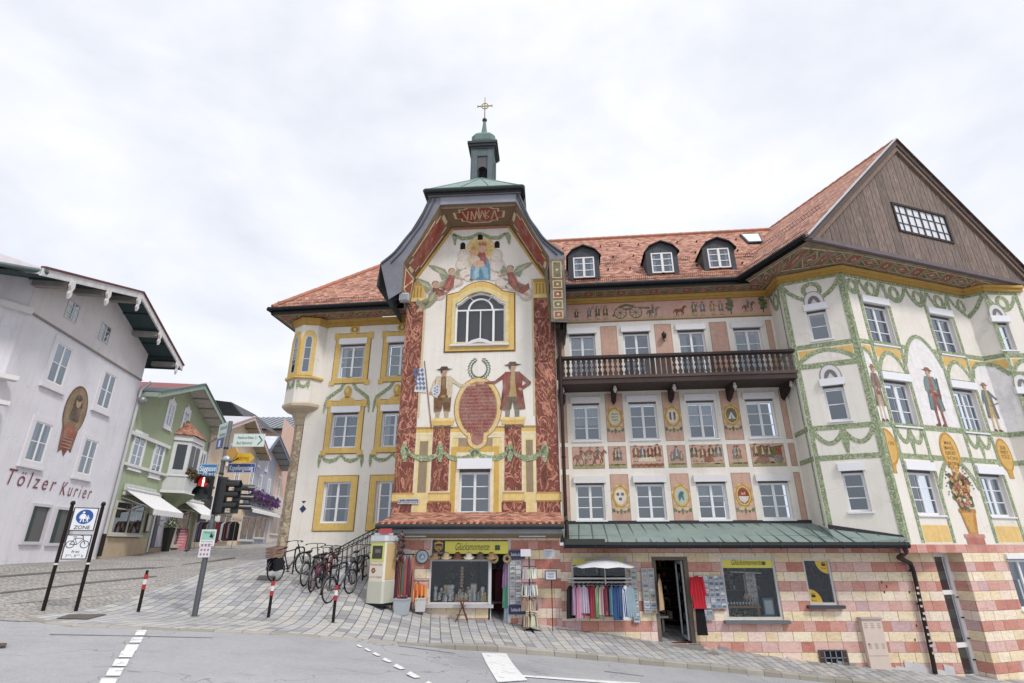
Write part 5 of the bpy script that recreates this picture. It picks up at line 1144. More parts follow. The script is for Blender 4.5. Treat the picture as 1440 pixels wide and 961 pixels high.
# monogram strokes, seen from below
def ms(pts):
    for a,b in zip(pts,pts[1:]):
        (x0,y0),(x1,y1)=a,b; dx,dy=x1-x0,y1-y0; l=math.hypot(dx,dy*.4) or 1; nx,ny=-dy/l*.012,dx/l*.03
        k.poly([sofpt(5.5+(x0+nx)*.3,.47+(y0+ny)*.3,.028),sofpt(5.5+(x1+nx)*.3,.47+(y1+ny)*.3,.028),sofpt(5.5+(x1-nx)*.3,.47+(y1-ny)*.3,.028),sofpt(5.5+(x0-nx)*.3,.47+(y0-ny)*.3,.028)],(232,190,150))
ms([(-.8,-.6),(-.65,.6),(-.5,-.6)]);ms([(-.45,.6),(-.35,-.6),(-.25,.6),(-.12,-.6),(-.02,.6)]);ms([(.0,.6),(.15,-.6),(.3,.6)]);ms([(.3,-.6),(.3,.6),(.5,.3),(.3,0),(.5,-.6)]);ms([(.6,.6),(.75,-.6),(.9,.6)]);ms([(-.3,.9),(0,.7),(.3,.9)]); ms([(0,.6),(0,-1.1)]); ms([(-.12,-.85),(.12,-.85)])
k.build('painted_cartouches',FRESCO,bld)
# pale moulding where the hood meets the wall
k=MB()
for i in range(1,10):
    a_,b_=win_[i],win_[i+1]; k.tube(T.P(a_[0]+.03*(1 if a_[0]<TC else -1),a_[1]-.05,.04),T.P(b_[0]+.03*(1 if b_[0]<TC else -1),b_[1]-.05,.04),.05,n=6,col=(212,164,72) if i!=5 else (190,120,86))
k.build('hood_moulding',PAINT,bld)
# floodlight under the left foot of the hood
k=MB(); p_=T.P(-3.82,10.2,.95); k.box(p_,(.34,.22,.3),(196,198,202)); k.box(p_+Vector((0,-.12,-.02)),(.28,.02,.22),(150,154,160)); k.tube(p_+Vector((.05,.1,-.1)),p_+Vector((.2,.5,-.5)),.02,col=(60,50,50)); k.build('floodlight',METAL,bld)
# cap roof
k=MB(); ue0,ue1=-3.22,.62; de0,de1=D0+.2,-3.6; z0_=14.66; mm=(ue0+ue1)/2; ap=T.P(mm,16.75,-.75); bk=T.P(mm,16.75,-2.3)
E4=[T.P(ue0,z0_,de0),T.P(ue1,z0_,de0),T.P(ue1,z0_,de1),T.P(ue0,z0_,de1)]
def seam(a,b,c,n):
    for i in range(n+1):
        t=i/n; p=a.lerp(b,t); top=c if not isinstance(c,tuple) else c[0].lerp(c[1],t); q=p.lerp(top,.97) ; k.tube(p+Vector((0,0,.02)),q+Vector((0,0,.02)),.018,n=4,col=(112,142,132),cap=False)
k.poly([E4[0],E4[1],ap],(126,150,140)); k.poly([E4[1],E4[2],bk,ap],(126,158,146)); k.poly([E4[3],E4[0],ap,bk],(126,158,146)); k.poly([E4[2],E4[3],bk],(126,158,146)); seam(E4[0],E4[1],ap,3)
k.tube(E4[0],ap,.03,n=5,col=(120,150,140)); k.tube(E4[1],ap,.03,n=5,col=(120,150,140)); cap=k.build('cap_roof',COPPER,bld)
k=MB(); 
for a,b in zip(E4,E4[1:]+E4[:1]): k.tube(a-Vector((0,0,.03)),b-Vector((0,0,.03)),.085,n=8,col=(62,72,72))
k.wbox(T,ue0+.06,ue1-.06,14.48,z0_-.02,-3.4,de0-.08,(70,68,72)); k.build('gutter',LEAD,cap)
# turret
tp=T.sh(-2.0); 
def TB(mb,hw,z0,z1,c,dd=0): mb.wbox(tp,mm-.05-hw,mm-.05+hw,z0,z1,-hw+dd,hw+dd,c)
k=MB(); hw=.52
for sx in (-1,1):
    for sy in (-1,1):
        uu=mm-.05+sx*(hw-.14); k.wbox(tp,uu-.14,uu+.14,16.0,19.0,sy*(hw-.14)-.14,sy*(hw-.14)+.14,(98,112,118))
TB(k,hw-.01,15.8,17.05,(90,104,110)); TB(k,hw-.01,18.6,19.0,(96,112,114))
for dd in (hw-.06,-hw+.06):
    for s_ in (-1,1):
        pts=[(mm-.05+s_*(.26),17.05),(mm-.05+s_*.26,18.62),(mm-.05,18.62)]
        for i in range(7):
            t=pi/2*(1-i/6); pts.append((mm-.05+s_*.24*math.cos(t),17.72+.3*math.sin(t)))
        pts.append((mm-.05+s_*.24,17.05)) 
        k.pp(tp,pts,dd,(100,96,100))
for i in range(4): k.wbox(tp,mm-.05+(-.54 if i%2 else .5),mm-.05+(-.5 if i%2 else .54),16.0,19.0,-.54 if i<2 else .5,-.5 if i<2 else .54,(86,104,104))
k.build('bell_turret',COPPER,cap)
k=MB(); TB(k,.56,19.0,19.1,(86,92,94)); TB(k,.64,19.1,19.22,(76,80,84)); TB(k,.7,19.22,19.34,(70,76,80)); k.build('turret_cornice',LEAD,cap)
k=MB(); c_=tp.P(mm-.05,0,0); q_=math.atan2(tp.u[1],tp.u[0])
def sq(r,z): 
    pts=[]
    for i in range(16):
        t=q_+2*pi*i/16+pi/16; c4_=max(abs(math.cos(t-q_)),abs(math.sin(t-q_))); rr=r/(c4_**.75); pts.append(c_+Vector((rr*math.cos(t),rr*math.sin(t),z)))
    return pts
loft(k,[sq(.5,19.34),sq(.54,19.42),sq(.58,19.55),sq(.58,19.85),sq(.5,19.98),sq(.3,20.02),sq(.19,20.15),sq(.13,20.45),sq(.09,20.8),sq(.06,21.1)],(104,134,126)); k.build('turret_dome',COPPER,cap)
k=MB(); k.ball(c_+Vector((0,0,21.18)),.12,(64,60,56),10,8); k.tube(c_+Vector((0,0,21.15)),c_+Vector((0,0,22.62)),.035,.02,col=(150,130,84)); 
zc=22.08; U=tp.u
k.tube(c_+Vector((0,0,zc))-U*.36,c_+Vector((0,0,zc))+U*.36,.028,col=(170,146,84)); k.torus(c_+Vector((0,0,zc)),.17,.025,tp.n,20,6,(170,146,84))
for s_ in (-1,1): k.box(c_+Vector((0,0,zc))+U*s_*.36,(.04,.04,.14),(170,146,84))
k.build('gilded_cross',METAL,cap)
# ---------------------------------------------------------------- shop storey (banded stone)
def bw(px0,px1,py0,py1,ym=None):
    ym=ym or (py0+py1)/2; a=B.uv(px0,ym)[0]; b=B.uv(px1,ym)[0]; return [a,b,B.uv((px0+px1)/2,py1)[1],B.uv((px0+px1)/2,py0)[1]]
W1=bw(604,689,760,850); D1=bw(689.5,718,760,881); W1[1]=D1[0]; W1[3]=D1[3]=B.uv(650,760)[1]
W2=bw(804,883,783,848); D2=bw(921,973,783,905); W3=bw(1018,1096,784,872); W4=bw(1134,1173,786,851)
facade('shop_wall',B,-3.62,1.55,-1.3,1.83,[W1,D1],BANDT,bld,dp=.3)
facade('shop_wall',B,1.55,12.9,-2.6,1.62,[W2,D2,W3,W4],BANDS,bld,dp=.3,d=-.012)
k=MB(); k.poly([B.P(-3.62,-1.2,0),B.P(-3.62,1.83,0),B.P(-3.62,1.83,-1.6),B.P(-3.62,-1.2,-1.6)],(0,0,0),[(0,-1.2),(0,1.83),(1.6,1.83),(1.6,-1.2)]); k.poly([B.P(12.9,-2.6,-.012),B.P(12.9,1.62,-.012),B.P(12.9,1.62,-1.2),B.P(12.9,-2.6,-1.2)],(0,0,0),[(0,-2.6),(0,1.62),(1.2,1.62),(1.2,-2.6)]); k.build('shop_side_wall',BANDS,bld)
# plaster plinth strip at the foot
k=MB()
for i in range(60):
    x0=-3.6+i*.275; x1=x0+.276
    if D1[0]-.02<(x0+x1)/2<D1[1]+.02 or D2[0]-.1<(x0+x1)/2<D2[1]+.1 or x1>12.9: continue
    h0=.10+.05*math.sin(x0*1.7)+rp.uniform(0,.05); ca=(226,206,190) if x0<10 else (206,204,206)
    if x0>10.6: h0+= .22*abs(math.sin(x0*2.9))
    if 5.8<x0<6.2 or 9.2<x0<9.7: ca=(150,152,156); h0+=.12
    g0,g1=gz(x0,17.5),gz(x1,17.5)
    k.prism(B,[(x0,g0-.1),(x1,g1-.1),(x1,g1+h0*.9),(x0,g0+h0)],-.01,.012,ca)
k.build('plinth',STONE,bld)
# spotted holes / damp flakes on the stone
k=MB()
for (x,y) in ((1240,819),(1247,825),(1244,833),(1287,900),(1289,880),(1279,833)): u_,z_=B.uv(x,y); k.ell(B,u_,z_,.025,.04,-.006,(110,54,46),7)
k.build('stone_pits',MATTE,bld)
# upper and right parts in banded stone on the wing
facade('lower_wall',R2,2.16,8.2,-3.2,1.65,[(4.05,5.25,-.2,1.25)],BANDS,bld,dp=.2)
k=MB(); k.q(R2,-.35,2.16,1.41,1.65,0,(0,0,0)); k.q(R2,5,5.1,1.41,1.42,-.1,(0,0,0))
k.poly([R2.P(2.16,-3.2,0),R2.P(2.16,1.41,0),R2.P(2.16,1.41,-.55),R2.P(2.16,-3.2,-.55)],(0,0,0),[(2.16,-3.2),(2.16,1.41),(1.61,1.41),(1.61,-3.2)]); k.build('lintel_and_jamb',BANDS,bld)
k=MB(); k.poly([R2.P(.3,1.41,0),R2.P(2.16,1.41,0),R2.P(2.16,1.41,-.6),R2.P(.3,1.41,-.6)],(186,150,130)); k.poly([Vector((11.7,16.78,1.66)),R2.P(2.,1.66,0),Vector((12.9,17.5,1.66)),B.P(9,1.66,0),Vector((10.4,17.42,1.66))],(214,208,200)); k.build('overhang_soffit',PLAST,bld)
window(bld,R2,4.05,5.25,-.2,1.25,rows=1,box=True,rec=.1,boxh=.12)
# tall white door in the recess
rd=R2.sh(-.52); k=MB(); du0,du1=.9,2.16; zb_=-1.95
k.ribbon(rd,[(du1-.78,zb_+.1),(du1-.12,zb_+.1),(du1-.12,1.3),(du1-.78,1.3)],[(du1-1.0,zb_),(du1,zb_),(du1,1.41),(du1-1.0,1.41)],-.03,.05,WC)
for z in (zb_+.85,zb_+2.25): k.wbox(rd,du1-.78,du1-.12,z-.06,z+.06,-.03,.05,WC)
dr=k.build('entrance_door',WHITEF,bld)
k=MB(); k.q(rd,du1-.8,du1-.1,zb_,1.35,-.06,(84,88,92)); k.build('door_back',MATTE,dr); k=MB(); k.q(rd,du1-.8,du1-.1,zb_,1.35,.0,(255,255,255)); k.build('pane',GLASS,dr)
k=MB(); 
for z in (-1.5,-.95,-.4,.15): k.wbox(rd,du1-.1,du1-.02,z,z+.03,.05,.09,(40,40,42))
k.build('hinge',METAL,dr)
# ---- canopies
k=MB(); a0,b0=Vector((-3.95,16.95,2.22)),Vector((1.62,16.95,2.22)); a1,b1=T.P(-3.85,2.66,.01),T.P(1.72,2.66,.01)
slope(k,a0,b0,b1,a1); k.poly([a0,a1,Vector((-3.95,18.9,2.22))],(180,96,70),[(0,0),(0,1.9),(1.9,0)]); cn=k.build('tiled_canopy',TILES,bld)
k=MB()
for i in range(30):
    x=-3.9+i*.19; k.tube((x,16.94,2.225),(x+.0,17.1,2.27),.05,.05,8,(150+rp.randint(-22,22),80+rp.randint(-10,12),58))
k.build('eaves_tiles',MATTE,cn)
k=MB(); k.box((-1.17,16.93,2.14),(5.6,.1,.11),(64,66,72)); k.tube((-3.98,16.86,2.15),(1.64,16.86,2.15),.075,n=10,col=(56,58,62)); k.box((-1.17,16.97,2.02),(5.5,.06,.13),(142,148,156)); k.build('gutter',LEAD,cn)
k=MB(); k.poly([(-3.9,16.95,1.96),(1.6,16.95,1.96),(1.6,17.5,1.83),(-3.9,17.5,1.83)],(160,142,118)); k.poly([(-3.9,16.95,2.0),(-3.9,17.9,2.0),(-3.9,17.9,1.8),(-3.9,16.95,1.96)],(120,104,86))
for x in (-2.9,.7): k.box((x,17.2,1.88),(.8,.12,.04),(220,222,222))
k.build('canopy_soffit',PAINT,cn)
# green seamed copper canopy
k=MB(); zf=1.69; yf=16.72
fr_=[Vector((1.62,yf,zf)),Vector((11.55,yf,zf))]; bk_=[M.P(-.2,2.32,.005),M.P(8.1,2.32,.005),Vector((9.93,17.6,2.1)),Vector((11.62,16.74,1.84))]
k.poly([fr_[0],Vector((9.6,yf,zf)),bk_[1],bk_[0]],(128,146,140)); k.poly([Vector((9.6,yf,zf)),Vector((10.2,yf,zf)),bk_[2],Vector((10.1,18.75,2.3)),bk_[1]],(128,146,140)); k.poly([Vector((10.2,yf,zf)),fr_[1],bk_[3],bk_[2]],(128,146,140))
for i in range(24):
    t=i/23; x=1.62+t*9.8; 
    if x<9.0: q=M.P((x-1.62)*.985,2.32,.02)
    elif x<10.1: q=Vector((x+.15,18.0,2.2))
    else: q=Vector((10.0,17.6,2.1)).lerp(Vector((11.62,16.74,1.84)),(x-10.1)/1.4)
    p=Vector((x,yf,zf+.012)); k.tube(p,q+Vector((0,0,.012)),.022,n=5,col=(84,104,96),cap=False)
    if i<23: 
        r=p.lerp(q,.32); k.box(r+Vector((.2,0,.005)),(.41,.02,.02),(104,126,116))
k.build('copper_canopy',COPPER,bld)
k=MB(); gutter(k,Vector((1.6,yf-.08,zf-.06)),Vector((11.62,yf-.08,zf-.06)),.09,(40,42,46)); k.box((6.6,yf+.04,zf-.05),(9.9,.05,.1),(50,52,56)); k.box((2.2,yf-.06,zf+.03),(1.15,.26,.16),(66,68,66))
# dark flashing up the walls
k.wbox(M,-.2,8.12,2.3,2.42,.0,.03,(62,62,66)); k.poly([R1.P(0,2.02,.02),R1.P(1.9,1.72,.02),R1.P(1.9,1.9,.02),R1.P(0,2.24,.02)],(66,64,70)); k.build('canopy_gutter',LEAD,bld)
k=MB()
pts=[Vector((11.5,16.66,1.6)),Vector((11.55,16.72,1.45)),Vector((11.62,17.2,1.28)),Vector((12.05,17.38,1.12)),Vector((12.1,17.4,.9)),Vector((12.02,17.4,-1.3)),Vector((12.0,17.4,-1.75))]
k.path(pts[:4],.07,8,(78,66,60)); k.path(pts[3:],.06,8,(60,48,44))
for z in (.9,.0,-1.): k.tube((12.05,17.4,z),(12.05,17.4,z+.05),.075,n=8,col=(52,42,40))
for i in range(11): z=.45-i*.17+rp.uniform(-.04,.04); k.box((12.03+rp.uniform(-.03,.03),17.34,z),(.07,.012,.06),(214,210,206))
k.build('downpipe',METAL,bld)
k=MB(); pts=[T.P(1.95,11.5,.35),T.P(1.95,9.0,.35),T.P(1.86,8.6,.15),T.P(1.86,2.5,.12),Vector((1.75,17.2,2.3)),Vector((1.75,17.1,1.7))]; k.path(pts,.06,8,(66,52,48))
for z in (8,6.2,4.4): k.tube(T.P(1.86,z,.13),T.P(1.86,z+.05,.13),.075,n=8,col=(50,42,40))
k.build('downpipe',METAL,bld)
# ---------------------------------------------------------------- right wing
facade('wall',R0,0,1.15,1.9,10.9,[],PLAST,bld,col=CREAM)
nw=[winpx(R1,*p) for p in ((1138,1167,435,478),(1159,1191,541,592),(1187,1222,661,720))]
uc=sum(a[0] for a in nw)/3; n1=[[uc-.3,uc+.3,a[2],a[3]] for a in nw]
facade('wall',R1,0,1.96,1.7,10.9,n1,PLAST,bld,col=CREAM)
m2=[winpx(R2,*p) for p in ((1218,1258,429,484),(1247,1288,537,600),(1279,1326,662,724))]; m3=[winpx(R2,*p) for p in ((1312,1350,445,499),(1337,1380,546,606),(1391,1434,667,727))]
ua=sum(a[0] for a in m2)/3; ub=sum(a[0] for a in m3)/3-.08
op2=[]
for k_,(a,b_) in enumerate(zip(m2,m3)):
    z0=(a[2]+b_[2])/2; z1=(a[3]+b_[3])/2; op2+=[[ua-.56,ua+.56,z0,z1],[ub-.56,ub+.56,z0,z1]]
facade('wall',R2,0,6.11,1.65,10.9,op2,PLAST,bld,col=CREAM)
facade('wall',R3,0,.62,1.65,10.9,[],PLAST,bld,col=CREAM)
u4=R4.uv(1414,475)[0]; n4=[[u4-.3,u4+.3,n1[0][2],n1[0][3]],[u4-.3,u4+.3,n1[1][2],n1[1][3]],[u4-.3,u4+.3,n1[2][2],n1[2][3]]]
facade('wall',R4,0,1.9,1.65,10.9,n4,PLAST,bld,col=CREAM)
for o in op2: window(bld,R2,*o,rows=3,box=True,boxh=.24,rec=.14,curtain='full' if rp.random()<.6 else 'side')
for pl,ops in ((R1,n1),(R4,n4)):
    for i,o in enumerate(ops):
        f=window(bld,pl,*o,cols=1,rows=3 if i==2 else 2,box=True,boxh=.22,rec=.14,curtain='none',name='narrow_window')
        if i<2:
            m_=(o[0]+o[1])/2; zt_=o[3]+.22; k=MB(); ar1=[(m_+.33*math.cos(t*pi/10),zt_+.5*math.sin(t*pi/10)**.8 if 0<t<10 else zt_) for t in range(11)]; ar2=[(m_+.2*math.cos(t*pi/10),zt_+.32*math.sin(t*pi/10) if 0<t<10 else zt_) for t in range(11)]
            k.pp(pl,ar1,.01,(150,140,136)); k.pp(pl,[(m_+(x-m_)*.9,zt_+(z-zt_)*.94) for x,z in ar1],.014,(222,218,220)); k.pp(pl,ar2,.018,(120,112,112)); k.pp(pl,[(m_-.12,zt_),(m_+.12,zt_),(m_,zt_+.2)],.022,(206,202,204)); k.build('pointed_head',WHITEF,f)
# painted bands on the wing
yl=MB(); gr=MB()
Zb=[R2.uv(1240,488)[1],0,0]
ZH=dict(a=n1[0][2]-.2,b=n1[1][3]+.72,c=n1[1][2]-.2,e=n1[2][3]+.42)
def band(pl,u0,u1,z,w_=.17):
    w_*=.86; gr.strip(pl,[(u0,z),((u0+u1)/2,z),(u1,z)],w_,.009,(120,146,88))
def post(pl,u,z0,z1,w_=.15):
    w_*=.84; gr.strip(pl,[(u,z0),(u,z1)],w_,.013,(120,146,88))
def swag(pl,u0,u1,z,dp,w_=.14,n=9):
    gr.strip(pl,[(u0+(u1-u0)*i/n,z-dp*math.sin(pi*i/n)**.8) for i in range(n+1)],w_,.011,(120,146,88))
def archp(pl,u0,u1,z0,z1,w_=.15,n=12,full=1.):
    gr.strip(pl,[(u0+(u1-u0)*i/n*full,z0+(z1-z0)*math.sin(pi*i/n*full)**.75) for i in range(n+1)],w_,.0145,(120,146,88))
def wreath(pl,u,z,a,b):
    n=14; gr.strip(pl,[(u+a*math.cos(2*pi*i/n),z+b*math.sin(2*pi*i/n)) for i in range(n+1)],.15,.0115,(120,146,88)); yl.strip(pl,[(u,z+b+.25),(u,z+b-.05)],.03,.0135,(224,214,170)); 
    for q in(-1,1): yl.strip(pl,[(u,z+b),(u+q*.07,z+b-.1)],.025,.0135,(230,222,180))
topz=10.58
for pl,segs in ((R1,[(0.05,1.9)]),(R2,[(.08,.72),(.78,1.75),(1.8,3.0),(3.05,4.1),(4.15,5.2)]),(R3,[]),(R4,[(.05,1.2)]),(R0,[(.2,1.05)])):
    l={R1:1.96,R2:6.11,R3:.62,R4:1.3,R0:1.13}[pl]; band(pl,0,l,topz,.16)
    for (a,b) in segs:
        big=(b-a)>1.3; dp=.62 if (b-a)>.7 else .5; swag(pl,a,b,topz-.1,dp if not big else .72); wreath(pl,(a+b)/2,topz-.42,.2 if not big else .26,.24)
swag(R2,5.25,6.11,topz-.1,.6,n=5) if False else gr.strip(R2,[(5.25,topz-.1),(5.5,topz-.45),(5.85,topz-.7),(6.11,topz-.85)],.14,.011,(120,146,88)); gr.strip(R3,[(0,topz-.85),(.3,topz-.55),(.58,topz-.1)],.14,.011,(120,146,88)); wreath(R2,5.86,topz-.42,.16,.22)
post(R1,.07,1.9,topz,.17); post(R1,1.89,1.75,topz,.17); post(R2,.06,1.7,topz,.16); post(R0,.95,2.2,topz,.1); post(R4,.06,1.7,topz,.17); post(R4,1.27,1.7,topz,.15)
for u_ in (ua-.66,ua+.66,ub-.66,ub+.66): post(R2,u_,1.7,topz-.1,.15)
post(R2,.62+.0,1.7,topz,.0001)
for pl,l in ((R1,1.96),(R2,6.11),(R3,.62),(R4,1.9),(R0,1.14)):
    for zk in 'ac': band(pl,0,l,ZH[zk],.19)
    band(pl,0,l,ZH['e'],.19)
band(R1,0,1.96,ZH['b'],.2); band(R4,0,1.9,ZH['b'],.2)
for u_ in (ua,ub): band(R2,u_-.6,u_+.6,op2[2][3]+.27,.09)
# yellow fields with arches
def field(pl,a,b,z0,z1,col=(236,186,92)): yl.q(pl,a-.03,b+.03,z0-.03,z1+.03,.004,(246,232,190)); yl.q(pl,a,b,z0,z1,.006,col)
zf0,zf1=ZH['b']+.32,ZH['a']-.14
for (pl,a,b) in ((R1,.18,1.78),(R2,.2,ua-.78),(R2,ua-.56,ua+.56),(R2,ub-.56,ub+.56),(R2,ub+.78,6.1),(R4,.2,1.2),(R3,0.02,.6)):
    field(pl,a,b,zf0-.1,zf1)
for (pl,a,b,zb_,zt_) in ((R1,.12,1.82,ZH['b']+.1,zf1-.05),(R4,.14,1.24,ZH['b']+.1,zf1-.05),(R2,ua-.6,ua+.6,op2[2][3]+.3,zf1-.16),(R2,ub-.6,ub+.6,op2[2][3]+.3,zf1-.16)):
    n=12; yl.pp(pl,[(a+(b-a)*i/n,zb_+(zt_-zb_)*math.sin(pi*i/n)**.75) for i in range(n+1)],.0085,CREAM); archp(pl,a,b,zb_,zt_)
# niches with painted soldiers
nm=(ua+ub)/2; nz=ZH['c']+.1
n=12; a,b=ua+.74,ub-.74; yl.pp(R2,[(b,nz),(a,nz)][::-1]+[(a+(b-a)*(1-i/n),zf1-.5+(.5+.62)*math.sin(pi*i/n)**.75) for i in range(n+1)],.0095,(240,236,236)); archp(R2,a-.02,b+.02,zf1-.45,zf1+.62)
a,b=ub+.74,6.11; yl.pp(R2,[(a,nz),(b,nz),(b,zf1-.06),(b-.2,zf1-.12),(a+.2,zf1-.3),(a,zf1-.7)],.0095,(240,236,236)); gr.strip(R2,[(a,zf1-.7),(a+.15,zf1-.3),(a+.4,zf1-.12),(6.11,zf1-.06)],.15,.0145,(120,146,88)); gr.strip(R3,[(0,zf1-.06),(.3,zf1-.2),(.6,zf1-.6)],.15,.0145,(120,146,88)); yl.pp(R3,[(0,nz),(.55,nz),(.55,zf1-.6),(.3,zf1-.2),(0,zf1-.06)],.0095,(240,236,236))
a,b=.14,ua-.74; yl.pp(R2,[(a,nz),(b,nz),(b,zf1-.9),(b-.12,zf1-.5),(a+.2,zf1-.2),(a,zf1-.12)],.0095,(240,236,236)); gr.strip(R2,[(a,zf1-.12),(a+.25,zf1-.25),(b-.06,zf1-.6),(b,zf1-.9)],.14,.0145,(120,146,88))
# swags under the middle windows
for (pl,a,b) in ((R1,.14,.98),(R1,.98,1.82),(R2,ua-.56,ua),(R2,ua,ua+.56),(R2,ub-.56,ub),(R2,ub,ub+.56)): swag(pl,a,b,ZH['c']-.1,.42,.14)
for (pl,m_) in ((R1,.98),(R2,ua),(R2,ub)): gr.strip(pl,[(m_,ZH['c']-.1),(m_+.01,ZH['c']-.5),(m_+.01,ZH['c']-.95)],[.18,.2,.04],.0125,(120,146,88))
for (a,b) in ((ua-.56,ua+.56),(ub-.56,ub+.56)): field(R2,a,b,1.72,op2[4][2]-.3,(240,196,112))
field(R2,ub+.8,6.05,1.72,op2[4][2]-.3,(240,196,112))
# basket niche
a,b=ua+.74,ub-.74; archp(R2,a-.02,b+.02,ZH['e']-.95,ZH['e']+.0); 
gr.build('painted_leaf_bands',GARL,bld)
# medallions with lettering
def med(pl,u,z,a,b,lines,half=0):
    pts=[(u+a*math.cos(t),z+b*math.sin(t)) for t in [(-pi/2+2*pi*i/28) for i in range(28)]]
    pts2=[(u+a*.84*math.cos(t),z+b*.86*math.sin(t)) for t in [(-pi/2+2*pi*i/28) for i in range(28)]]
    if half: pts=[p for p in pts if p[0]>=u-.02]; pts2=[p for p in pts2 if p[0]>=u-.02]
    s0=0 if half else -1
    yl.pp(pl,pts,.0155,(206,148,52)); yl.pp(pl,pts2,.0175,(230,178,84)); yl.pp(pl,[(u+s0*a*.4,z-b*.9),(u+a*.4,z-b*.9),(u+a*.3,z-b*1.22),(u+a*.36,z-b*1.34),(u+s0*a*.36,z-b*1.34),(u+s0*a*.3,z-b*1.22)],.0165,(214,158,62))
    for i,s_ in enumerate(lines): text(yl,s_,pl,u+(a*.4 if half else 0),z+b*.42-i*b*.27,.17,.0195,(140,84,30),width=(a*.7 if half else a*(1.15 if i else .8)),bold=.01)
mz=ZH['c']-.72; med(R2,nm,mz,.42,.62,['MAX','EMANUEL','KURFÜRST','VON','BAYERN']); med(R2,.16,mz,.42,.6,['A','B','C'][:0],1); med(R2,ub+1.05,mz,.36,.58,['JÄGER','WIRT','TÖLZ'])
text(yl,'1705',R2,.34,mz+.1,.16,.0195,(140,84,30),width=.22)
yl.build('painted_fields',PAINT,bld)
k=MB(); pfig(k,R2,nm+.02,nz+.0,2.05,.016,coat=(104,140,146),legs=(150,84,76),hat=(150,84,66),shirt=(180,66,56),stk=(150,80,70),flip=-1,arms='down',shoe=(120,66,54)); k.strip(R2,[(nm+.3,nz+.95),(nm+.36,nz+1.7)],.07,.027,(110,90,60)); k.strip(R2,[(nm-.18,nz+1.2),(nm+.35,nz+1.05)],.12,.028,(160,58,50)); k.build('painted_soldier',FRESCO,bld)
k=MB(); pfig(k,R2,ub+1.12,nz+.0,1.75,.016,coat=(104,124,120),legs=(198,160,84),hat=(160,110,60),shirt=(206,170,90),stk=(206,180,120),flip=1,arms='out'); k.strip(R2,[(ub+1.1,nz+.9),(ub+1.6,nz+1.05)],.03,.028,(150,100,80)); k.build('painted_soldier',FRESCO,bld)
k=MB(); pfig(k,R2,.34,nz+.0,1.9,.016,coat=(140,124,108),legs=(196,170,130),hat=(166,104,66),shirt=(150,84,74),stk=(222,200,170),flip=1,arms='down',slim=.62); k.build('painted_soldier',FRESCO,bld)
# flower basket
k=MB(); bz=1.95; k.pp(R2,[(nm-.2,bz),(nm+.2,bz),(nm+.36,bz+.72),(nm-.36,bz+.72)],.016,(206,138,54)); k.pp(R2,[(nm-.14,bz+.06),(nm+.08,bz+.06),(nm+.2,bz+.66),(nm-.28,bz+.66)],.0175,(226,166,76)); k.q(R2,nm-.38,nm+.38,bz+.64,bz+.76,.018,(196,128,50)); k.q(R2,nm-.4,nm+.4,1.66,1.95,.014,(196,110,96)); k.q(R2,nm-.46,nm+.46,1.84,1.95,.015,(210,130,112))
for i in range(60):
    t=rp.uniform(0,2*pi); r_=rp.random()**.5; x=nm+.46*r_*math.cos(t); z=bz+1.35+.68*r_*math.sin(t); k.ell(R2,x,z,.09,.08,.0185,(96,108,62),8)
for i in range(64):
    t=rp.uniform(0,2*pi); r_=rp.random()**.5; x=nm+.4*r_*math.cos(t); z=bz+1.32+.6*r_*math.sin(t); c=rp.choice([(196,98,76),(226,178,92),(214,140,110),(236,206,140),(170,72,60)]); s_=rp.uniform(.05,.085); k.ell(R2,x,z,s_,s_,.0195+i*.00008,c,9); k.ell(R2,x,z,s_*.45,s_*.45,.0262,tuple(int(q*.8) for q in c),7)
for i in range(26): t=rp.uniform(-.3,pi+.3); k.ell(R2,nm+.58*math.cos(t)*rp.uniform(.9,1.1),bz+1.35+.78*math.sin(t)*rp.uniform(.9,1.05),.035,.025,.0185,(92,100,64),6,rot=t)
k.build('painted_flower_basket',FRESCO,bld)
# thin window-sill boards
# ---- gable
gd=.95; gp_=R2.sh(gd); ax,az_=3.25,16.18; gl0,gr0=-2.38,8.88; gz0=10.95
k=MB(); wu0,wu1=2.3,5.0; 
_a=gp_.uv(1256,290);_b=gp_.uv(1331,300);_c=gp_.uv(1263,328);_d=gp_.uv(1336,340)
wu0=(_a[0]+_c[0])/2; wu1=(_b[0]+_d[0])/2; wz0=(_c[1]+_d[1])/2; wz1=(_a[1]+_b[1])/2
def gzr(u): return gz0+.12+(az_-.1-gz0)*(1-abs(u-ax)/(ax-gl0))
for (a,b) in ((gl0,wu0),(wu1,gr0)):
    if a<ax<b: pass
    k.pp(gp_,[(a,gz0),(b,gz0),(b,gzr(b)),(a,gzr(a))],.0,(0,0,0))
k.pp(gp_,[(wu0,gz0),(wu1,gz0),(wu1,wz0),(wu0,wz0)],0,(0,0,0)); k.pp(gp_,[(wu0,wz1),(wu1,wz1),(wu1,gzr(wu1)),(ax,az_),(wu0,gzr(wu0))],0,(0,0,0))
gb=k.build('board_gable',BOARDS,bld)
k=MB(); k.ribbon(gp_,[(wu0+.08,wz0+.08),(wu1-.08,wz0+.08),(wu1-.08,wz1-.08),(wu0+.08,wz1-.08)],[(wu0,wz0),(wu1,wz0),(wu1,wz1),(wu0,wz1)],-.12,.04,(60,52,50))
for i in range(1,8): 
    u_=wu0+(wu1-wu0)*i/8; w_=.028 if i%2==0 else .008; k.wbox(gp_,u_-w_,u_+w_,wz0,wz1,-.03,.015,(84,78,76))
for i in range(1,3): z_=wz0+(wz1-wz0)*i/3; k.wbox(gp_,wu0,wu1,z_-.012,z_+.012,-.03,.01,(110,106,104))
gw=k.build('gable_window',WOOD,gb); k=MB(); k.q(gp_,wu0,wu1,wz0,wz1,-.02,(226,230,238)); k.build('pane',GLOSS,gw)
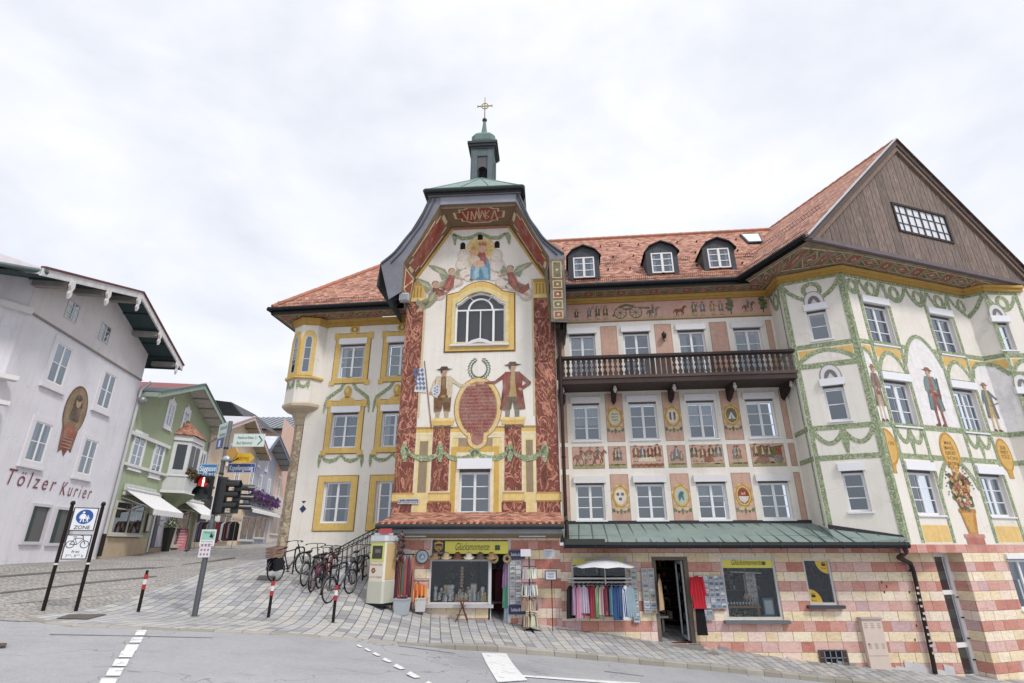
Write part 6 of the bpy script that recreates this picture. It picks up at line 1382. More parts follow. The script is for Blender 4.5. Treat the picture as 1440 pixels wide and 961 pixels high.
# verge boards with thickness
k=MB(); sl_=(az_-gz0)/(ax-gl0)
for s_,e0 in ((-1,gl0),(1,gr0)):
    a=(e0-(-s_)*0,gz0-.12); 
    for off,wd,d0_,d1_,c in ((0.,.3,.0,.1,(132,108,94)),(.0,.14,.1,.15,(96,80,74))):
        k.prism(gp_,[(e0+s_*.12,gz0-.02-0),(ax,az_+.24),(ax,az_+.24-wd*1.42),(e0+s_*.12-s_*wd*1.42,gz0-.02)],d0_,d1_,c)
k.build('verge_board',WOOD,gb)
k=MB(); k.wbox(gp_,gl0-.1,gr0+.1,SZ-.0+.02,gz0+.1,-.02,.12,(112,100,104)); k.build('sill_beam',WOOD,gb)
k=MB()
for e0,c in ((gl0-.16,0),(gr0+.16,1)):
    slope(k,R2.P(e0,gz0+.02,-14),R2.P(e0,gz0+.02,gd+.18),R2.P(ax,az_+.3,gd+.18),R2.P(ax,az_+.3,-14)) if not c else slope(k,R2.P(e0,gz0+.02,gd+.18),R2.P(e0,gz0+.02,-14),R2.P(ax,az_+.3,-14),R2.P(ax,az_+.3,gd+.18))
k.build('tiled_roof',TILES,bld)
k=MB(); k.tube(R2.P(gl0-.14,gz0+.06,gd+.19),R2.P(ax,az_+.33,gd+.19),.04,n=6,col=(186,190,194)); k.tube(R2.P(gr0+.14,gz0+.06,gd+.19),R2.P(ax,az_+.33,gd+.19),.04,n=6,col=(70,62,58)); 
a,b=R2.P(ax,az_+.24,gd+.1),R2.P(ax,az_+.24,-13); n=36
for i in range(n): k.tube(a.lerp(b,i/n),a.lerp(b,(i+1.06)/n),.12,.1,8,(190+rp.randint(-14,14),112,84))
k.build('roof_edging',MATTE,bld)
# ---------------------------------------------------------------- houses of the street on the left
L=PL(-13.4,0,-9.6)
def gl_(u): p=L.P(u,0,0); return gz(p[0],p[1])
def swin(parent,pl,px,py,wd,ht,trimc=(232,230,234),tw=.16,cols=2,rows=2,dark=(56,66,74),col=WC,sillz=True,top=None):
    """window of a far house: surround with depth > frame, pane"""
    u,z=pl.uv(px,py) if not isinstance(px,tuple) else px
    a,b,c,e_=u-wd/2,u+wd/2,z-ht/2,z+ht/2
    k=MB()
    if tw: k.ribbon(pl,[(a,c),(b,c),(b,e_),(a,e_)],[(a-tw,c-tw),(b+tw,c-tw),(b+tw,e_+tw),(a-tw,e_+tw)],0,.05,trimc)
    if sillz: k.wbox(pl,a-tw-.04,b+tw+.04,c-tw-.06,c-tw+.02,0,.1,trimc)
    if top: k.prism(pl,[(a-tw,e_+tw),(b+tw,e_+tw),((a+b)/2+.12,e_+tw+.12),((a+b)/2,e_+tw+.3),((a+b)/2-.12,e_+tw+.12)],0,.05,trimc)
    f=.05; k.ribbon(pl,[(a+f,c+f),(b-f,c+f),(b-f,e_-f),(a+f,e_-f)],[(a,c),(b,c),(b,e_),(a,e_)],-.0,.03,col)
    if cols==2: k.wbox(pl,(a+b)/2-.04,(a+b)/2+.04,c+f,e_-f,.0,.035,col)
    for i in range(1,rows): z_=c+(e_-c)*i/rows; k.wbox(pl,a+f,b-f,z_-.015,z_+.015,.0,.028,col)
    w_=k.build('window',WHITEF,parent)
    k=MB(); k.q(pl,a,b,c,e_,.006,dark)
    r=rp.random()
    if r<.6: k.q(pl,a+f,a+f+(b-a)*rp.uniform(.12,.3),c+f,e_-f,.009,(186,190,192)); k.q(pl,b-f-(b-a)*rp.uniform(.12,.3),b-f,c+f,e_-f,.009,(186,190,192))
    elif r<.8: k.q(pl,a+f,b-f,c+(e_-c)*.5,e_-f,.009,(176,182,184))
    k.build('dark_room',MATTE,w_)
    k=MB(); k.q(pl,a+f,b-f,c+f,e_-f,.018,(255,255,255)); k.build('pane',GLASS,w_)
    return w_
def house(name,label,u0,u1,wallc,Lp,ap,Rp,vd,roofc,undc,vergec,edge,deep=9,low=None,roofm=None,cat='house'):
    """gable-fronted house; Lp, ap, Rp = (u,z) of left eave, apex, right eave on the verge plane vd in front of the wall"""
    h=thing(name,label,cat,tuple(L.P((u0+u1)/2,gl_((u0+u1)/2),-1)))
    def zr(u): return (Lp[1]+(ap[1]-Lp[1])*(u-Lp[0])/(ap[0]-Lp[0]) if u<ap[0] else Rp[1]+(ap[1]-Rp[1])*(Rp[0]-u)/(Rp[0]-ap[0]))-.28
    k=MB(); k.pp(L,[(u0,-.5),(u1,-.5),(u1,zr(u1)),(ap[0],ap[1]-.28),(u0,zr(u0))],0,wallc)
    k.poly([L.P(u0,-.5,0),L.P(u0,zr(u0),0),L.P(u0,zr(u0),-deep),L.P(u0,-.5,-deep)],wallc); k.poly([L.P(u1,-.5,0),L.P(u1,zr(u1),0),L.P(u1,zr(u1),-deep),L.P(u1,-.5,-deep)],wallc)
    k.build('wall',PLAST,h)
    k=MB()
    for e0,e1 in ((Lp,ap),(ap,Rp)):
        a,b=L.P(*e0,vd),L.P(*e1,vd); a2,b2=L.P(*e0,-deep),L.P(*e1,-deep)
        k.poly([a,b,b2,a2],roofc); 
    if low: k.poly([L.P(Lp[0],Lp[1]+.03,vd),L.P(Lp[0]+(ap[0]-Lp[0])*.45,Lp[1]+(ap[1]-Lp[1])*.45+.03,vd),L.P(Lp[0]+(ap[0]-Lp[0])*.45,Lp[1]+(ap[1]-Lp[1])*.45+.03,-deep),L.P(Lp[0],Lp[1]+.03,-deep)],low)
    rf=k.build('roof',roofm or LEAD,h)
    k=MB(); z=.22
    for e0,e1 in ((Lp,ap),(ap,Rp)):
        k.poly([L.P(e0[0],e0[1]-z,vd),L.P(e1[0],e1[1]-z,vd),L.P(e1[0],e1[1]-z,-deep),L.P(e0[0],e0[1]-z,-deep)],undc)
        n=5
        for i in range(1,n): t=i/n; u=e0[0]+(e1[0]-e0[0])*t; zz=e0[1]+(e1[1]-e0[1])*t-z-.03; k.tube(L.P(u,zz,vd-.05),L.P(u,zz,0),.045,n=4,col=tuple(int(q*.85) for q in undc))
    k.build('soffit',WOOD,rf)
    k=MB()
    for e0,e1 in ((Lp,ap),(ap,Rp)):
        k.prism(L,[(e0[0],e0[1]-.26),(e1[0],e1[1]-.26),(e1[0],e1[1]+.0),(e0[0],e0[1]+.0)],vd-.04,vd+.03,vergec); k.prism(L,[(e0[0],e0[1]+.005),(e1[0],e1[1]+.005),(e1[0],e1[1]+.07),(e0[0],e0[1]+.07)],vd-.06,vd+.08,edge)
    k.poly([L.P(Lp[0],Lp[1]-.22,vd),L.P(Lp[0],Lp[1],vd),L.P(Lp[0],Lp[1],-deep),L.P(Lp[0],Lp[1]-.22,-deep)],vergec); k.build('verge_board',WOOD,rf)
    return h,zr
V11=L.sh(1.1);V9=L.sh(.9)
LIL=(230,227,236)
gh,gzr_=house('lilac_house','lilac grey house with teal eaves, red Gothic lettering and an oval portrait on its wall',16.6,24.83,LIL,V11.uv(60,377),V11.uv(200,412),V11.uv(257,515),1.1,(120,62,60),(56,78,80),(216,214,214),(120,62,66))
k=MB()
ldg=[L.uv(43,446),L.uv(130,495),L.uv(200,530)]; zl_=sum(p[1] for p in ldg)/3
k.pp(L,[(16.6,zl_),(24.83,zl_),(24.83,gzr_(24.83)-.01),(21.07,11.5),(16.6,gzr_(16.6)-.01)],.006,(226,220,222)); k.wbox(L,16.6,24.8,zl_-.03,zl_+.03,0,.06,(150,146,140)); k.build('attic_band',PLAST,gh)
for i,(x,y,hx) in enumerate(((96,412,0),(148,423,0),(190,436,0),(221,483,0),(246,522,0))):
    u,z=V11.uv(x,y); zz=gzr_(u)+.0
    k=MB(); k.wbox(L,u-.12,u+.12,zz-.22,zz+.0,0,1.05,(150,144,140)); b_=k.build('purlin',WOOD,gh)
    k=MB(); k.prism(V11,[(u-.1,zz+.05),(u+.1,zz+.05),(u+.13,zz-.15),(u+.05,zz-.3),(u+.1,zz-.42),(u+.0,zz-.6),(u-.08,zz-.42),(u-.02,zz-.3),(u-.12,zz-.15)],.0,.08,(222,220,218)); k.build('carved_end',WOOD,b_)
for (x,y) in ((83,513),(149,550)): swin(gh,L,x,y,.92,1.45,trimc=(226,222,228),tw=.2)
for (x,y) in ((53,622),(122,643)): swin(gh,L,x,y,.92,1.35,trimc=(226,222,228),tw=.18)
for (x,y) in ((101.5,438),(147,469)): swin(gh,L,x,y,.75,.75,tw=0,cols=2,rows=3,trimc=(190,184,178),dark=(30,34,34),col=(206,202,196),sillz=False)
for j,(x0,x1,y0,y1) in enumerate(((37,62,712,762),(72,100,717,764))):
    ym=(y0+y1)/2; a=L.uv(x0,ym)[0];b=L.uv(x1,ym)[0]; zb=L.uv((x0+x1)/2,y1)[1];zt=L.uv((x0+x1)/2,y0)[1]
    k=MB(); k.q(L,a,b,zb,zt,.01,(92,90,88)); k.wbox(L,a,a+(b-a)*.3,zb,zt,.012,.03,(34,60,58)); k.ribbon(L,[(a,zb),(b,zb),(b,zt),(a,zt)],[(a-.09,zb-.1),(b+.09,zb-.1),(b+.09,zt+.1),(a-.09,zt+.1)],0,.09,(206,202,208)); 
    sw=k.build('shop_window',WHITEF,gh); 
k=MB()
for i,s_ in enumerate('Tölzer'): pass
ta,tb=L.uv(8,664),L.uv(128,699); zt_=(L.uv(8,672)[1]+L.uv(126,699)[1])/2
text(k,'Tölzer',L,(ta[0]+(ta[0]*.42+tb[0]*.58))/2-.1,L.uv(40,676)[1],.74,.02,(140,62,72),width=(tb[0]-ta[0])*.5,shear=.16,bold=-.004,space=1.45); text(k,'Kurier',L,ta[0]+(tb[0]-ta[0])*.79,L.uv(100,690)[1],.72,.02,(140,62,72),width=(tb[0]-ta[0])*.4,shear=.16,bold=-.004,space=1.45); k.build('wall_lettering',PAINT,gh)
k=MB(); u,z=L.uv(106,578); k.ell(L,u,z,.72,.98,.01,(110,82,60),24); k.ell(L,u,z,.64,.9,.014,(148,120,88),24); k.pp(L,[(u-.3,z-.4),(u+.32,z-.4),(u+.36,z+.2),(u+.1,z+.62),(u-.22,z+.4)],.018,(96,72,56)); k.ell(L,u+.04,z+.35,.17,.22,.022,(186,150,120),12); k.ell(L,u+.0,z+.5,.2,.14,.024,(74,54,44),10); k.pp(L,[(u-.5,z-.72),(u+.5,z-.72),(u+.42,z-1.55),(u+.2,z-1.45),(u+.05,z-1.75),(u-.15,z-1.5),(u-.36,z-1.66)],.016,(140,74,62)); k.pp(L,[(u-.4,z-.6),(u+.4,z-.6),(u+.3,z-1.0),(u-.3,z-1.0)],.02,(176,96,74))
for q in range(4): k.strip(L,[(u-.3,z-1.05-q*.12),(u+.3,z-1.05-q*.12)],.03,.021,(196,150,120))
k.build('oval_portrait',FRESCO,gh)
# left face of the lilac house turns away at the corner
cc=L.P(16.6,0,0); LF=PL(cc[0],cc[1],31)
k=MB(); k.q(LF,-7,0,-.5,10.6,0,LIL); k.wbox(LF,-7,.12,8.0+.85,9.05,0,.22,(224,222,224)); k.wbox(LF,-7,.3,6.55,6.7,0,.35,(226,224,226)); k.wbox(LF,-7,.3,5.75,5.88,0,.3,(226,224,226)); k.build('corner_wall',PLAST,gh)
swin(gh,LF,(-1.35,7.95),0,1.05,1.5,tw=.26,trimc=(228,226,230)); 
k=MB(); k.q(LF,-7,-.3,3.9,5.75,.03,(222,220,224)); k.wbox(LF,-7,-.1,2.9,3.25,0,.5,(196,190,160)); k.build('shop_fascia',PLAST,gh); swin(gh,LF,(-1.7,1.9),0,2.6,1.8,cols=1,rows=1,dark=(96,112,108))
e0_=LF.sh(1.4).uv(0,376); e1_=((L.P(15.27,0,1.15)-LF.p).dot(LF.u),9.82); ez_=e0_[1]+(e0_[1]-e1_[1])/(e0_[0]-e1_[0])*(-8-e0_[0])
k=MB(); k.poly([L.P(15.27,9.87-.2,1.1),LF.P(-8,ez_-.08,1.4),LF.P(-8,ez_-.08,-3),L.P(15.27,9.87-.2,-9)],(56,78,80)); k.poly([L.P(15.27,9.9,1.1),LF.P(-8,ez_+.1,1.4),LF.P(-8,ez_+.3,-6),L.P(18.5,10.6,-6)],(70,72,76)); k.tube(L.P(15.27,9.82,1.15),LF.P(-8,ez_,1.5),.08,n=8,col=(96,112,112)); k.build('eave',LEAD,gh)
k=MB(); k.path([L.P(24.72,8.9,.5),L.P(24.78,8.5,.12),L.P(24.8,1.4,.12)],.07,8,(206,206,210)); k.tube(L.P(24.8,1.2,.12),L.P(24.8,2.1,.12),.085,n=8,col=(52,46,44)); k.ball(L.P(24.74,8.0,.3),.2,(150,152,156)); k.build('downpipe',METAL,gh)
k=MB(); u,z=LF.uv(32,415) if False else L.uv(40,418); k.box(L.P(16.9,10.2,.5),(.3,.3,.5),(190,176,150)); k.build('carved_bracket',WOOD,gh)
# green house
GRN=(164,178,140)
g2,gzr2=house('green_house','green rendered house with a red tiled bay window and white shop awning','',0,0,(0,0),(1,1),(2,0),0,0,0,0,0) if False else house('green_house','green rendered house with a red tiled bay window and two white shop awnings',24.86,34.75,GRN,V9.uv(225,552),V9.uv(288,541),V9.uv(323,608),.9,(150,64,60),(196,192,184),(150,170,158),(96,120,110),deep=8,low=(98,104,108))
for (x,y) in ((238,584),(260,594)): swin(g2,L,x,y,.62,1.15,tw=.16,top=True,dark=(120,120,126))
for (x,y,w_) in ((193,634,1.0),(221,647,.95),(271,656,.85)): swin(g2,L,x,y,w_,1.55,tw=.12,rows=3,dark=(110,120,126))
k=MB(); za=L.uv(180,652)[1]; k.wbox(L,24.9,34.7,za-.12,za,0,.14,(222,222,220)); zc1=L.uv(190,613)[1]; k.wbox(L,24.9,29.2,zc1-.02,zc1+.14,0,.14,(222,222,220)); k.build('string_course',PLAST,g2)
ub_,zb_=L.uv(252,648); k=MB()
bay=[(ub_-1.15,0),(ub_-.8,.75),(ub_+.8,.75),(ub_+1.15,0)]
def bayq(mb,z0,z1,c,s=1.):
    for (a,da),(b,db) in zip(bay,bay[1:]): mb.poly([L.P(ub_+(a-ub_)*s,z0,da*s),L.P(ub_+(b-ub_)*s,z0,db*s),L.P(ub_+(b-ub_)*s,z1,db*s),L.P(ub_+(a-ub_)*s,z1,da*s)],c)
bayq(k,zb_+.95,zb_+1.25,(226,226,226),1.08); bayq(k,zb_-.85,zb_+.95,(218,220,222)); k.poly([L.P(a,zb_+1.25,d*1.1) for a,d in bay],(226,226,226)); by=k.build('bay_window',WHITEF,g2)
k=MB()
for (a,da),(b,db) in zip(bay,bay[1:]):
    for t0,t1 in ((.12,.46),(.54,.88)) if da==db else ((.2,.8),):
        p=lambda t,z:L.P(a+(b-a)*t,z,da+(db-da)*t+.02); k.poly([p(t0,zb_-.6),p(t1,zb_-.6),p(t1,zb_+.75),p(t0,zb_+.75)],(58,66,74))
k.build('pane',GLOSS,by)
k=MB(); apx=L.P(ub_,zb_+2.3,0.02)
bb=[L.P(ub_+(a-ub_)*1.2,zb_+1.26,d*1.25) for a,d in bay]
for a,b in zip(bb,bb[1:]): slope(k,a,b,apx,apx)
k.build('bay_roof',TILES,by)
k=MB(); bayq(k,zb_-1.75,zb_-.9,(206,208,206),1.25); bayq(k,zb_-1.85,zb_-1.7,(226,226,226),1.32); bayq(k,zb_-.98,zb_-.88,(226,226,226),1.3)
p_=[L.P(ub_+(a-ub_)*1.3,zb_-1.84,d*1.3) for a,d in bay]; k.poly(p_,(150,164,122)); ap2=L.P(ub_,zb_-2.7,.02)
for a,b in zip(p_,p_[1:]): k.poly([a,b,ap2],(150,164,122))
k.build('balcony_box',PLAST,by)
def flowers(mb,pts,n,r,cols,sp=(.2,.2,.15)):
    for i in range(n):
        p=pts[0].lerp(pts[1],rp.random()); q=p+Vector((rp.gauss(0,sp[0]),rp.gauss(0,sp[1]),rp.gauss(0,sp[2]))); d1=Vector((rp.uniform(-1,1),rp.uniform(-1,1),rp.uniform(-1,1))).normalized(); d2=d1.orthogonal().normalized(); s_=r*rp.uniform(.6,1.3)
        mb.poly([q-d1*s_,q-d2*s_*.6,q+d1*s_,q+d2*s_*.6],rp.choice(cols))
k=MB(); flowers(k,(L.P(ub_-.9,zb_-.8,.95),L.P(ub_+1.0,zb_-.8,.95)),380,.09,[(96,40,44),(120,60,60),(88,104,50),(70,80,44),(150,90,60)],(.1,.1,.14)); flowers(k,(L.P(ub_+1.0,zb_-.9,1.0),L.P(ub_+1.1,zb_-1.7,1.0)),160,.09,[(110,130,60),(88,110,50)],(.12,.12,.14)); solo(k,'flower_box',LEAF,'dark red flowers trailing green leaves on the bay window of the green house','flowers',tuple(L.P(ub_,zb_-1.,1)))
def shopwin(parent,x0,x1,y0,y1,fc=(206,200,190),cols_=2,inner=None,d=.0,transom=True):
    ym=(y0+y1)/2; a=L.uv(x0,ym)[0];b=L.uv(x1,ym)[0]; zb=L.uv((x0+x1)/2,y1)[1];zt=L.uv((x0+x1)/2,y0)[1]
    k=MB(); k.q(L,a,b,zb,zt,.008,(64,58,52))
    for i in range(46):
        u=rp.uniform(a+.1,b-.1); s_=rp.uniform(.06,.22); z=zb+ (zt-zb)*rp.random()**1.6*.8+.05; k.ell(L,u,z+s_*.5,s_*.7,s_,.010+i*.0003,rp.choice([(150,130,100),(196,180,150),(96,84,76),(180,120,80),(210,206,196),(110,120,96),(80,60,56)]),7)
    for i in range(5): k.ell(L,rp.uniform(a+.2,b-.2),zt-.25,.04,.04,.026,(255,236,190),6)
    s_=k.build('shop_window',MATTE,parent)
    k=MB(); f=.07; k.ribbon(L,[(a+f,zb+f),(b-f,zb+f),(b-f,zt-f),(a+f,zt-f)],[(a,zb),(b,zb),(b,zt),(a,zt)],.0,.09,fc)
    for i in range(1,cols_): u=a+(b-a)*i/cols_; k.wbox(L,u-.03,u+.03,zb,zt,.03,.085,fc)
    if transom: k.wbox(L,a,b,zb+(zt-zb)*.76-.03,zb+(zt-zb)*.76+.03,.03,.086,fc)
    k.wbox(L,a-.1,b+.1,zb-.1,zb,0,.18,fc); k.build('frame',WHITEF,s_)
    k=MB(); k.q(L,a,b,zb,zt,.05,(255,255,255)); k.build('pane',SHOPGLASS,s_); return a,b,zb,zt
def awning(parent,a,b,z,drop,out_,col=(226,224,222)):
    k=MB(); n=6
    k.poly([L.P(a,z,.05),L.P(b,z,.05),L.P(b,z-drop,out_),L.P(a,z-drop,out_)],col); k.poly([L.P(a,z-.02,.05),L.P(b,z-.02,.05),L.P(b,z-drop-.02,out_),L.P(a,z-drop-.02,out_)],col)
    m_=14
    for i in range(m_): u0_=a+(b-a)*i/m_;u1_=a+(b-a)*(i+1)/m_; k.poly([L.P(u0_,z-drop,out_),L.P(u1_,z-drop,out_),L.P(u1_,z-drop-.22,out_),L.P((u0_+u1_)/2,z-drop-.26,out_),L.P(u0_,z-drop-.22,out_)],col)
    for u in (a+.05,b-.05): k.tube(L.P(u,z-.4,.05),L.P(u,z-drop,out_),.02,n=5,col=(150,150,150))
    k.tube(L.P(a,z,.12),L.P(b,z,.12),.09,n=8,col=(206,206,206)); return k.build('awning',FABRIC,parent)
a,b,zb,zt=shopwin(g2,157,200,706,752); awning(g2,a+.3,b+.9,zt+.55,.9,1.5)
def signb(parent,x0,x1,y0,y1,s,col,tc,name='shop_sign',hh=.5):
    a=L.uv(x0,(y0+y1)/2)[0];b=L.uv(x1,(y0+y1)/2)[0];z=L.uv((x0+x1)/2,(y0+y1)/2)[1]
    k=MB(); k.wbox(L,a,b,z-hh/2,z+hh/2,0.02,.14,col); k.wbox(L,a-.03,b+.03,z-hh/2-.04,z-hh/2,0.02,.17,(110,106,100)); text(k,s,L,(a+b)/2,z,hh*.7,.145,tc,width=(b-a)*.86); k.build(name,PAINT,parent)
signb(g2,172,216,683,701,'SCHMUCK & DESIGN',(206,214,206),(120,140,130)); signb(g2,250,270,699,709,'SCHMUCK',(206,204,184),(120,116,90),hh=.42)
a,b,zb,zt=shopwin(g2,246,263,716,768,cols_=1); awning(g2,a-.2,b+1.4,zt+.5,.8,1.3)
ud,_=L.uv(224,745); gd0=gl_(ud); k=MB()
def archdoor(mb,u,w_,z0,z1,d,c): n=10; mb.pp(L,[(u-w_,z0),(u+w_,z0)]+[(u+w_*math.cos(pi*i/n),z1-w_+w_*math.sin(pi*i/n)) for i in range(n+1)],d,c)
archdoor(k,ud,1.0,gd0,gd0+3.35,.03,(216,216,220)); archdoor(k,ud,.78,gd0,gd0+3.1,.04,(84,84,92)); k.q(L,ud-.7,ud+.7,gd0+.25,gd0+2.25,.05,(184,182,196)); k.q(L,ud-.7,ud-.3,gd0+.25,gd0+2.25,.055,(104,104,116)); k.q(L,ud-.78,ud+.78,gd0,gd0+.22,.06,(176,150,128)); k.build('arched_door',PAINT,g2)
k=MB()
for i in range(12):
    x0=24.9+i*.42;x1=x0+.42
    if x1<ud-1.0: k.prism(L,[(x0,gl_(x0)-.3),(x1,gl_(x1)-.3),(x1,L.uv(200,757)[1]),(x0,L.uv(160,757)[1])],0,.05,(196,172,140))
k.build('plinth',STONE,g2)
k=MB(); u,z=L.uv(207,736); k.wbox(L,u-.22,u+.22,z-.45,z+.45,.02,.08,(90,80,70)); k.q(L,u-.16,u+.16,z-.38,z+.38,.085,(216,210,200)); k.build('notice_case',GLOSS,g2)
k=MB(); k.path([L.P(34.7,8.2,.6),L.P(34.74,7.8,.12),L.P(34.74,1.3,.12)],.07,6,(200,200,204)); k.build('downpipe',METAL,g2)
# planters and board before the green house
def planter(px,py,h=1.15,lab='',g=None):
    p=gp(px,py); t=thing('planter',lab,'planter',tuple(p),g)
    k=MB(); k.lathe((0,0,0),[(.17,0),(.27,h),(.24,h),(.22,h-.06)],4,(38,36,38),M=Matrix.Rotation(R(45-9),4,'Z'),smooth=False); k.build('pot',MATTE,t,origin=(0,0,0))
    k=MB(); 
    for i in range(260):
        v=Vector((rp.gauss(0,.16),rp.gauss(0,.16),h+.18+rp.gauss(0,.13))); d1=Vector((rp.uniform(-1,1),rp.uniform(-1,1),rp.uniform(-1,1))).normalized(); d2=d1.orthogonal().normalized(); s_=.06; k.poly([v-d1*s_,v-d2*s_*.5,v+d1*s_,v+d2*s_*.5],rp.choice([(70,88,46),(92,108,60),(52,66,38),(196,196,180) if px>225 else (60,76,44)]))
    k.build('shrub',LEAF,t,origin=(0,0,0)); return t
planter(208,777,1.3,'tall black planter with a dark shrub left of the arched door of the green house','black planters beside the arched door'); planter(232,776,1.2,'tall black planter with white flowering leaves right of the arched door','black planters beside the arched door')
p=gp(252,773); t=thing('sandwich_board','pink sandwich board standing before the green house window','board',tuple(p),rz=R(20))
k=MB(); M_=Matrix.Rotation(R(-12),4,'X'); k.box((0,-.16,.55),(.6,.03,1.15),(214,120,132),M=M_); 
for q in range(6): k.box((rp.uniform(-.06,.06),-.18-.0+(.55-(1.0-q*.15))*-.21+.0,1.0-q*.15),(.36-.05*(q%2),.012,.04),(240,214,214))
k.build('front_panel',GLOSS,t,origin=(0,0,0)); k=MB(); k.box((0,.16,.55),(.6,.03,1.15),(190,104,116),M=Matrix.Rotation(R(12),4,'X')); k.build('rear_panel',GLOSS,t,origin=(0,0,0))
# further houses
def up(pl,x,y): return pl.uv(x,y)
a_=V9.uv(336,606);p_=V9.uv(359,586.5);r_=V9.uv(377,638)
ORG=(222,196,164)
g3,_=house('ochre_house','ochre house with a pink edged gable beyond the green house','x' and 34.85,45.2,ORG,(35.2,9.0),p_,(46.6,8.6),.9,(190,190,196),(176,160,130),(206,186,186),(190,160,160),deep=8)
for (x,y,w_,h_) in ((283,655,.8,1.5),(324,640,.8,1.3),(333,668,.8,1.6),(349,610,.7,1.1),(300,700,.001,.001)): 
    if w_>.1: swin(g3,L,x,y,w_,h_,tw=.14)
k=MB(); u,z=L.uv(283,630); k.ell(L,u,z,.45,.6,.02,(216,206,196),14); k.q(L,34.9,45,L.uv(320,728)[1]-.05,L.uv(320,728)[1]+.1,.05,(190,170,150)); k.build('arched_relief',PLAST,g3)
shopwin(g3,288,302,722,756,cols_=1,transom=False); shopwin(g3,305,322,722,760,cols_=2,transom=False)
k=MB(); a=L.uv(272,742)[0];b=L.uv(284,742)[0]; z=L.uv(278,757)[1]; k.q(L,35.2,a+2.5,z,z+2.6,.01,(60,54,52)); k.build('shop_entrance',MATTE,g3)
a,b,z=L.uv(300,712)[0],L.uv(322,712)[0],L.uv(310,712)[1]; signb(g3,302,326,711,720,'MODE',(206,196,170),(140,120,90),hh=.5)
# racks of clothes in front of it
def street_rack(px0,px1,py,lab):
    p0,p1=gp(px0,py),gp(px1,py); t=thing('clothes_rail',lab,'clothes rail',tuple(p0),'clothes rails in front of the ochre house')
    k=MB(); h=1.5
    for p in (p0,p1): k.tube(p,p+Vector((0,0,h)),.02,col=(150,150,150)); k.tube(p+Vector((-.25,-.25,.03)),p+Vector((.25,.25,.03)),.02,col=(150,150,150))
    k.tube(p0+Vector((0,0,h)),p1+Vector((0,0,h)),.02,col=(150,150,150)); k.build('stand',METAL,t)
    n=14; d_=(p1-p0).normalized()
    for i in range(n):
        k=MB(); p=p0.lerp(p1,(i+.5)/n)+Vector((0,0,h)); c=rp.choice([(40,42,52),(30,30,34),(120,40,44),(206,200,200),(60,70,110),(90,60,70),(150,140,130)]); w_=Vector((.22,.02,0)); l=rp.uniform(.8,1.1)
        k.poly([p-w_*.3,p-w_-Vector((0,0,.15)),p-w_-Vector((0,0,l)),p+w_-Vector((0,0,l)),p+w_-Vector((0,0,.15)),p+w_*.3],c); q=d_*.07; k.poly([p+q-w_*.3,p+q-w_-Vector((0,0,.15)),p+q-w_-Vector((0,0,l)),p+q+w_-Vector((0,0,l)),p+q+w_-Vector((0,0,.15)),p+q+w_*.3],c); g=k.build('garment',FABRIC,t)
street_rack(272,296,775,'rail of dark clothes left in front of the ochre house shop'); street_rack(301,325,772,'rail of dark and white clothes right in front of the ochre house shop')
BLG=(172,180,198)
g4,_=house('blue_grey_house','blue grey house with purple flower boxes and a deep grey gable overhang',45.25,52.6,BLG,(45.3,9.2),V11.uv(393,614),V11.uv(413,660),1.1,(196,200,206),(150,152,156),(120,132,150),(96,110,134),deep=8)
for (x,y,w_,h_) in ((352,679,.75,1.7),(364.5,684,.75,1.7),(377,688,.7,1.6),(365,643,.6,1.4),(375.5,650,.6,1.4)): swin(g4,L,x,y,w_,h_,tw=.12)
a,b,zb,zt=shopwin(g4,337,357,726,760,cols_=2,transom=False); shopwin(g4,358,372,726,757,cols_=2,transom=False)
signb(g4,341,379,705,716,'SCHWARZER MODE',(84,104,132),(206,212,220),hh=.75); k=MB(); 
awning(g4,L.uv(341,722)[0],L.uv(384,722)[0],L.uv(362,721)[1]+.3,.25,.7)
k=MB(); fb0,fb1=L.uv(347,695),L.uv(384,708); k.tube(L.P(fb0[0],fb0[1]-.45,.35),L.P(fb1[0],fb1[1]-.3,.35),.12,n=6,col=(90,80,70)); k.build('box',MATTE,None,origin=(0,0,0)) if False else None
flowers(k,(L.P(fb0[0],fb0[1],.45),L.P(fb1[0],(fb1[1]+fb0[1])/2-.1,.45)),1500,.12,[(96,44,120),(120,60,140),(84,40,104),(140,84,160),(60,80,50)],(.1,.16,.2)); solo(k,'flower_box',LEAF,'long row of purple petunias under the windows of the blue grey house','flowers',tuple(L.P(48,5.5,.4)))
PNK=(222,184,164)
g5=thing('pink_house','salmon pink house with a grey metal roof closing the end of the street','house',tuple(L.P(57,2,-1)))
EP=PL(-25.5,66,92)
k=MB(); zt_=EP.uv(400,604)[1]; k.q(L,52.65,60,0,L.uv(392,655)[1]+4.5,0,PNK); k.q(EP,-14,14,0,zt_,0,PNK); k.build('wall',PLAST,g5)
k=MB(); EP2=EP.sh(-6); zr_=EP2.uv(390,587)[1]; k.poly([EP.P(-14,zt_-.1,.8),EP.P(14,zt_-.1,.8),EP.P(14,zr_,-6),EP.P(-14,zr_,-6)],(112,116,122))
for i in range(40): k.tube(EP.P(-14+i*.7,zt_,.8),EP.P(-14+i*.7,zr_+.05,-6),.06,n=4,col=(176,182,188),cap=False)
k.tube(EP.P(-14,zt_-.15,.85),EP.P(14,zt_-.15,.85),.15,n=6,col=(50,50,54)); k.build('roof',LEAD,g5)
for (x,y) in ((391,687),(405,693)): swin(g5,L,x,y,.9,2.0,tw=.16)
swin(g5,EP,413,632,1.,2.2,tw=.16)
k=MB(); k.q(L,52.7,60,1.5,6.2,.03,(214,204,196)); k.build('shop_front',PLAST,g5); shopwin(g5,381,398,722,752,cols_=2,transom=False)
g6=thing('slate_roofed_house','house with a steep dark slate roof rising behind the green house','house',(-30,52,2))
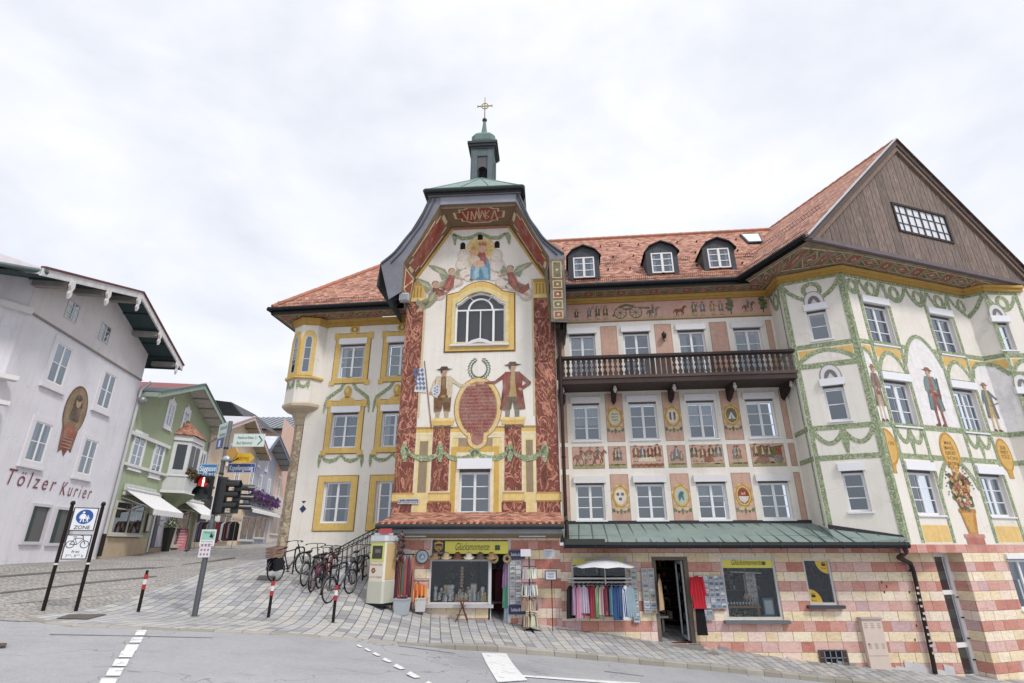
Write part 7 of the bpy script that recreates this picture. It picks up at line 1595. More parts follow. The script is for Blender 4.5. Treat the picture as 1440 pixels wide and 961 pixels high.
k=MB(); r0=[O+ray(*p)*55 for p in ((300,588),(346,590),(326,566),(303,563))]; bx=Vector((0,9,0))
k.poly(r0,(72,74,76)); k.poly([r0[1],r0[1]+bx,r0[2]+bx*.6,r0[2]],(80,82,84)); k.poly([r0[3],r0[2],r0[2]+bx*.6,r0[3]+bx*.6],(70,72,74))
for i in range(9): k.tube(r0[0].lerp(r0[1],i/9),r0[3].lerp(r0[2],i/9),.07,n=4,col=(50,52,54),cap=False)
k.build('roof',LEAD,g6); k=MB(); zz=r0[0][2]; c0=Vector((r0[0][0]-4,r0[0][1]+.5,0));c1=Vector((r0[1][0],r0[1][1]+.5,0)); k.poly([c0,c1,c1+Vector((0,0,zz)),c0+Vector((0,0,zz))],(160,150,140)); k.build('wall',PLAST,g6)
# closing row at the far end so the street does not open on nothing
# ---------------------------------------------------------------- shop openings: frames, rooms, goods
def room(o,depth,col,floor=(60,54,50),name='shop_interior',items=0,lights=0):
    a,b,z0,z1=o; k=MB(); d0=-.3
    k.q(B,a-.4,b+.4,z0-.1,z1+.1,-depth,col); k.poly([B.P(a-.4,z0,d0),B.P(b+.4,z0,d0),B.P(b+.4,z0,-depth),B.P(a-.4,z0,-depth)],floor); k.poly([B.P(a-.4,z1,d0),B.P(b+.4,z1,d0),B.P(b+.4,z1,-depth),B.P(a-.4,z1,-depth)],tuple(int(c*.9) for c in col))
    for u in (a-.4,b+.4): k.poly([B.P(u,z0,d0),B.P(u,z1,d0),B.P(u,z1,-depth),B.P(u,z0,-depth)],col)
    for i in range(items):
        u=rp.uniform(a,b); s_=rp.uniform(.05,.13); row=rp.randint(0,4); z=z0+.35+row*.4; 
        if z>z1-.2: continue
        k.wbox(B,u-s_/2,u+s_/2,z,z+rp.uniform(.1,.28),-depth+.05,-depth+.18,rp.choice([(120,96,70),(150,60,50),(180,160,130),(90,80,80),(200,190,170),(70,80,60),(140,110,60)]))
    for r_ in range(5):
        z=z0+.33+r_*.4
        if items and z<z1-.1: k.wbox(B,a-.3,b+.3,z-.03,z,-depth+.02,-depth+.25,(90,72,56))
    return k.build(name,MATTE,bld)
def wframe(o,f,d0,d1,col,name='shop_window',bars_u=(),bars_z=(),pane=True,sill=None):
    a,b,z0,z1=o; k=MB(); k.ribbon(B,[(a+f,z0+f),(b-f,z0+f),(b-f,z1-f),(a+f,z1-f)],[(a,z0),(b,z0),(b,z1),(a,z1)],d0,d1,col)
    for u in bars_u: k.wbox(B,u-f/2,u+f/2,z0,z1,d0,d1-.004,col)
    for z in bars_z: k.wbox(B,a,b,z-f/2,z+f/2,d0,d1-.008,col)
    w_=k.build(name,WHITEF,bld)
    if pane: g=MB(); g.q(B,a+f*.5,b-f*.5,z0+f*.5,z1-f*.5,(d0+d1)/2,(255,255,255)); g.build('pane',SHOPGLASS,w_)
    if sill: g=MB(); g.wbox(B,a-.12,b+.12,z0-.09,z0-.005,-.1,.14,sill); g.build('sill',METAL,w_)
    return w_
ztr=B.uv(650,787)[1]; zsg=B.uv(650,779)[1]
wA=[W1[0],W1[1]-.02,W1[2],ztr]
wframe(wA,.05,-.1,-.03,(206,206,208),sill=(206,206,206)); k=MB(); k.wbox(B,W1[0],W1[0]+.05,ztr,W1[3],-.1,.0,(220,220,222)); k.wbox(B,D1[0]-.05,D1[0]+.03,D1[2],zsg,-.14,.0,(206,206,208)); k.wbox(B,D1[1]-.08,D1[1],D1[2],W1[3],-.14,.01,(214,214,216)); k.build('shop_post',WHITEF,bld)
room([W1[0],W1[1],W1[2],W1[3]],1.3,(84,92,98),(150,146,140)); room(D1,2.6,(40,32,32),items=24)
# sign board above
def signboard(pl,a,b,z0,z1,col,d0,d1,name='shop_sign',border=None):
    k=MB(); k.wbox(pl,a,b,z0,z1,d0,d1,col); 
    if border: k.ribbon(pl,[(a+.03,z0+.03),(b-.03,z0+.03),(b-.03,z1-.03),(a+.03,z1-.03)],[(a,z0),(b,z0),(b,z1),(a,z1)],d1,d1+.006,border)
    return k
def clover(k,pl,u,z,r,d,c):
    for q in range(4): k.ell(pl,u+r*.55*math.cos(pi/4+q*pi/2),z+r*.55*math.sin(pi/4+q*pi/2),r*.55,r*.5,d+.0005*q,c,8)
us=B.uv(626,770)[0]
k=signboard(B,us,D1[1]-.07,zsg,W1[3]-.03,(236,226,66),.0,.05); text(k,'Glücksmomente',B,us+(D1[1]-us)*.42,(zsg+W1[3])/2,.3,.055,(70,60,30),width=(D1[1]-us)*.52,shear=.45); clover(k,B,us+(D1[1]-us)*.8,(zsg+W1[3])/2-.02,.09,.055,(60,84,40)); k.build('shop_sign',GLOSS,bld)
k=signboard(B,W1[0]+.07,us-.01,zsg-.05,W1[3]-.03,(52,38,32),.0,.052); u_=(W1[0]+us)/2+.03; z_=(zsg+W1[3])/2+.02
k.pp(B,[(u_-.13,z_+.1),(u_-.12,z_-.06),(u_,z_-.16),(u_+.12,z_-.06),(u_+.13,z_+.1),(u_,z_+.15)],.056,(222,168,60)); k.pp(B,[(u_-.11,z_+.06),(u_-.1,z_-.05),(u_,z_-.13),(u_+.1,z_-.05),(u_+.11,z_+.06),(u_,z_+.08)],.058,(70,44,34)); text(k,'ups',B,u_,z_-.02,.16,.06,(222,168,60),width=.17,bold=.02); text(k,'ACCESS POINT',B,u_,z_-.19,.06,.056,(200,190,180),width=.3); k.build('parcel_sign',GLOSS,bld)
# hats hanging in a row under the sign
hc=[(150,120,84),(196,170,130),(120,70,54),(210,200,176),(96,84,70),(170,130,90)]; hn=['tan brown','pale straw','reddish brown','cream white','dark olive','light brown']
for i in range(6):
    u=us-.28+i*.34; k=MB(); M_=Matrix.Rotation(R(20),4,'X'); k.lathe(B.P(u,ztr+.06,.1),[(.17,.0),(.165,.02),(.1,.03),(.09,.1),(.06,.14),(.0,.13)],12,hc[i],M=M_); k.torus(B.P(u,ztr+.1,.1),.095,.012,(0,0,1),12,5,(60,40,36)); solo(k,'hat',FABRIC,'%s brimmed hat hanging under the yellow sign above the shop window'%hn[i],'hat',B.P(u,ztr+.06,.1),'hats under the yellow shop sign')
# goods in window one
k=MB()
for i in range(9):
    z=ztr-.25-i*.085; u=W1[0]+.95; k.ball(B.P(u,z,-.35),.055+.012*(i%2),(206,170,130) if i%2 else (222,196,160),8,6,(1,1,.8))
k.tube(B.P(W1[0]+.95,ztr-.05,-.35),B.P(W1[0]+.95,ztr-.2,-.35),.006,n=4); solo(k,'bead_chain',FABRIC,'string of pale wooden beads hanging in the middle of the left shop window','decoration',B.P(W1[0]+.95,ztr-1.1,-.35))
for j,(u0_,nm_) in enumerate(((.6,'left'),(1.3,'right'))):
    k=MB(); 
    for i in range(60):
        p=B.P(W1[0]+u0_+rp.gauss(0,.07),ztr-.45+rp.gauss(0,.16),-.45+rp.gauss(0,.04)); d1=Vector((rp.uniform(-1,1),0,rp.uniform(-1,1))).normalized(); d2=d1.orthogonal().normalized(); k.poly([p-d1*.05,p-d2*.03,p+d1*.05,p+d2*.03],rp.choice([(80,88,60),(110,100,70),(64,60,48)]))
    solo(k,'dried_wreath',LEAF,'dried green bouquet hanging on the %s side inside the left shop window'%nm_,'bouquet',B.P(W1[0]+u0_,ztr-.5,-.45))
fc=[(246,246,246),(50,50,54),(226,190,130),(180,178,176),(250,246,240),(110,84,66),(240,214,90),(250,250,250)]
for i in range(66):
    u=W1[0]+.15+rp.random()*(W1[1]-W1[0]-.3); h=rp.uniform(.16,.34)*(1.35 if i%5==0 else 1); dd=-.13-rp.random()*.32; c=rp.choice(fc)
    k=MB(); zb=W1[2]+.03+(-dd)*.22; k.lathe(B.P(u,zb,dd),[(.06,0),(.065,.01),(.045,h*.3),(.06,h*.5),(.025,h*.72)],8,c); k.ball(B.P(u,zb+h*.85,dd),h*.16,tuple(min(255,q+20) for q in c),7,5); k.box(B.P(u,zb+.005,dd),(.09,.09,.02),(70,60,54)); solo(k,'figurine',GLOSS,'small souvenir figure crowded at the foot of the left shop window','figurine',B.P(u,zb,dd),'souvenir figures in the left shop window')
for j,(u0_,h_,c) in enumerate(((.62,.3,(216,216,214)),(1.32,.34,(206,140,110)))):
    k=MB(); u=W1[0]+u0_; k.wbox(B,u-.1,u+.1,W1[2]+.2,W1[2]+.2+h_,-.3,-.28,c); k.wbox(B,u-.075,u+.075,W1[2]+.23,W1[2]+.17+h_,-.279,-.275,(236,230,220)); solo(k,'framed_picture',GLOSS,'%s framed picture standing among the figures in the left shop window'%('white' if j==0 else 'orange'),'picture',B.P(u,W1[2],-.3))
# dresses hanging in the open left doorway
def cloth(mb,p,dx,w0,w1,h,col,th=.05,folds=5,shoulder=True,pat=None):
    """hanging garment: p = hanger point, dx = unit vector across it"""
    n=folds*2; dy=dx.cross(Vector((0,0,1)))
    rows=7; V=[]
    for r in range(rows+1):
        t=r/rows; wd=w0+(w1-w0)*t
        if shoulder and r==0: wd=w0*.55
        zz=p[2]-.02-h*t- (0 if r else 0)
        for s_ in (0,1):
            for i in range(n+1):
                x=-1+2*i/n; off=(th*(.35+.65*t))*(.6+.4*math.cos(i*pi+t*2+p[0]*9)) 
                V.append(p*1.0+dx*(x*wd/2)+dy*(off if s_ else -off)+Vector((0,0,zz-p[2]-(abs(x)*.05 if r==0 else 0))))
    m_=n+1; st=2*m_
    for r in range(rows):
        for s_ in (0,1):
            for i in range(n):
                a=r*st+s_*m_+i; c=col
                if pat and (i*7+r*5+s_*3+int(p[0]*40))%5<2: c=pat
                mb.mesh([V[a],V[a+1],V[a+st+1],V[a+st]],[(0,1,2,3)],c,False)
        for i in (0,n): mb.mesh([V[r*st+i],V[r*st+m_+i],V[(r+1)*st+m_+i],V[(r+1)*st+i]],[(0,1,2,3)],col)
def garment(px,py,w0,w1,h,col,lab,cat='garment',pl=B,d=.1,grp=None,dx=None,hanger=True,pat=None,sleeves=False,name='garment',folds=4,th=.035):
    u,z=pl.uv(px,py) if not isinstance(px,tuple) else px
    p=pl.P(u,z,d); dx=dx or pl.u; k=MB(); cloth(k,p,dx,w0,w1,h,col,th,folds,pat=pat)
    if sleeves:
        for s_ in(-1,1): k.tube(p+dx*(s_*w0*.42)-Vector((0,0,.06)),p+dx*(s_*w0*.62)-Vector((0,0,.55)),.055,.045,8,col)
    if hanger: k.tube(p-dx*(w0*.3)-Vector((0,0,.03)),p+dx*(w0*.3)-Vector((0,0,.03)),.008,n=4,col=(160,150,140)); k.tube(p,p+Vector((0,0,.08)),.006,n=4,col=(170,170,170))
    return solo(k,name,FABRIC,lab,cat,p,grp)
garment(714,788,.26,.34,.75,(150,110,160),'lilac patterned dress hanging top right in the left shop doorway','dress',d=-.12,pat=(190,160,190),name='dress')
garment(713.5,822,.26,.3,.62,(84,160,130),'turquoise green dress hanging right in the left shop doorway','dress',d=-.1,name='dress')
garment(714,850,.2,.26,.5,(176,196,214),'pale blue cloth hanging lowest right in the left shop doorway','dress',d=-.13,name='dress')
garment(703,800,.3,.34,1.2,(104,44,54),'dark red dress hanging in the middle of the dim left shop doorway','dress',d=-.9,name='dress'); garment(695,800,.3,.34,1.2,(60,34,38),'brownish black dress hanging left in the dim left shop doorway','dress',d=-1.1,name='dress')
k=MB(); k.wbox(B,D1[0]-.05,D1[1]+.1,D1[2]-.35,D1[2]-.0,-.3,.22,(132,130,126)); k.build('doorstep',STONE,bld)
for s_,x in (('left',695),('right',713)):
    u,z=B.uv(x,786); k=MB(); k.torus(B.P(u,z,.08),.09,.045,B.n,14,6,(176,150,110)); k.torus(B.P(u,z,.08),.03,.03,B.n,10,5,(60,44,36)); solo(k,'straw_bag',FABRIC,'round straw bag hanging %s at the top of the left shop doorway'%s_,'bag',B.P(u,z,.08))
# mats and small wooden trestle under the window
p=gp(650,876); p[1]=17.2; p[2]=gz(p[0],17.2); t=thing('wooden_stool','slim brown wooden folding stool under the left shop window','stool',tuple(p))
for i,(x,y,x2,y2) in enumerate(((-.2,-.12,.05,-.12),(.2,-.12,-.05,-.12),(-.2,.12,.05,.12),(.2,.12,-.05,.12))):
    k=MB(); k.tube((x,y,0),(x2,y2,.58),.014,n=6,col=(110,62,44)); k.build('leg',WOOD,t,origin=(0,0,0))
k=MB(); k.box((0,0,.6),(.36,.3,.03),(120,70,50)); k.build('seat',WOOD,t,origin=(0,0,0))
k=MB(); k.box((0,-.12,.25),(.3,.02,.02),(110,62,44)); k.build('stretcher',WOOD,t,origin=(0,0,0))
# postcard panel beside the door
def cardrack(px0,px1,py0,py1,nx,ny,lab,pal,pl=B,d=.04,head=None,grp=None,gapr=.12,name='postcard_rack'):
    xm=(px0+px1)/2; ym=(py0+py1)/2; a=pl.uv(px0,ym)[0];b=pl.uv(px1,ym)[0];z0=pl.uv(xm,py1)[1];z1=pl.uv(xm,py0)[1]
    t=thing(name,lab,'card rack',tuple(pl.P((a+b)/2,z0,d)),grp)
    k=MB(); k.wbox(pl,a-.01,b+.01,z0,z1,d,d+.015,(176,178,184)) if head is not None or True else None
    for i in range(nx+1): u=a+(b-a)*i/nx; k.tube(pl.P(u,z0,d+.02),pl.P(u,z1,d+.02),.004,n=4,col=(170,170,176))
    k.build('wire_frame',METAL,t)
    cw=(b-a)/nx; ch=(z1-z0)/ny
    for i in range(nx):
        for j in range(ny):
            if rp.random()<.04: continue
            k=MB(); u=a+cw*(i+.5); z=z0+ch*(j+.5); c=rp.choice(pal); w_=cw*.84;h=ch*.78*rp.uniform(.85,1.); k.wbox(pl,u-w_/2,u+w_/2,z-h/2,z+h/2,d+.018,d+.035,(226,226,226)); k.q(pl,u-w_*.44,u+w_*.44,z-h*.42,z+h*.42,d+.0365,c); c2=rp.choice(pal); k.pp(pl,[(u-w_*.44,z-h*.42),(u+w_*.44,z-h*.42),(u+w_*.44,z-h*rp.uniform(-.2,.2)),(u,z+h*rp.uniform(-.2,.2)),(u-w_*.44,z-h*rp.uniform(-.2,.2))],d+.038,c2); k.build('card',GLOSS,t)
    return t,a,b,z0,z1
PALC=[(150,180,206),(110,140,176),(206,216,222),(120,140,100),(176,160,140),(90,110,140),(220,214,200),(160,190,200),(196,150,110)]
t,a,b,z0,z1=cardrack(716.5,733,788,850,2,9,'grey card rack with blue header right of the left shop door',[(196,200,206),(140,144,150),(170,180,190),(120,110,110),(206,206,206)],head=1)
for z in (z1+.16,z0-.14):
    k=MB(); k.wbox(B,a-.03,b+.12,z-.12,z+.12,.04,.07,(36,50,110)); text(k,'Sudoku & Co',B,(a+b)/2+.05,z,.13,.075,(226,230,236),width=.36,bold=.01); k.build('header',GLOSS,t)
# revolving rack of cloth bags on castors
pb=gp(747,884); pb[1]=16.95; pb[0]=B.uv(745,860)[0]*16.95/17.5; pb[2]=gz(pb[0],16.95)
t=thing('revolving_bag_stand','revolving stand on castors hung with pale cloth bags','stand',tuple(pb))
k=MB(); k.tube((0,0,.15),(0,0,2.05),.018,col=(60,60,64)); k.build('pole',METAL,t,origin=(0,0,0))
k=MB()
for i in range(5): a_=i*2*pi/5; k.tube((0,0,.16),(.3*math.cos(a_),.3*math.sin(a_),.1),.02,n=6,col=(40,40,44)); k.torus((.3*math.cos(a_),.3*math.sin(a_),.045),.03,.018,(math.sin(a_),math.cos(a_),0),12,5,(30,30,32))
k.build('base',METAL,t,origin=(0,0,0))
for r_,(z,c) in enumerate(((1.78,(222,216,206)),(1.34,(226,224,220)),(.95,(196,166,140)),(.55,(206,190,166)))):
    k=MB(); k.torus((0,0,z),.2,.008,(0,0,1),16,4,(90,90,94)); k.build('ring',METAL,t,origin=(0,0,0))
    for i in range(9):
        a_=i*2*pi/9+r_; p=Vector((.21*math.cos(a_),.21*math.sin(a_),z)); k=MB(); cc=tuple(max(0,min(255,q+rp.randint(-18,16))) for q in c); dx=Vector((-math.sin(a_),math.cos(a_),0)); cloth(k,p,dx,.1,.15,.3,cc,.03,3,pat=rp.choice([None,(120,96,84),(90,84,90)]) if r_!=1 else (96,90,96)); k.build('cloth_bag',FABRIC,t,origin=(0,0,0))
k=MB(); k.box((-.1,-.02,2.15),(.3,.015,.2),(214,214,220)); k.tube((0,0,2.),(0,0,2.1),.01,col=(90,90,94)); k.build('price_card',GLOSS,t,origin=(0,0,0))
ps=Vector((B.uv(777,870)[0]*17.1/17.5,17.1,0)); ps[2]=gz(ps[0],17.1); t=thing('floor_sign_stand','thin black floor stand with a white notice beside the bag stand','sign',tuple(ps))
k=MB(); k.lathe((0,0,0),[(.2,0),(.2,.025),(.03,.04)],14,(34,34,36)); k.build('base',METAL,t,origin=(0,0,0)); k=MB(); k.tube((0,0,.03),(0,0,1.45),.012,col=(34,34,36)); k.build('pole',METAL,t,origin=(0,0,0))
k=MB(); k.box((-.02,-.01,1.58),(.34,.03,.26),(60,66,80)); k.box((-.02,-.028,1.58),(.29,.01,.21),(214,218,226)); 
for q in range(4): k.box((-.02,-.035,1.64-q*.04),(.2-.04*(q%2),.004,.012),(90,96,120))
k.build('notice',GLOSS,t,origin=(0,0,0))
for (x,y,lab) in ((772,779,'white paper notice fixed to the yellow stone above the floor stand'),(569,779,'small white notice above the scarf rack')):
    u,z=B.uv(x,y); k=MB(); k.wbox(B,u-.16,u+.16,z-.13,z+.13,.0,.012,(216,220,228))
    for q in range(3): k.q(B,u-.1,u+.1-.04*(q%2),z+.05-q*.06,z+.062-q*.06,.014,(120,124,150))
    solo(k,'notice',GLOSS,lab,'notice',B.P(u,z,0))
u,z=B.uv(594,783); k=MB(); M_=Matrix.Rotation(R(90),4,'X'); k.lathe(B.P(u,z,.0),[(.19,.0),(.19,.05),(.16,.06),(.0,.06)],24,(206,210,214),M=M_); k.ell(B,u,z,.15,.15,.064,(176,200,216),20); k.ell(B,u,z,.09,.09,.066,(120,150,180),14); k.pp(B,[(u-.05,z-.06),(u+.06,z-.04),(u+.02,z+.08)],.068,(220,224,228)); k.torus(B.P(u,z,.055),.185,.015,B.n,24,6,(70,84,90)); solo(k,'round_plaque',GLOSS,'round blue and white plaque on the stone left of the parcel sign','plaque',B.P(u,z,0))
# scarf rack left of the shop window
pr=Vector((B.uv(565,840)[0]*16.9/17.5,16.95,0)); pr[2]=gz(pr[0],pr[1]); t=thing('scarf_rack','metal rack thick with colourful hanging scarves beside the vending machine','rack',tuple(pr))
k=MB(); 
for x in (-.25,.25): k.tube((x,-.15,0),(x,0,1.5),.015,col=(40,40,44)); k.tube((x,.15,0),(x,0,1.5),.015,col=(40,40,44))
k.tube((-.3,0,1.5),(.3,0,1.5),.015,col=(40,40,44)); k.build('frame',METAL,t,origin=(0,0,0))
sc_=[(190,70,60),(60,120,140),(70,90,150),(120,60,110),(200,170,120),(50,54,80),(190,110,80),(100,150,170),(110,40,50),(80,110,90),(210,200,190),(60,60,64)]
for i in range(20):
    k=MB(); x=-.28+.56*i/19; p=Vector((x,-.05+.04*(i%3),1.5)); cloth(k,p,Vector((1,.3,0)).normalized(),.05,.07,rp.uniform(1.05,1.3),sc_[i%12],.015,2,pat=rp.choice([None,sc_[(i+5)%12]])); k.build('scarf',FABRIC,t,origin=(0,0,0))
pbk=gp(564,858); pbk[1]-=0; 
def bucket(p,w_,h,col,lab):
    k=MB(); M_=Matrix.Rotation(R(rp.uniform(-12,12)+45),4,'Z'); k.lathe(p,[(w_*.62,0),(w_*.75,h),(w_*.7,h),(w_*.6,h-.03)],4,col,M=M_,smooth=False); k.lathe(p+Vector((0,0,h-.05)),[(w_*.78,0),(w_*.78,.03)],4,tuple(int(q*.9) for q in col),M=M_,smooth=False)
    for i in range(14): q=p+Vector((rp.uniform(-.1,.1),rp.uniform(-.1,.1),h+.03)); k.ball(q,.05,rp.choice([(170,40,50),(60,56,60),(196,60,60)]),6,4)
    solo(k,'storage_bin',GLOSS,lab,'bin',p)
bucket(Vector((pr[0]+.08,16.55,gz(pr[0]+.08,16.55))),.36,.42,(176,184,192),'grey blue plastic bin standing on the pavement in front of the scarf rack')
q_=Vector((B.uv(593,845)[0]*.99,17.15,0)); q_[2]=gz(q_[0],q_[1])+.12; bucket(q_,.3,.36,(206,206,204),'pale grey plastic bin against the stone left of the shop window')
k=MB(); pp_=Vector((q_[0]-.1,17.1,q_[2]+.5)); cloth(k,pp_+Vector((0,0,.28)),Vector((1,0,0)),.5,.55,.5,(226,96,62),.06,5,pat=(226,150,50)); cloth(k,pp_+Vector((-.12,-.08,.12)),Vector((1,0,0)),.3,.34,.34,(206,60,44),.05,4,pat=(236,190,60)); solo(k,'fabric_bag',FABRIC,'bright orange and yellow cloth bags piled above the pale bin','bags',pp_)
k=MB(); k.tube(pp_+Vector((0,0,-.5)),pp_+Vector((0,0,.3)),.015,col=(50,50,54)); k.tube(pp_+Vector((-.3,0,.3)),pp_+Vector((.3,0,.3)),.012,col=(50,50,54)); solo(k,'bag_stand',METAL,'short dark stand holding up the orange cloth bags','stand',pp_+Vector((0,0,-.5)))
# vending machine
pk=gp(533,850); pk=Vector((-4.0,16.6,0)); pk[0]=(533-CX)/752*16.6/1.108; pk[2]=gz(pk[0],pk[1]); t=thing('vending_machine','cream and yellow vending machine with green framed display and red top sign','vending machine',tuple(pk),rz=R(-22)); t.scale=(.92,.92,.96)
def LP(mb,name,mat,par): return mb.build(name,mat,par,origin=(0,0,0))
def bevbox(mb,x0,x1,y0,y1,z0,z1,b,col):
    pts=[(x0+b,y0),(x1-b,y0),(x1,y0+b),(x1,y1),(x0,y1),(x0,y0+b)]; n=6
    vs=[(x,y,z0) for x,y in pts]+[(x,y,z1) for x,y in pts]; mb.mesh(vs,[(i,(i+1)%n,n+(i+1)%n,n+i) for i in range(n)]+[tuple(range(n-1,-1,-1)),tuple(range(n,2*n))],col)
k=MB(); bevbox(k,-.31,.31,-.3,.3,.1,.68,.06,(196,196,178)); k.build('lower_cabinet',GLOSS,t,origin=(0,0,0))
k=MB(); bevbox(k,-.3,.3,-.28,.3,.68,1.78,.06,(224,218,196)); k.box((.305,.02,1.22),(.012,.5,1.0),(216,180,120)); k.box((0,-.285,1.48),(.5,.01,.52),(206,214,100)); k.build('upper_cabinet',GLOSS,t,origin=(0,0,0))
k=MB(); k.box((0,-.293,1.47),(.36,.012,.36),(60,62,48)); k.box((.02,-.3,1.5),(.2,.004,.1),(120,110,110)); LP(k,'display',GLOSS,t)
k=MB(); bevbox(k,-.33,.33,-.32,.32,1.78,1.94,.08,(206,210,216)); k.box((0,-.02,1.98),(.5,.3,.06),(196,200,206)); LP(k,'top',GLOSS,t)
k=MB(); k.box((.18,-.2,2.06),(.42,.06,.14),(206,70,76)); LP(k,'top_sign',GLOSS,t)
kp=PL(0,-.296,90); k=MB(); text(k,'Frische Eier',PL(0,-.2905,90),0,1.13,.09,.002,(190,60,54),width=.44); text(k,'aus der Region',PL(0,-.2905,90),0,.8,.07,.002,(190,90,70),width=.44); 
for q in range(7): k.ell(PL(0,-.2905,90),-.1+.05*math.cos(q),.97+.05*math.sin(q),.03,.03,.002+q*.0004,(180,60,50),8)
LP(k,'front_lettering',GLOSS,t)
k=MB(); k.box((0,0,.06),(.66,.5,.05),(60,60,62)); 
for x in(-.28,.28): k.tube((x,-.25,0),(x,-.25,.08),.02,col=(50,50,52))
LP(k,'foot',METAL,t)
k=MB()
for i in range(36): q=Vector((.42+rp.uniform(-.04,.06),.1+rp.uniform(-.15,.1),1.85-i*.02+rp.uniform(-.1,.1))); k.ball(q,.05,rp.choice([(60,44,48),(110,50,56),(90,80,84),(140,100,90)]),6,4)
k.tube((.42,.1,.1),(.42,.1,2.0),.015,col=(40,40,42)); kk=solo(k,'accessory_stand',FABRIC,'narrow stand crowded with dark keyrings behind the vending machine','stand',(0,0,0)); kk.location=pk+Vector((.1,.1,0)); kk.rotation_euler=(0,0,R(-26))
# window two with the parasol and the rail of clothes
wframe(W2,.06,-.12,-.04,(206,206,206)); zy=B.uv(843,795)[1]; k=signboard(B,W2[0]+.06,W2[1]-.06,zy,W2[3]-.05,(236,226,66),-.1,-.06); text(k,'Glücksmomente',B,(W2[0]+W2[1])/2,(zy+W2[3])/2,.2,-.055,(70,60,30),width=.8,shear=.45); k.build('shop_sign',GLOSS,bld)
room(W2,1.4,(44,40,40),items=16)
zr=B.uv(843,818)[1]; t=thing('wall_rail','long pale clothes rail fixed to the wall below the parasol','rail',tuple(B.P((W2[0]+W2[1])/2,zr,.3)))
k=MB(); a=B.uv(797,818)[0];b=B.uv(885,818)[0]; k.tube(B.P(a,zr,.3),B.P(b,zr,.3),.018,col=(190,190,192)); k.tube(B.P(a,zr+.1,.28),B.P(b,zr+.1,.28),.03,col=(206,206,206)); 
for u in (a+.1,b-.1): k.tube(B.P(u,zr+.1,.0),B.P(u,zr+.1,.3),.014,col=(150,150,150)); k.tube(B.P(u,zr+.1,.3),B.P(u,zr,.3),.012,col=(150,150,150))
k.build('rail',METAL,t)
GA=[((34,34,38),None,.95,'black trousers, first on the wall rail','trousers'),((150,112,150),(176,140,170),.85,'mauve blouse next to the black trousers','blouse'),((190,120,150),(210,150,170),.95,'pink patterned blouse on the wall rail','blouse'),((170,150,186),(206,186,200),.8,'pale lilac striped blouse on the wall rail','blouse'),((150,44,60),None,.88,'crimson blouse left of the green one on the wall rail','blouse'),((176,60,74),(150,40,54),.95,'red patterned blouse touching the green one on the wall rail','blouse'),((86,140,74),(190,210,170),.92,'leaf green patterned dress on the wall rail','dress'),((196,176,176),(150,90,96),.85,'white and dark striped shirt right of the green dress','shirt'),((130,44,66),None,.9,'dark wine red blouse on the wall rail','blouse'),((60,110,140),(90,140,160),.85,'teal blue shirt on the wall rail','shirt'),((50,84,140),None,1.0,'bright blue long shirt on the wall rail','shirt'),((64,94,150),(40,70,120),.9,'denim blue shirt beside the white one','shirt'),((220,224,230),None,.98,'white shirt, second last on the wall rail','shirt'),((150,176,190),None,.9,'pale blue shirt, last at the right end of the wall rail','shirt')]
for i,(c,pt,h,lab,cat) in enumerate(GA):
    px=800+i*6.35; garment(px,821,.22 if i else .3,.27 if i else .32,h*.92,c,lab,cat,d=.3+.02*(i%2),grp='clothes on the wall rail',pat=pt,dx=(B.u+B.n*rp.uniform(-.9,.5)).normalized(),name=cat)
u,z=B.uv(846,786); t=thing('parasol','small white parasol opened against the wall above the clothes rail','parasol',tuple(B.P(u,z,.5)))
k=MB(); n=8; r_=1.02; apx=B.P(u,z+.02,.45)
for i in range(n):
    a0_,a1_=2*pi*i/n,2*pi*(i+1)/n; p=lambda a_,rr,zz:apx+Vector((rr*math.cos(a_),rr*.42*math.sin(a_),zz)); 
    k.poly([apx,p(a0_,r_*.5,-.07),p(a1_,r_*.5,-.07)],(222,222,226)); k.poly([p(a0_,r_*.5,-.07),p(a0_,r_,-.26),p((a0_+a1_)/2,r_*.9,-.23),p(a1_,r_,-.26),p(a1_,r_*.5,-.07)],(222,222,226))
k.build('canopy',FABRIC,t)
k=MB(); k.tube(apx,apx-Vector((0,0,.7)),.015,col=(200,196,180)); 
for i in range(n): a0_=2*pi*i/n; k.tube(apx-Vector((0,0,.2)),apx+Vector((r_*.6*math.cos(a0_),r_*.6*.42*math.sin(a0_),-.1)),.006,n=4,col=(190,190,190))
k.build('pole',METAL,t)
cardrack(888,897,800,876,1,9,'narrow single column postcard rack next to the clothes rail',PALC); cardrack(903,921,799,863,2,9,'two column postcard rack left of the open shop door',PALC)
cardrack(982,1018,809,856,5,6,'wide postcard rack full of blue landscape cards right of the red jacket',[(110,140,180),(90,120,150),(120,150,110),(150,180,206),(80,100,130),(196,206,214)],d=.06); cardrack(986,1002,857,872,2,2,'small lower card rack with green and blue cards under the wide rack',[(90,130,90),(120,150,180),(176,190,200)])
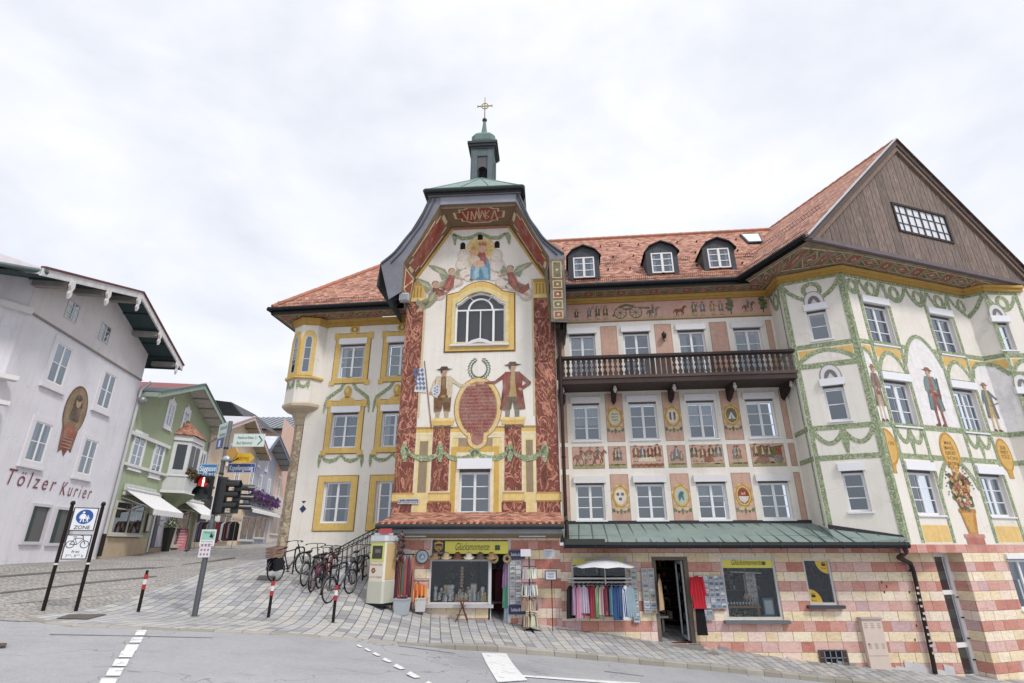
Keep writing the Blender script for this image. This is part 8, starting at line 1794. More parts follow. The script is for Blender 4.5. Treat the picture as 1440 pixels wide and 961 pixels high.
# door two
k=MB(); k.ribbon(B,[(D2[0]+.12,D2[2]),(D2[1]-.12,D2[2]),(D2[1]-.12,D2[3]-.1),(D2[0]+.12,D2[3]-.1)],[(D2[0],D2[2]-.01),(D2[1],D2[2]-.01),(D2[1],D2[3]),(D2[0],D2[3])],-.2,-.02,(120,108,96)); k.build('door_frame',WOOD,bld)
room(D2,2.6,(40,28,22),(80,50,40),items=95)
for i in range(2):
    z0_=B.uv(948,905)[1]-.0; k=MB(); k.wbox(B,D2[0]-.1-.18*i,D2[1]+.1+.3*i,z0_-.16-.14*i-(.15 if i else 0),z0_-.02-.14*i,-.1,.3+.28*i,(138,134,126)); k.build('doorstep',STONE,bld)
da=B.P(D2[1]-.16,0,-.05); db=da+Vector((-.22,-.0,0)); k=MB(); dl=PL(da[0],da[1],168+0); 
dl=PL(D2[1]-.15,17.66,2); k.ribbon(dl,[(.07,D2[2]+.14),(.7,D2[2]+.14),(.7,D2[3]-.22),(.07,D2[3]-.22)],[(0,D2[2]+.05),(.77,D2[2]+.05),(.77,D2[3]-.12),(0,D2[3]-.12)],-.02,.02,(206,210,214)); dd_=k.build('open_door',WHITEF,bld); k=MB(); k.q(dl,.07,.7,D2[2]+.14,D2[3]-.22,.0,(255,255,255)); k.build('pane',SHOPGLASS,dd_)
# shelves seen in the doorway
t=thing('display_table','low display table with white edge inside the right shop door','table',tuple(B.P((D2[0]+D2[1])/2-.2,D2[2],-1.2)))
k=MB(); k.wbox(B,D2[0]+.1,D2[1]-.5,D2[2]+.55,D2[2]+.6,-1.6,-.9,(206,200,190)); k.build('tabletop',WOOD,t); k=MB(); 
for u in (D2[0]+.2,D2[1]-.6): 
    k=MB(); k.wbox(B,u-.03,u+.03,D2[2],D2[2]+.55,-1.3,-1.2,(190,186,180)); k.build('leg',WOOD,t)
for i in range(24):
    u=D2[0]+.15+rp.random()*(D2[1]-D2[0]-.7); dd=-1.5+rp.random()*.5; r_=rp.randint(0,2); k=MB(); k.wbox(B,u-.05,u+.05,D2[2]+.6+r_*.14,D2[2]+.73+r_*.14,dd-.05,dd+.05,rp.choice([(150,70,54),(196,170,130),(90,80,76),(206,200,190),(120,96,60)])); solo(k,'boxed_souvenir',MATTE,'small boxed souvenir stacked on the table inside the right shop door','box',B.P(u,D2[2]+.6,dd),'boxes stacked inside the right shop door')
garment(925,812,.3,.36,.85,(196,160,120),'beige coat hanging at the left jamb of the right shop door','coat',d=.16,sleeves=False,dx=(B.u*.5-B.n*.8).normalized(),name='coat')
garment(975,808,.34,.36,.88,(206,30,44),'bright red jacket hanging at the right jamb of the shop door','jacket',d=.24,sleeves=True,name='jacket',th=.07)
garment(980,848,.24,.3,.8,(26,24,28),'black trousers hanging below the bright red jacket','trousers',d=.2,hanger=False,name='trousers')
# window three
wframe(W3,.07,-.14,-.05,(206,206,206),sill=(120,126,132)); zy=B.uv(1055,799)[1]; k=signboard(B,W3[0]+.07,W3[1]-.07,zy,W3[3]-.06,(236,226,66),-.12,-.07); text(k,'Glücksmomente',B,(W3[0]+W3[1])/2,(zy+W3[3])/2,.22,-.065,(70,60,30),width=.95,shear=.45); clover(k,B,W3[1]-.32,(zy+W3[3])/2-.02,.06,-.065,(60,84,40)); k.build('shop_sign',GLOSS,bld)
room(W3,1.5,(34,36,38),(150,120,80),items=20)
for i in range(26):
    u=W3[0]+.15+rp.random()*(W3[1]-W3[0]-.35); z=W3[2]+rp.choice([.75,1.05,1.3]); k=MB(); h=rp.uniform(.1,.2); k.wbox(B,u-.05,u+.05,z,z+h,-.95,-.88,rp.choice([(220,214,200),(170,110,80),(120,130,120),(206,180,130),(90,80,76)])); solo(k,'boxed_souvenir',MATTE,'small souvenir box on the shelves deep inside the right shop window','box',B.P(u,z,-.9),'boxes on the shelves of the right shop window')
for z in (.74,1.04,1.29):
    k=MB(); k.wbox(B,W3[0]+.1,W3[1]-.15,W3[2]+z-.03,W3[2]+z-.005,-1.05,-.86,(120,96,72)); solo(k,'display_shelf',WOOD,'brown display shelf inside the right shop window at %s height'%({.74:'knee',1.04:'middle',1.29:'upper'}[z]),'shelf',B.P(W3[0]+.5,W3[2]+z,-.9))
t=thing('wooden_paddle','wooden paddle hanging upright inside the right shop window','paddle',tuple(B.P(W3[0]+.8,W3[3]-1.4,-.4))); k=MB(); u=W3[0]+.8; k.tube(B.P(u,W3[3]-.5,-.4),B.P(u,W3[3]-1.05,-.4),.015,col=(206,190,160)); k.ball(B.P(u,W3[3]-1.15,-.4),.1,(206,160,110),10,6,(1,.3,1.3)); k.build('blade',WOOD,t)
k=MB(); k.tube(B.P(W3[0]+.4,W3[3]-.42,-.4),B.P(W3[1]-.3,W3[3]-.46,-.4),.02,col=(220,214,196)); solo(k,'display_rod',WOOD,'pale wooden rod hung across the inside of the right shop window','rod',B.P(W3[0]+.8,W3[3]-.42,-.4))
t_=cardrack(1060,1074,806,855,3,6,'tall wire rack of green and grey cards inside the right shop window',[(150,170,160),(120,140,130),(196,190,176),(170,120,100)],d=-.5)
for i in range(9):
    u=W3[0]+.18+i*.09; k=MB(); k.lathe(B.P(u,W3[2]+.35,-.3),[(.03,0),(.03,.13),(.012,.16),(.012,.2)],8,(44,40,50)); k.lathe(B.P(u,W3[2]+.38,-.3),[(.031,0),(.031,.07)],8,(206,206,206)); solo(k,'bottle',GLOSS,'small dark bottle with white label lined up in the right shop window','bottle',B.P(u,W3[2]+.35,-.3),'bottles in the right shop window')
k=MB(); k.wbox(B,W3[0]+.1,W3[1]-.55,W3[2]+.29,W3[2]+.35,-.5,-.2,(170,130,90)); k.wbox(B,W3[0]+.12,W3[0]+.2,W3[2]+.0,W3[2]+.29,-.45,-.25,(150,112,76)); k.wbox(B,W3[1]-.65,W3[1]-.57,W3[2]+.0,W3[2]+.29,-.45,-.25,(150,112,76)); solo(k,'wooden_shelf',WOOD,'low wooden shelf under the bottles in the right shop window','shelf',B.P(W3[0]+.8,W3[2],-.35))
k=MB(); u=W3[1]-.28; k.wbox(B,u-.16,u+.16,W3[2]+.06,W3[2]+.55,-.3,-.26,(80,130,150)); k.wbox(B,u-.12,u+.12,W3[2]+.12,W3[2]+.49,-.259,-.255,(206,216,220)); solo(k,'framed_card',GLOSS,'blue framed white card standing in the lower right corner of the right shop window','frame',B.P(u,W3[2],-.3))
k=MB(); flowers(k,(B.P(W3[0]+.3,W3[2]+.1,-.25),B.P(W3[1]-.7,W3[2]+.18,-.25)),130,.05,[(120,140,60),(196,200,90),(150,60,54),(90,110,50)],(.08,.05,.06)); solo(k,'plants',LEAF,'small yellow green plants along the bottom of the right shop window','plants',B.P(W3[0]+.8,W3[2],-.25))
# window four with yellow stickers
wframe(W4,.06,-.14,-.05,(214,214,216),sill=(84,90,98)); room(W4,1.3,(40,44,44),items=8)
for (cx_,cz_,q0) in ((W4[1]-.06,W4[3]-.06,180),(W4[0]+.06,W4[2]+.06,0)):
    k=MB(); pts=[(cx_,cz_)]+[(cx_+.36*math.cos(R(q0+a_*9)),cz_+.36*math.sin(R(q0+a_*9))) for a_ in range(11)]; k.pp(B,pts,-.09,(240,190,36)); s_=1 if q0==0 else -1
    k.pp(B,[(cx_+s_*.12-.06,cz_+s_*.14),(cx_+s_*.12+.07,cz_+s_*.14),(cx_+s_*.12+.05,cz_+s_*.14+.06),(cx_+s_*.12-.04,cz_+s_*.14+.07)],-.088,(40,36,36)); k.torus(B.P(cx_+s_*.12,cz_+s_*.14+.05,-.088),.05,.008,B.n,12,4,(40,36,36)); text(k,'Post',B,cx_+s_*.13,cz_+s_*.13-.08,.07,-.088,(40,36,36),width=.14); k.build('post_sticker',GLOSS,bld)
# meter cabinet and cellar grating
u0_,z0_=B.uv(1213,942);u1_,z1_=B.uv(1235,870); zb=B.uv(1224,943)[1]; ua_=B.uv(1207,872)[0]; ub__=B.uv(1235,872)[0]
k=MB(); k.wbox(B,ua_,ub__,zb+.02,z1_,-.01,.14,(222,200,184)); k.wbox(B,ua_-.03,ub__+.03,z1_,z1_+.04,-.01,.18,(190,176,166)); k.wbox(B,ua_+.02,ub__-.02,zb+.38,zb+.39,.14,.144,(170,150,138))
for zz in (z1_-.18,zb+.62):
    for i in range(3):
        for j in range(3): u=ua_+.1+i*(ub__-ua_-.2)/2; k.wbox(B,u-.045,u+.045,zz+j*.05-.05,zz+j*.05-.03,.14,.146,(176,160,148))
k.tube(B.P(ua_+.08,(zb+z1_)/2+.02,.13),B.P(ua_+.08,(zb+z1_)/2+.02,.16),.018,col=(90,86,84)); solo(k,'meter_cabinet',MATTE,'narrow cream meter cabinet with vent slots against the stone wall','cabinet',B.P((ua_+ub__)/2,zb,.0))
a=B.uv(1152,925)[0];b=B.uv(1192,925)[0];zt=B.uv(1170,914)[1]; k=MB(); k.q(B,a,b,zt-.45,zt,.0,(34,38,44)); k.ribbon(B,[(a+.03,zt-.6),(b-.03,zt-.6),(b-.03,zt-.03),(a+.03,zt-.03)],[(a,zt-.62),(b,zt-.62),(b,zt),(a,zt)],0,.03,(110,104,100))
for i in range(1,5): u=a+(b-a)*i/5; k.wbox(B,u-.012,u+.012,zt-.6,zt,.01,.03,(150,160,170))
for i in (1,2): k.wbox(B,a,b,zt-.2*i-.012,zt-.2*i+.012,.01,.03,(150,160,170))
for i in range(8):
    for (x,y) in ((a,a+(b-a)/5),(b-(b-a)/5,b)): k.wbox(B,x+.02,y-.02,zt-.06-.05*i,zt-.045-.05*i,.012,.035,(150,120,110))
k.build('cellar_window',METAL,bld)
# ---------------------------------------------------------------- street furniture
def bollard(px,py,lab,h=.86):
    p=gp(px,py); t=thing('bollard',lab,'bollard',tuple(p),'red and white banded bollards')
    k=MB(); k.tube((0,0,-.1),(0,0,h-.3),.036,n=14,col=(46,38,38)); LP(k,'post',METAL,t)
    k=MB(); 
    for i,c in enumerate(((196,36,40),(222,222,222),(196,36,40))): k.tube((0,0,h-.36+i*.11),(0,0,h-.25+i*.11),.043,n=14,col=c)
    LP(k,'reflective_band',GLOSS,t)
    k=MB(); k.tube((0,0,h-.03),(0,0,h+.0),.03,n=12,col=(40,34,34)); k.ball((0,0,h+.03),.035,(40,34,34),10,8); LP(k,'knob',METAL,t)
    k=MB(); k.lathe((0,0,0),[(.11,.0),(.1,.012),(.04,.02)],12,(126,124,90)); LP(k,'mossy_foot',STONE,t)
bollard(194,862,'banded bollard nearest to the zone sign, left of the traffic light mast'); bollard(377,870,'banded bollard between the traffic light mast and the parked bicycles'); bollard(468,877,'banded bollard in front of the bicycle with the dark blue frame')
# zone sign on two poles
pA=gp(60,860);pB=gp(106,861); pB=Vector((pB[0],pB[1],gz(pB[0],pB[1]))); az=math.degrees(math.atan2((pB-pA)[0],(pB-pA)[1])); SP=PL(pA[0],pA[1],az); Lw=math.hypot((pB-pA)[0],(pB-pA)[1])
t=thing('pedestrian_zone_sign','pedestrian zone sign with bicycle plate between two black poles','sign',tuple((pA+pB)/2))
ztop=SP.uv(101,711)[1]
for p in (pA,pB):
    k=MB(); k.tube(p-Vector((0,0,.1)),Vector((p[0],p[1],ztop)),.038,n=14,col=(44,34,34)); q=k.build('pole',METAL,t); k=MB(); k.lathe((p[0],p[1],ztop),[(.02,0),(.045,.02),(.05,.05),(.04,.09),(0,.11)],12,(44,34,34)); k.build('cap',METAL,q); k=MB(); k.tube(Vector((p[0],p[1],pA[2]+.93)),Vector((p[0],p[1],pA[2]+.97)),.042,n=14,col=(214,214,214)); k.build('band',GLOSS,q)
def plate(z0,z1):
    k=MB(); k.wbox(SP,.055,Lw-.055,z0,z1,.0,.03,(60,60,60)); a,b=.075,Lw-.075; k.ribbon(SP,[(a+.0,z0+.02),(b,z0+.02),(b,z1-.02),(a,z1-.02)],[(a-.02,z0),(b+.02,z0),(b+.02,z1),(a-.02,z1)],.03,.036,(50,44,44)); k.q(SP,a,b,z0+.02,z1-.02,.033,(226,230,236)); return k
z1s=SP.uv(120,714)[1];z1b=SP.uv(112,747)[1];z2t=SP.uv(110,752)[1];z2b=SP.uv(103,787)[1]; m=Lw/2
k=plate(z1b,z1s); r=(z1s-z1b)*.31; zc=z1s-r-.045; k.ell(SP,m,zc,r,r,.036,(28,82,170),28)
W_=(232,236,240)
def ped(k,u,z,s,d,c,skirt=False):
    k.ell(SP,u,z+.86*s,.09*s,.1*s,d,c,10)
    k.pp(SP,[(u-.12*s,z+.72*s),(u+.12*s,z+.72*s),(u+(.24 if skirt else .1)*s,z+.3*s),(u-(.24 if skirt else .1)*s,z+.3*s)],d,c)
    k.strip(SP,[(u-.12*s,z+.7*s),(u-.26*s,z+.42*s)],.06*s,d,c); k.strip(SP,[(u+.12*s,z+.7*s),(u+.26*s,z+.45*s)],.06*s,d,c)
    k.strip(SP,[(u-.06*s,z+.3*s),(u-.12*s,z)],.08*s,d,c); k.strip(SP,[(u+.06*s,z+.3*s),(u+.14*s,z)],.08*s,d,c)
ped(k,m-r*.2,zc-r*.75,r*1.55,.039,W_,True); ped(k,m+r*.38,zc-r*.75,r*1.0,.0395,W_)
text(k,'ZONE',SP,m,z1b+.075,.11,.037,(34,34,36),width=.3,bold=.01); k.build('zone_plate',GLOSS,t)
k=plate(z2b,z2t); bz=z2t-.17; 
for s_ in(-1,1):
    n=18; k.strip(SP,[(m+s_*.13+.075*math.cos(2*pi*i/n),bz-.04+.075*math.sin(2*pi*i/n)) for i in range(n+1)],.014,.037,(34,34,36))
for pts in ([(m-.14,bz-.04),(m-.07,bz+.09),(m+.08,bz+.09),(m+.14,bz-.04)],[(m-.07,bz+.09),(m-.01,bz-.04),(m+.08,bz+.07)],[(m-.14,bz-.04),(m-.01,bz-.04)],[(m+.08,bz+.09),(m+.07,bz+.14),(m+.03,bz+.15)],[(m-.11,bz+.12),(m-.04,bz+.12)]): k.strip(SP,pts,.014,.0375,(34,34,36))
text(k,'frei',SP,m,z2b+.165,.085,.037,(34,34,36),width=.14); text(k,'7°°- 9°° h',SP,m,z2b+.07,.085,.037,(34,34,36),width=.32); k.build('bicycle_plate',GLOSS,t)
# traffic light mast
pm_=gp(273,868); TP=PL(pm_[0],pm_[1],90); t=thing('traffic_light_mast','grey mast carrying traffic lights, blue street names and yellow signposts','traffic light',tuple(pm_))
zt=TP.uv(318,598)[1]
k=MB(); k.tube(pm_-Vector((0,0,.1)),Vector((pm_[0],pm_[1],pm_[2]+2.1)),.062,n=16,col=(104,110,116)); k.tube(Vector((pm_[0],pm_[1],pm_[2]+2.1)),Vector((pm_[0],pm_[1],zt+.1)),.05,n=14,col=(120,124,128)); k.lathe(pm_,[(.13,0),(.12,.02),(.07,.03)],12,(110,112,80)); k.build('mast',METAL,t)
LITE=mk_emit('red_signal_light',(255,60,40),2.2); LITE2=mk_emit('pale_signal_figure',(255,190,170),3.)
def uvp(x,y): return TP.uv(x,y)
def lamp(mb,pl,u,z,r,d,ln,col=(24,24,26)):
    n=14
    for i in range(n):
        a0_,a1_=pi*1.15*i/n-.07*pi-.0,pi*1.15*(i+1)/n-.07*pi
        f=lambda a_,dd,rr: pl.P(u+rr*math.cos(a_),z+rr*math.sin(a_),dd)
        l0=ln*(1-.0); mb.poly([f(a0_,d,r),f(a1_,d,r),f(a1_,d+l0,r*1.02),f(a0_,d+l0,r*1.02)],col); mb.poly([f(a0_,d,r*.94),f(a1_,d,r*.94),f(a1_,d+l0,r*.96),f(a0_,d+l0,r*.96)],(16,16,18))
# pedestrian head, faces the camera
a_,b_=uvp(281,690)[0],uvp(299,690)[0]; zt1=uvp(292,672)[1];zb1=uvp(285,702)[1]; m_=(a_+b_)/2; zh=(zt1+zb1)/2
k=MB(); k.wbox(TP,a_,b_,zb1-.03,zt1+.03,.0,.2,(44,48,46)); k.wbox(TP,b_,-.04,zh-.02,zh+.03,.05,.1,(70,74,76)); hd=k.build('pedestrian_signal',GLOSS,t)
rr=(b_-a_)*.44
for i,zc in enumerate(((zt1+zh)/2,(zb1+zh)/2)):
    k=MB(); k.ell(TP,m_,zc,rr,rr,.204,(70,14,14) if i==0 else (24,40,36),20); lamp(k,TP,m_,zc,rr*1.05,.2,.16); k.build('lens',GLOSS,hd)
k=MB(); zc=(zt1+zh)/2; k.ell(TP,m_,zc+rr*.62,rr*.16,rr*.18,.209,(255,255,255),10); k.pp(TP,[(m_-rr*.2,zc+rr*.4),(m_+rr*.2,zc+rr*.4),(m_+rr*.16,zc-rr*.1),(m_+rr*.13,zc-rr*.75),(m_+.01,zc-rr*.75),(m_,zc-rr*.2),(m_-.01,zc-rr*.75),(m_-rr*.13,zc-rr*.75),(m_-rr*.16,zc-rr*.1)],.209,(255,255,255)); k.build('standing_figure',LITE2,hd)
k=MB(); k.ell(TP,m_,zc,rr*.93,rr*.93,.2065,(255,255,255),20); k.build('red_glow',mk_emit('dim_red_lens',(170,16,14),.9),hd)
# vehicle heads, face right
def vhead(cx,cy0,cy1,az_,off,name,back=True):
    u0_,zt_=uvp(cx,cy0);_,zb_=uvp(cx,cy1); base=TP.P(u0_,0,off); VP_=PL(base[0],base[1],az_); 
    VP_.n=Vector((-VP_.u[1],VP_.u[0],0)); 
    if VP_.n[0]<0: VP_.n=-VP_.n
    k=MB(); hw=.14; k.wbox(VP_,-hw,hw,zb_-.02,zt_+.02,-.1,.08,(34,36,36)); 
    if back: k.wbox(VP_,-hw-.16,hw+.16,zb_-.1,zt_+.1,-.125,-.105,(206,208,208)); k.wbox(VP_,-hw-.14,hw+.14,zb_-.08,zt_+.08,-.104,-.1,(40,40,42))
    h=k.build(name,GLOSS,t); H=(zt_-zb_)/3
    for i in range(3):
        k=MB(); zc=zt_-H*(i+.5); k.ell(VP_,0,zc,H*.4,H*.4,.085,((110,30,28),(150,96,40),(30,60,50))[i],18); lamp(k,VP_,0,zc,H*.5,.08,.3); k.build('lens',GLOSS,h)
    return h
vhead(317,675,720,168,.0,'traffic_signal'); vhead(327,679,720,150,-.35,'traffic_signal',back=False)
k=MB(); 
for y in (672,722): u_,z_=uvp(309,y); k.wbox(TP,.0,u_+.2,z_-.02,z_+.02,-.05,-.02,(110,112,114))
k.build('signal_bracket',METAL,t)
# name plates and pointers
def nplate(x0,x1,y,h,s,col,tc,d=.06,arrow=0,name='street_name_plate',border=True,az_=None,tilt=0,two=None):
    a=uvp(x0,y)[0];b=uvp(x1,y)[0];z=uvp((x0+x1)/2,y)[1]; k=MB()
    pts=[(a,z-h/2),(b,z-h/2),(b,z+h/2),(a,z+h/2)]
    if arrow>0: pts=[(a,z-h/2),(b-h*.5,z-h/2),(b,z),(b-h*.5,z+h/2),(a,z+h/2)]
    k.prism(TP,pts,d,d+.02,col)
    if border: k.ribbon(TP,[(a+.02,z-h/2+.015),(b-.02,z-h/2+.015),(b-.02,z+h/2-.015),(a+.02,z+h/2-.015)],[(a+.01,z-h/2+.005),(b-.01,z-h/2+.005),(b-.01,z+h/2-.005),(a+.01,z+h/2-.005)],d+.02,d+.023,(220,226,232))
    if two:
        text(k,two[0],TP,(a+b)/2-.05,z+h*.2,h*.34,d+.024,tc,width=(b-a)*.62); text(k,two[1],TP,(a+b)/2-.1,z-h*.22,h*.34,d+.024,tc,width=(b-a)*.5); k.strip(TP,[(b-.16,z+h*.34),(b-.06,z),(b-.16,z-h*.34)],.035,d+.0245,(34,110,90))
    elif s: text(k,s,TP,(a+b)/2-(h*.2 if arrow else 0),z,h*.78,d+.024,tc,width=(b-a)*(.7 if arrow else .84),bold=.006)
    k.build(name,GLOSS,t)
nplate(281.5,308,660,.25,'Säggasse',(40,120,176),(236,240,244)); nplate(286,303,668.5,.11,'← 12 - 38 →',(46,124,178),(236,240,244),border=False,name='house_number_plate')
k=MB(); u_,z_=uvp(294,673); k.pp(TP,[(u_-.08,z_+.04),(u_+.08,z_+.04),(u_,z_-.06)],.07,(46,124,178)); k.build('pointer_tip',GLOSS,t)
nplate(318,357.5,658,.24,'Kapellengasteig',(38,72,150),(236,240,244),d=-.09)
nplate(326,370,618.5,.34,'',(206,222,214),(60,110,96),d=-.1,border=True,two=('Altstadt am Rathaus  2,1','Bad Bahnhof'),name='direction_sign')
nplate(327,359.5,645,.24,'Wanderweg',(226,176,30),(176,130,20),d=.05,arrow=1,border=False,name='yellow_pointer')
def oblique(x0,x1,yt0,yb0,az_,col,name,lines,tc,dd):
    u_,z1_=uvp(x0 if dd<0 else x1,yt0); _,z0_=uvp(x0,yb0); return
k=MB(); OP=PL(pm_[0],pm_[1],133); z0_=uvp(322,612)[1]; z1_=uvp(318,592)[1]
k.wbox(OP,-.75,-.05,z0_,z1_,-.01,.01,(200,218,212)); text(k,'Altstadt',OP,-.4,(z0_+z1_)/2+.06,.15,.013,(60,110,96),width=.5); text(k,'Rathaus',OP,-.4,(z0_+z1_)/2-.12,.13,.013,(60,110,96),width=.42); k.build('direction_sign',GLOSS,t)
k=MB(); k.wbox(OP,-.72,-.3,z0_-.3,z0_-.03,-.01,.01,(40,92,160)); k.wbox(OP,-.56,-.46,z0_-.25,z0_-.08,.01,.014,(230,234,240)); k.build('parking_sign',GLOSS,t)
k=MB(); yz=uvp(327,640)[1]; OP2=PL(pm_[0],pm_[1],130); k.prism(OP2,[(.08,yz-.13),(.62,yz-.13),(.74,yz),(.62,yz+.13),(.08,yz+.13)],-.01,.01,(216,150,34)); k.build('yellow_pointer',GLOSS,t)
k=MB(); u_,z_=uvp(321,645); k.lathe(TP.P(.16,z_-.04,.12),[(.02,-.06),(.13,-.05),(.15,.0),(.1,.07),(0,.1)],14,(176,186,190)); k.path([TP.P(.04,z_+.1,.0),TP.P(.2,z_-.12,.06),TP.P(.42,z_+.0,.08)],.012,6,(40,44,46)); k.build('sensor',METAL,t)
k=MB(); 
for zz in (uvp(310,650)[1],uvp(312,632)[1],uvp(307,668)[1]): k.tube(Vector((pm_[0],pm_[1],zz)),Vector((pm_[0],pm_[1],zz+.05)),.062,n=14,col=(60,62,64))
k.build('clamp',METAL,t)
k=MB(); a=uvp(281,765)[0];b=uvp(302,757)[0]; zt_=uvp(292,745)[1];zm=uvp(290,768)[1];zb_=uvp(287,784)[1]; k.wbox(TP,-.17,.19,zm,zt_,.065,.075,(226,230,230)); k.q(TP,-.15,.17,zm+.14,zt_-.03,.0765,(140,206,180)); text(k,'Achtung!',TP,.01,zt_-.07,.08,.0775,(30,34,36),width=.22); text(k,'Bitte Hunde an',TP,.01,zm+.1,.05,.0775,(170,50,50),width=.28); text(k,'der Leine führen',TP,.01,zm+.04,.05,.0775,(30,30,30),width=.28)
k.pp(TP,[(.04,zm+.2),(.07,zm+.3),(.12,zm+.24),(.15,zm+.3),(.13,zm+.18)],.078,(26,30,32)); k.build('paper_notice',GLOSS,t)
k=MB(); k.wbox(TP,-.15,.13,zb_,zm-.01,.065,.075,(222,214,222)); 
for q in range(9): k.ell(TP,-.09+(q%3)*.08,zb_+.07+(q//3)*.1,.025,.03,.0765,(176,110,130),8)
k.build('sticker_sheet',GLOSS,t)
# ---- bicycles
def bicycle(rx,fx,frame,lab,tyre=(34,34,36),rim=(150,150,154),basket=False,crate=False,step=False,grp='parked bicycles',kink=0.,s=1.):
    a=gp(*rx);b=gp(*fx); d=b-a; ang=math.atan2(d[1],d[0]); c=(a+b)/2; wb=1.06; pitch=math.atan2(d[2],math.hypot(d[0],d[1]))
    t=thing('bicycle',lab,'bicycle',tuple(c),grp); t.rotation_euler=(0,-pitch,ang)
    r=.335
    def wheel(x,nm):
        k=MB(); k.torus((x,0,r),r-.02,.021,(0,1,0),30,6,tyre); w_=LP(k,'wheel',MATTE,t)
        k=MB(); k.torus((x,0,r),r-.045,.011,(0,1,0),28,5,rim); 
        for i in range(16): q=2*pi*i/16; k.tube((x+.02*math.cos(q+1),.02*(-1)**i,r+.02*math.sin(q+1)),(x+(r-.05)*math.cos(q),0,r+(r-.05)*math.sin(q)),.0022,n=3,col=(150,150,154),cap=False)
        k.tube((x,-.05,r),(x,.05,r),.028,n=8,col=(120,120,124)); o=k.build('rim',METAL,w_,origin=(0,0,0))
        k=MB(); n=14
        for i in range(n):
            f=lambda j: (x+(r+.025)*math.cos(R(20)+j*R(150)/n),r+(r+.025)*math.sin(R(20)+j*R(150)/n)); p,q=f(i),f(i+1); k.poly([(p[0],-.028,p[1]),(q[0],-.028,q[1]),(q[0],.028,q[1]),(p[0],.028,p[1])],(60,60,64) if not step else frame)
        k.build('mudguard',GLOSS,w_,origin=(0,0,0))
    X0,X1=-wb/2,wb/2; wheel(X0,'r'); wheel(X1,'f')
    bb=(-.08,0,.28); st=(-.22,0,.78); hd=(.34,0,.84); hb=(.4,0,.66)
    k=MB(); R_=.02
    k.tube(bb,st,.017,n=8,col=frame); k.tube((.41,0,.6),(.33,0,.92),.02,n=8,col=frame); k.tube(bb,hb,.024,n=8,col=frame)
    k.tube((-.2,0,.5) if step else st,(.36,0,.8) if not step else (.39,0,.7),.017,n=8,col=frame)
    for y in(-.05,.05): k.tube((X0,y,r),(bb[0],y*.6,bb[2]),.01,n=6,col=frame); k.tube((X0,y,r),(st[0],y*.3,st[2]-.06),.009,n=6,col=frame); k.tube((X1,y,r),(.42,y*.9,.6),.013,n=6,col=frame)
    LP(k,'frame',GLOSS,t)
    k=MB(); k.path([(.33,0,.9),(.3,0,1.02),(.32,-.12,1.04),(.24,-.28,1.03),(.16,-.3,1.02)],.011,6,(60,60,64)); k.path([(.32,0,1.03),(.32,.12,1.04),(.24,.28,1.03),(.16,.3,1.02)],.011,6,(60,60,64)); h=LP(k,'handlebar',METAL,t)
    k=MB(); 
    for y in (-.3,.3): k.tube((.24,y*.95,1.03),(.14,y,1.02),.017,n=8,col=(30,30,32))
    k.build('grip',MATTE,h,origin=(0,0,0))
    k=MB(); k.tube(st,(-.25,0,.9),.012,n=8,col=(140,140,144)); k.mesh([(-.42,-.08,.93),(-.42,.08,.93),(-.2,.06,.93),(-.08,.02,.92),(-.08,-.02,.92),(-.2,-.06,.93),(-.4,-.07,.89),(-.4,.07,.89),(-.2,.04,.88),(-.2,-.04,.88)],[(0,1,2,5),(5,2,3,4),(0,5,9,6),(1,7,8,2),(6,9,8,7),(0,6,7,1),(5,4,9),(2,8,3)],(36,32,32)); LP(k,'saddle',MATTE,t)
    k=MB(); k.tube((-.08,-.05,.28),(-.08,.05,.28),.02,n=8,col=(90,90,94)); k.torus((-.08,.05,.28),.085,.006,(0,1,0),18,4,(90,90,94)); k.tube((-.08,.06,.28),(.04,.08,.17),.009,n=6,col=(90,90,94)); k.tube((-.08,-.06,.28),(-.2,-.08,.39),.009,n=6,col=(90,90,94))
    for p in ((.04,.12,.17),(-.2,-.12,.39)): k.box(p,(.08,.07,.02),(30,30,32))
    for z in (.085,-.0): k.tube((-.08,.05,.28+z),(X0,.05,r+z*.4),.004,n=4,col=(60,56,50))
    LP(k,'crankset',METAL,t)
    k=MB(); k.path([(X0-.18,-.06,.7),(-.24,-.06,.7)],.006,4,(60,60,62)); k.path([(X0-.18,.06,.7),(-.24,.06,.7)],.006,4,(60,60,62)); 
    for x in (X0-.16,X0-.04,X0+.1): k.tube((x,-.06,.7),(x,.06,.7),.005,n=4,col=(60,60,62))
    for y in(-.07,.07): k.tube((X0,y,r),(X0-.08,y,.7),.005,n=4,col=(60,60,62))
    LP(k,'luggage_rack',METAL,t)
    k=MB(); k.ball((.44,0,.84),.035,(190,190,194),8,6); LP(k,'headlamp',GLOSS,t)
    if basket:
        k=MB()
        for z in (.72,.8,.88,.95): k.path([(.44,-.15,z),(.68,-.15,z),(.68,.15,z),(.44,.15,z),(.44,-.15,z)],.006,4,(44,44,46))
        for i in range(7):
            for (x,y) in ((.44+.04*i,-.15),(.44+.04*i,.15),(.68,-.15+.05*i),(.44,-.15+.05*i)): k.tube((x,y,.72),(x,y,.95),.004,n=3,col=(44,44,46),cap=False)
        k.box((.56,0,.72),(.24,.3,.01),(44,44,46)); LP(k,'basket',METAL,t)
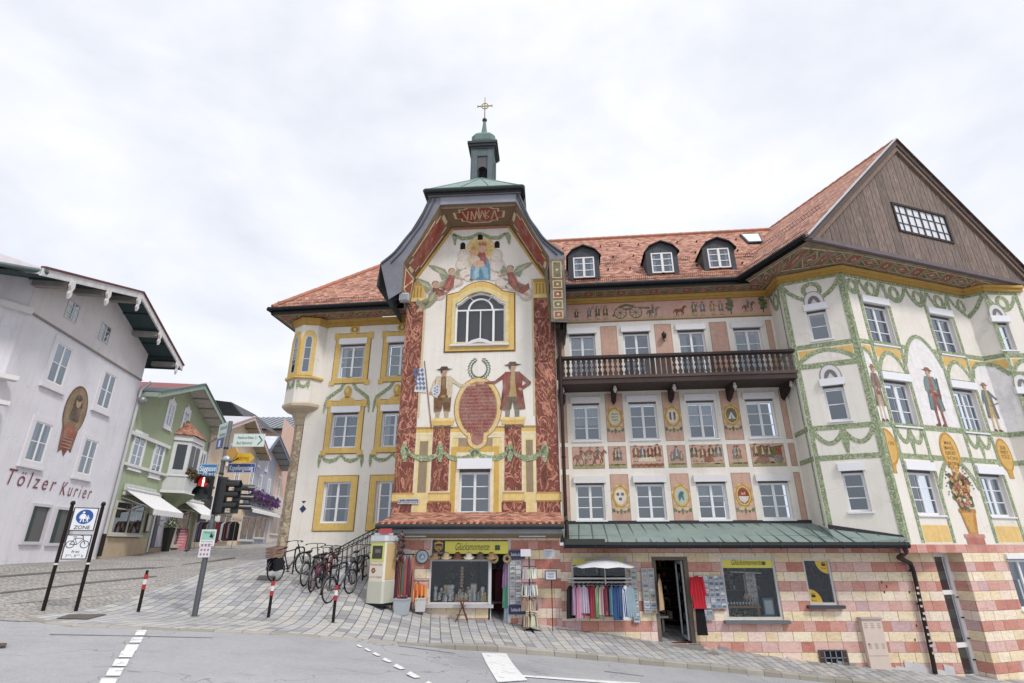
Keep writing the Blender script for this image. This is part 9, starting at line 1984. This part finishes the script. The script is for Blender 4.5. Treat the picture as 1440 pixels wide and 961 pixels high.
    if crate:
        k=MB(); x=X0-.05
        for (cx,cy,sx,sy) in ((x-.2,0,.02,.3),(x+.2,0,.02,.3),(x,-.15,.4,.02),(x,.15,.4,.02)):
            for z in (.76,.86,.96): k.box((cx,cy,z),(sx,sy,.07),(150,120,104))
        k.box((x,0,.72),(.4,.3,.02),(130,100,84)); text(k,'ÄPFEL',PL(x,-.163,90),0,.86,.1,.002,(110,50,50),width=.28); LP(k,'crate',WOOD,t)
        for y in (-.13,.13): k=MB(); k.box((x+.02,y,.5),(.3,.1,.34),(34,36,44)); LP(k,'pannier',FABRIC,t)
bicycle((393,817),(421,809),(30,30,34),'black electric bicycle with wooden crate, leftmost of the parked bicycles',crate=True)
bicycle((429,824),(447,812),(70,84,70),'dark green bicycle second from the left among the parked bicycles',step=True)
bicycle((438,833),(455,818),(120,60,110),'purple bicycle leaning in the second hoop of the bicycle stands',rim=(190,110,150))
bicycle((448,829),(470,814),(120,44,54),'dark red bicycle with front basket before the stair railing',basket=True,step=True)
bicycle((464,848),(491,836),(54,64,96),'dark blue framed bicycle parked nearest to the camera behind a bollard',rim=(180,180,184))
bicycle((496,822),(513,812),(40,40,44),'black bicycle half hidden behind the vending machine',step=True)
def hoop(px0,px1,lab,h=.85):
    a=gp(*px0);b=gp(*px1); d=(b-a); d[2]=0; l=d.length; d.normalize(); k=MB(); pts=[a-Vector((0,0,.1))]
    pts.append(a+Vector((0,0,h-.12)))
    for i in range(1,6): t_=pi/2*i/5; pts.append(a+d*(.12*(1-math.cos(t_)))+Vector((0,0,h-.12+.12*math.sin(t_))))
    q=a+d*.62
    for i in range(0,6): t_=pi/2*i/5; pts.append(q-d*.12+d*(.12*math.sin(t_))+Vector((0,0,h-.12+.12*math.cos(t_))))
    pts.append(q-Vector((0,0,.15))); k.path(pts,.024,8,(38,38,42)); solo(k,'bicycle_stand',METAL,lab,'bicycle stand',a,'bicycle hoops')
hoop((411,808),(422,803),'dark metal hoop behind the black electric bicycle',.8); hoop((436,829),(450,820),'dark metal hoop holding the dark green bicycle'); hoop((451,838),(464,828),'dark metal hoop between the purple and the dark red bicycle'); hoop((473,838),(486,828),'dark metal hoop beside the dark blue framed bicycle'); hoop((500,824),(512,816),'dark metal hoop left of the vending machine')
# ---- stairs with railing against the left wing
stp=thing('outdoor_stairs','pale stone stairs with a black latticed iron railing rising along the left wing','stairs',tuple(W.P(-1.6,.9,1.6)))
SW=W.sh(2.1)
pb_=SW.uv(452,812); pt_=SW.uv(545,757); u0_,u1_=pb_[0],pt_[0]; r0_=SW.uv(447,787);r1_=SW.uv(537,739); sl0=(r1_[1]-r0_[1])/(r1_[0]-r0_[0]); zb_=r0_[1]+(u0_-r0_[0])*sl0-1.0; zt_=zb_+(u1_-u0_)*sl0; n=14
k=MB()
for i in range(n):
    a=u0_+(u1_-u0_)*i/n; b=u0_+(u1_-u0_)*(i+1)/n; z=zb_+(zt_-zb_)*(i+1)/n; k.wbox(SW,a,b+.02,-1.0,z,-1.2,-.02,(190,184,174))
k.build('steps',STONE,stp); k=MB(); k.prism(SW,[(u0_-.1,-1.),(u1_,-1.),(u1_,zt_+.1),(u0_-.1,zb_+.02)],-.02,.12,(206,196,184)); k.build('stringer',PLAST,stp)
k=MB(); rail=lambda o:[SW.P(u0_-.3,zb_+o-.3*sl0,.05),SW.P(u1_+.3,zt_+o+.3*sl0,.05)]
for o in (1.0,.82,.3,.14):
    a,b=rail(o); k.tube(a,b,.02 if o==1. else .011,n=6,col=(36,36,40))
N=17
for i in range(N+1):
    t_=i/N; a,b=rail(.14); c,d_=rail(1.0); k.tube(a.lerp(b,t_),c.lerp(d_,t_),.011,n=5,col=(36,36,40))
a,b=rail(.56); k.tube(a,b,.009,n=5,col=(36,36,40))
for i in range(N): 
    a,b=rail(.9); p=a.lerp(b,(i+.5)/N); k.torus(p,.06,.007,SW.n,10,4,(36,36,40))
a,b=rail(1.0); k.tube(a-Vector((0,0,1.1)),a,.02,n=6,col=(36,36,40)); k.build('railing',METAL,stp)
k=MB(); a,b=rail(1.0); SW2=SW.sh(-1.1)
for o in (1.0,.14): k.tube(SW2.P(u0_-.3,zb_+o,.05),SW2.P(u1_+.3,zt_+o+.2,.05),.016,n=6,col=(36,36,40))
for i in range(N+1): t_=i/N; p=SW2.P(u0_-.3,zb_,.05).lerp(SW2.P(u1_+.3,zt_+.2,.05),t_); k.tube(p+Vector((0,0,.14)),p+Vector((0,0,1.)),.009,n=4,col=(36,36,40))
k.build('railing',METAL,stp)
# ---- pigeon, covers
p=gp(262,779); t=thing('pigeon','dark pigeon walking on the cobbles before the green house','pigeon',tuple(p),rz=R(20)); k=MB()
prof_=[(-.17,.13,.004),(-.12,.14,.02),(-.06,.15,.045),(.0,.16,.055),(.06,.18,.048),(.09,.22,.03),(.1,.26,.026),(.12,.29,.028),(.15,.29,.012),(.18,.28,.003)]
for (x0,z0_,r0),(x1,z1_,r1) in zip(prof_,prof_[1:]): k.tube((x0,0,z0_),(x1,0,z1_),r0,r1,8,(74,80,92),cap=False)
LP(k,'body',MATTE,t); k=MB(); 
for y in(-.02,.02): k.tube((.01,y,.12),(.02,y,0),.006,n=4,col=(150,90,80)); k.box((.035,y,.004),(.05,.02,.006),(150,90,80))
LP(k,'legs',MATTE,t)
def cover(quad,lab,col,bars=0):
    k=MB(); gsheet(k,quad,.035,col,4)
    solo_=k.build('ground_cover',METAL,None,origin=gp(*quad[0])); tag(solo_,lab,'cover'); return solo_
cover([(78,872.5),(122,873.5),(150,866),(96,866.5)],'long rectangular cast iron cover set in the slabs under the zone sign',(116,104,92))
cover([(360,817),(386,818),(388,812),(364,811)],'dark square grating in the slabs left of the parked bicycles',(70,62,54)); cover([(-3,913),(8,912),(9,908),(-3,908)],'round rusty manhole cover at the left edge of the asphalt',(110,80,68))
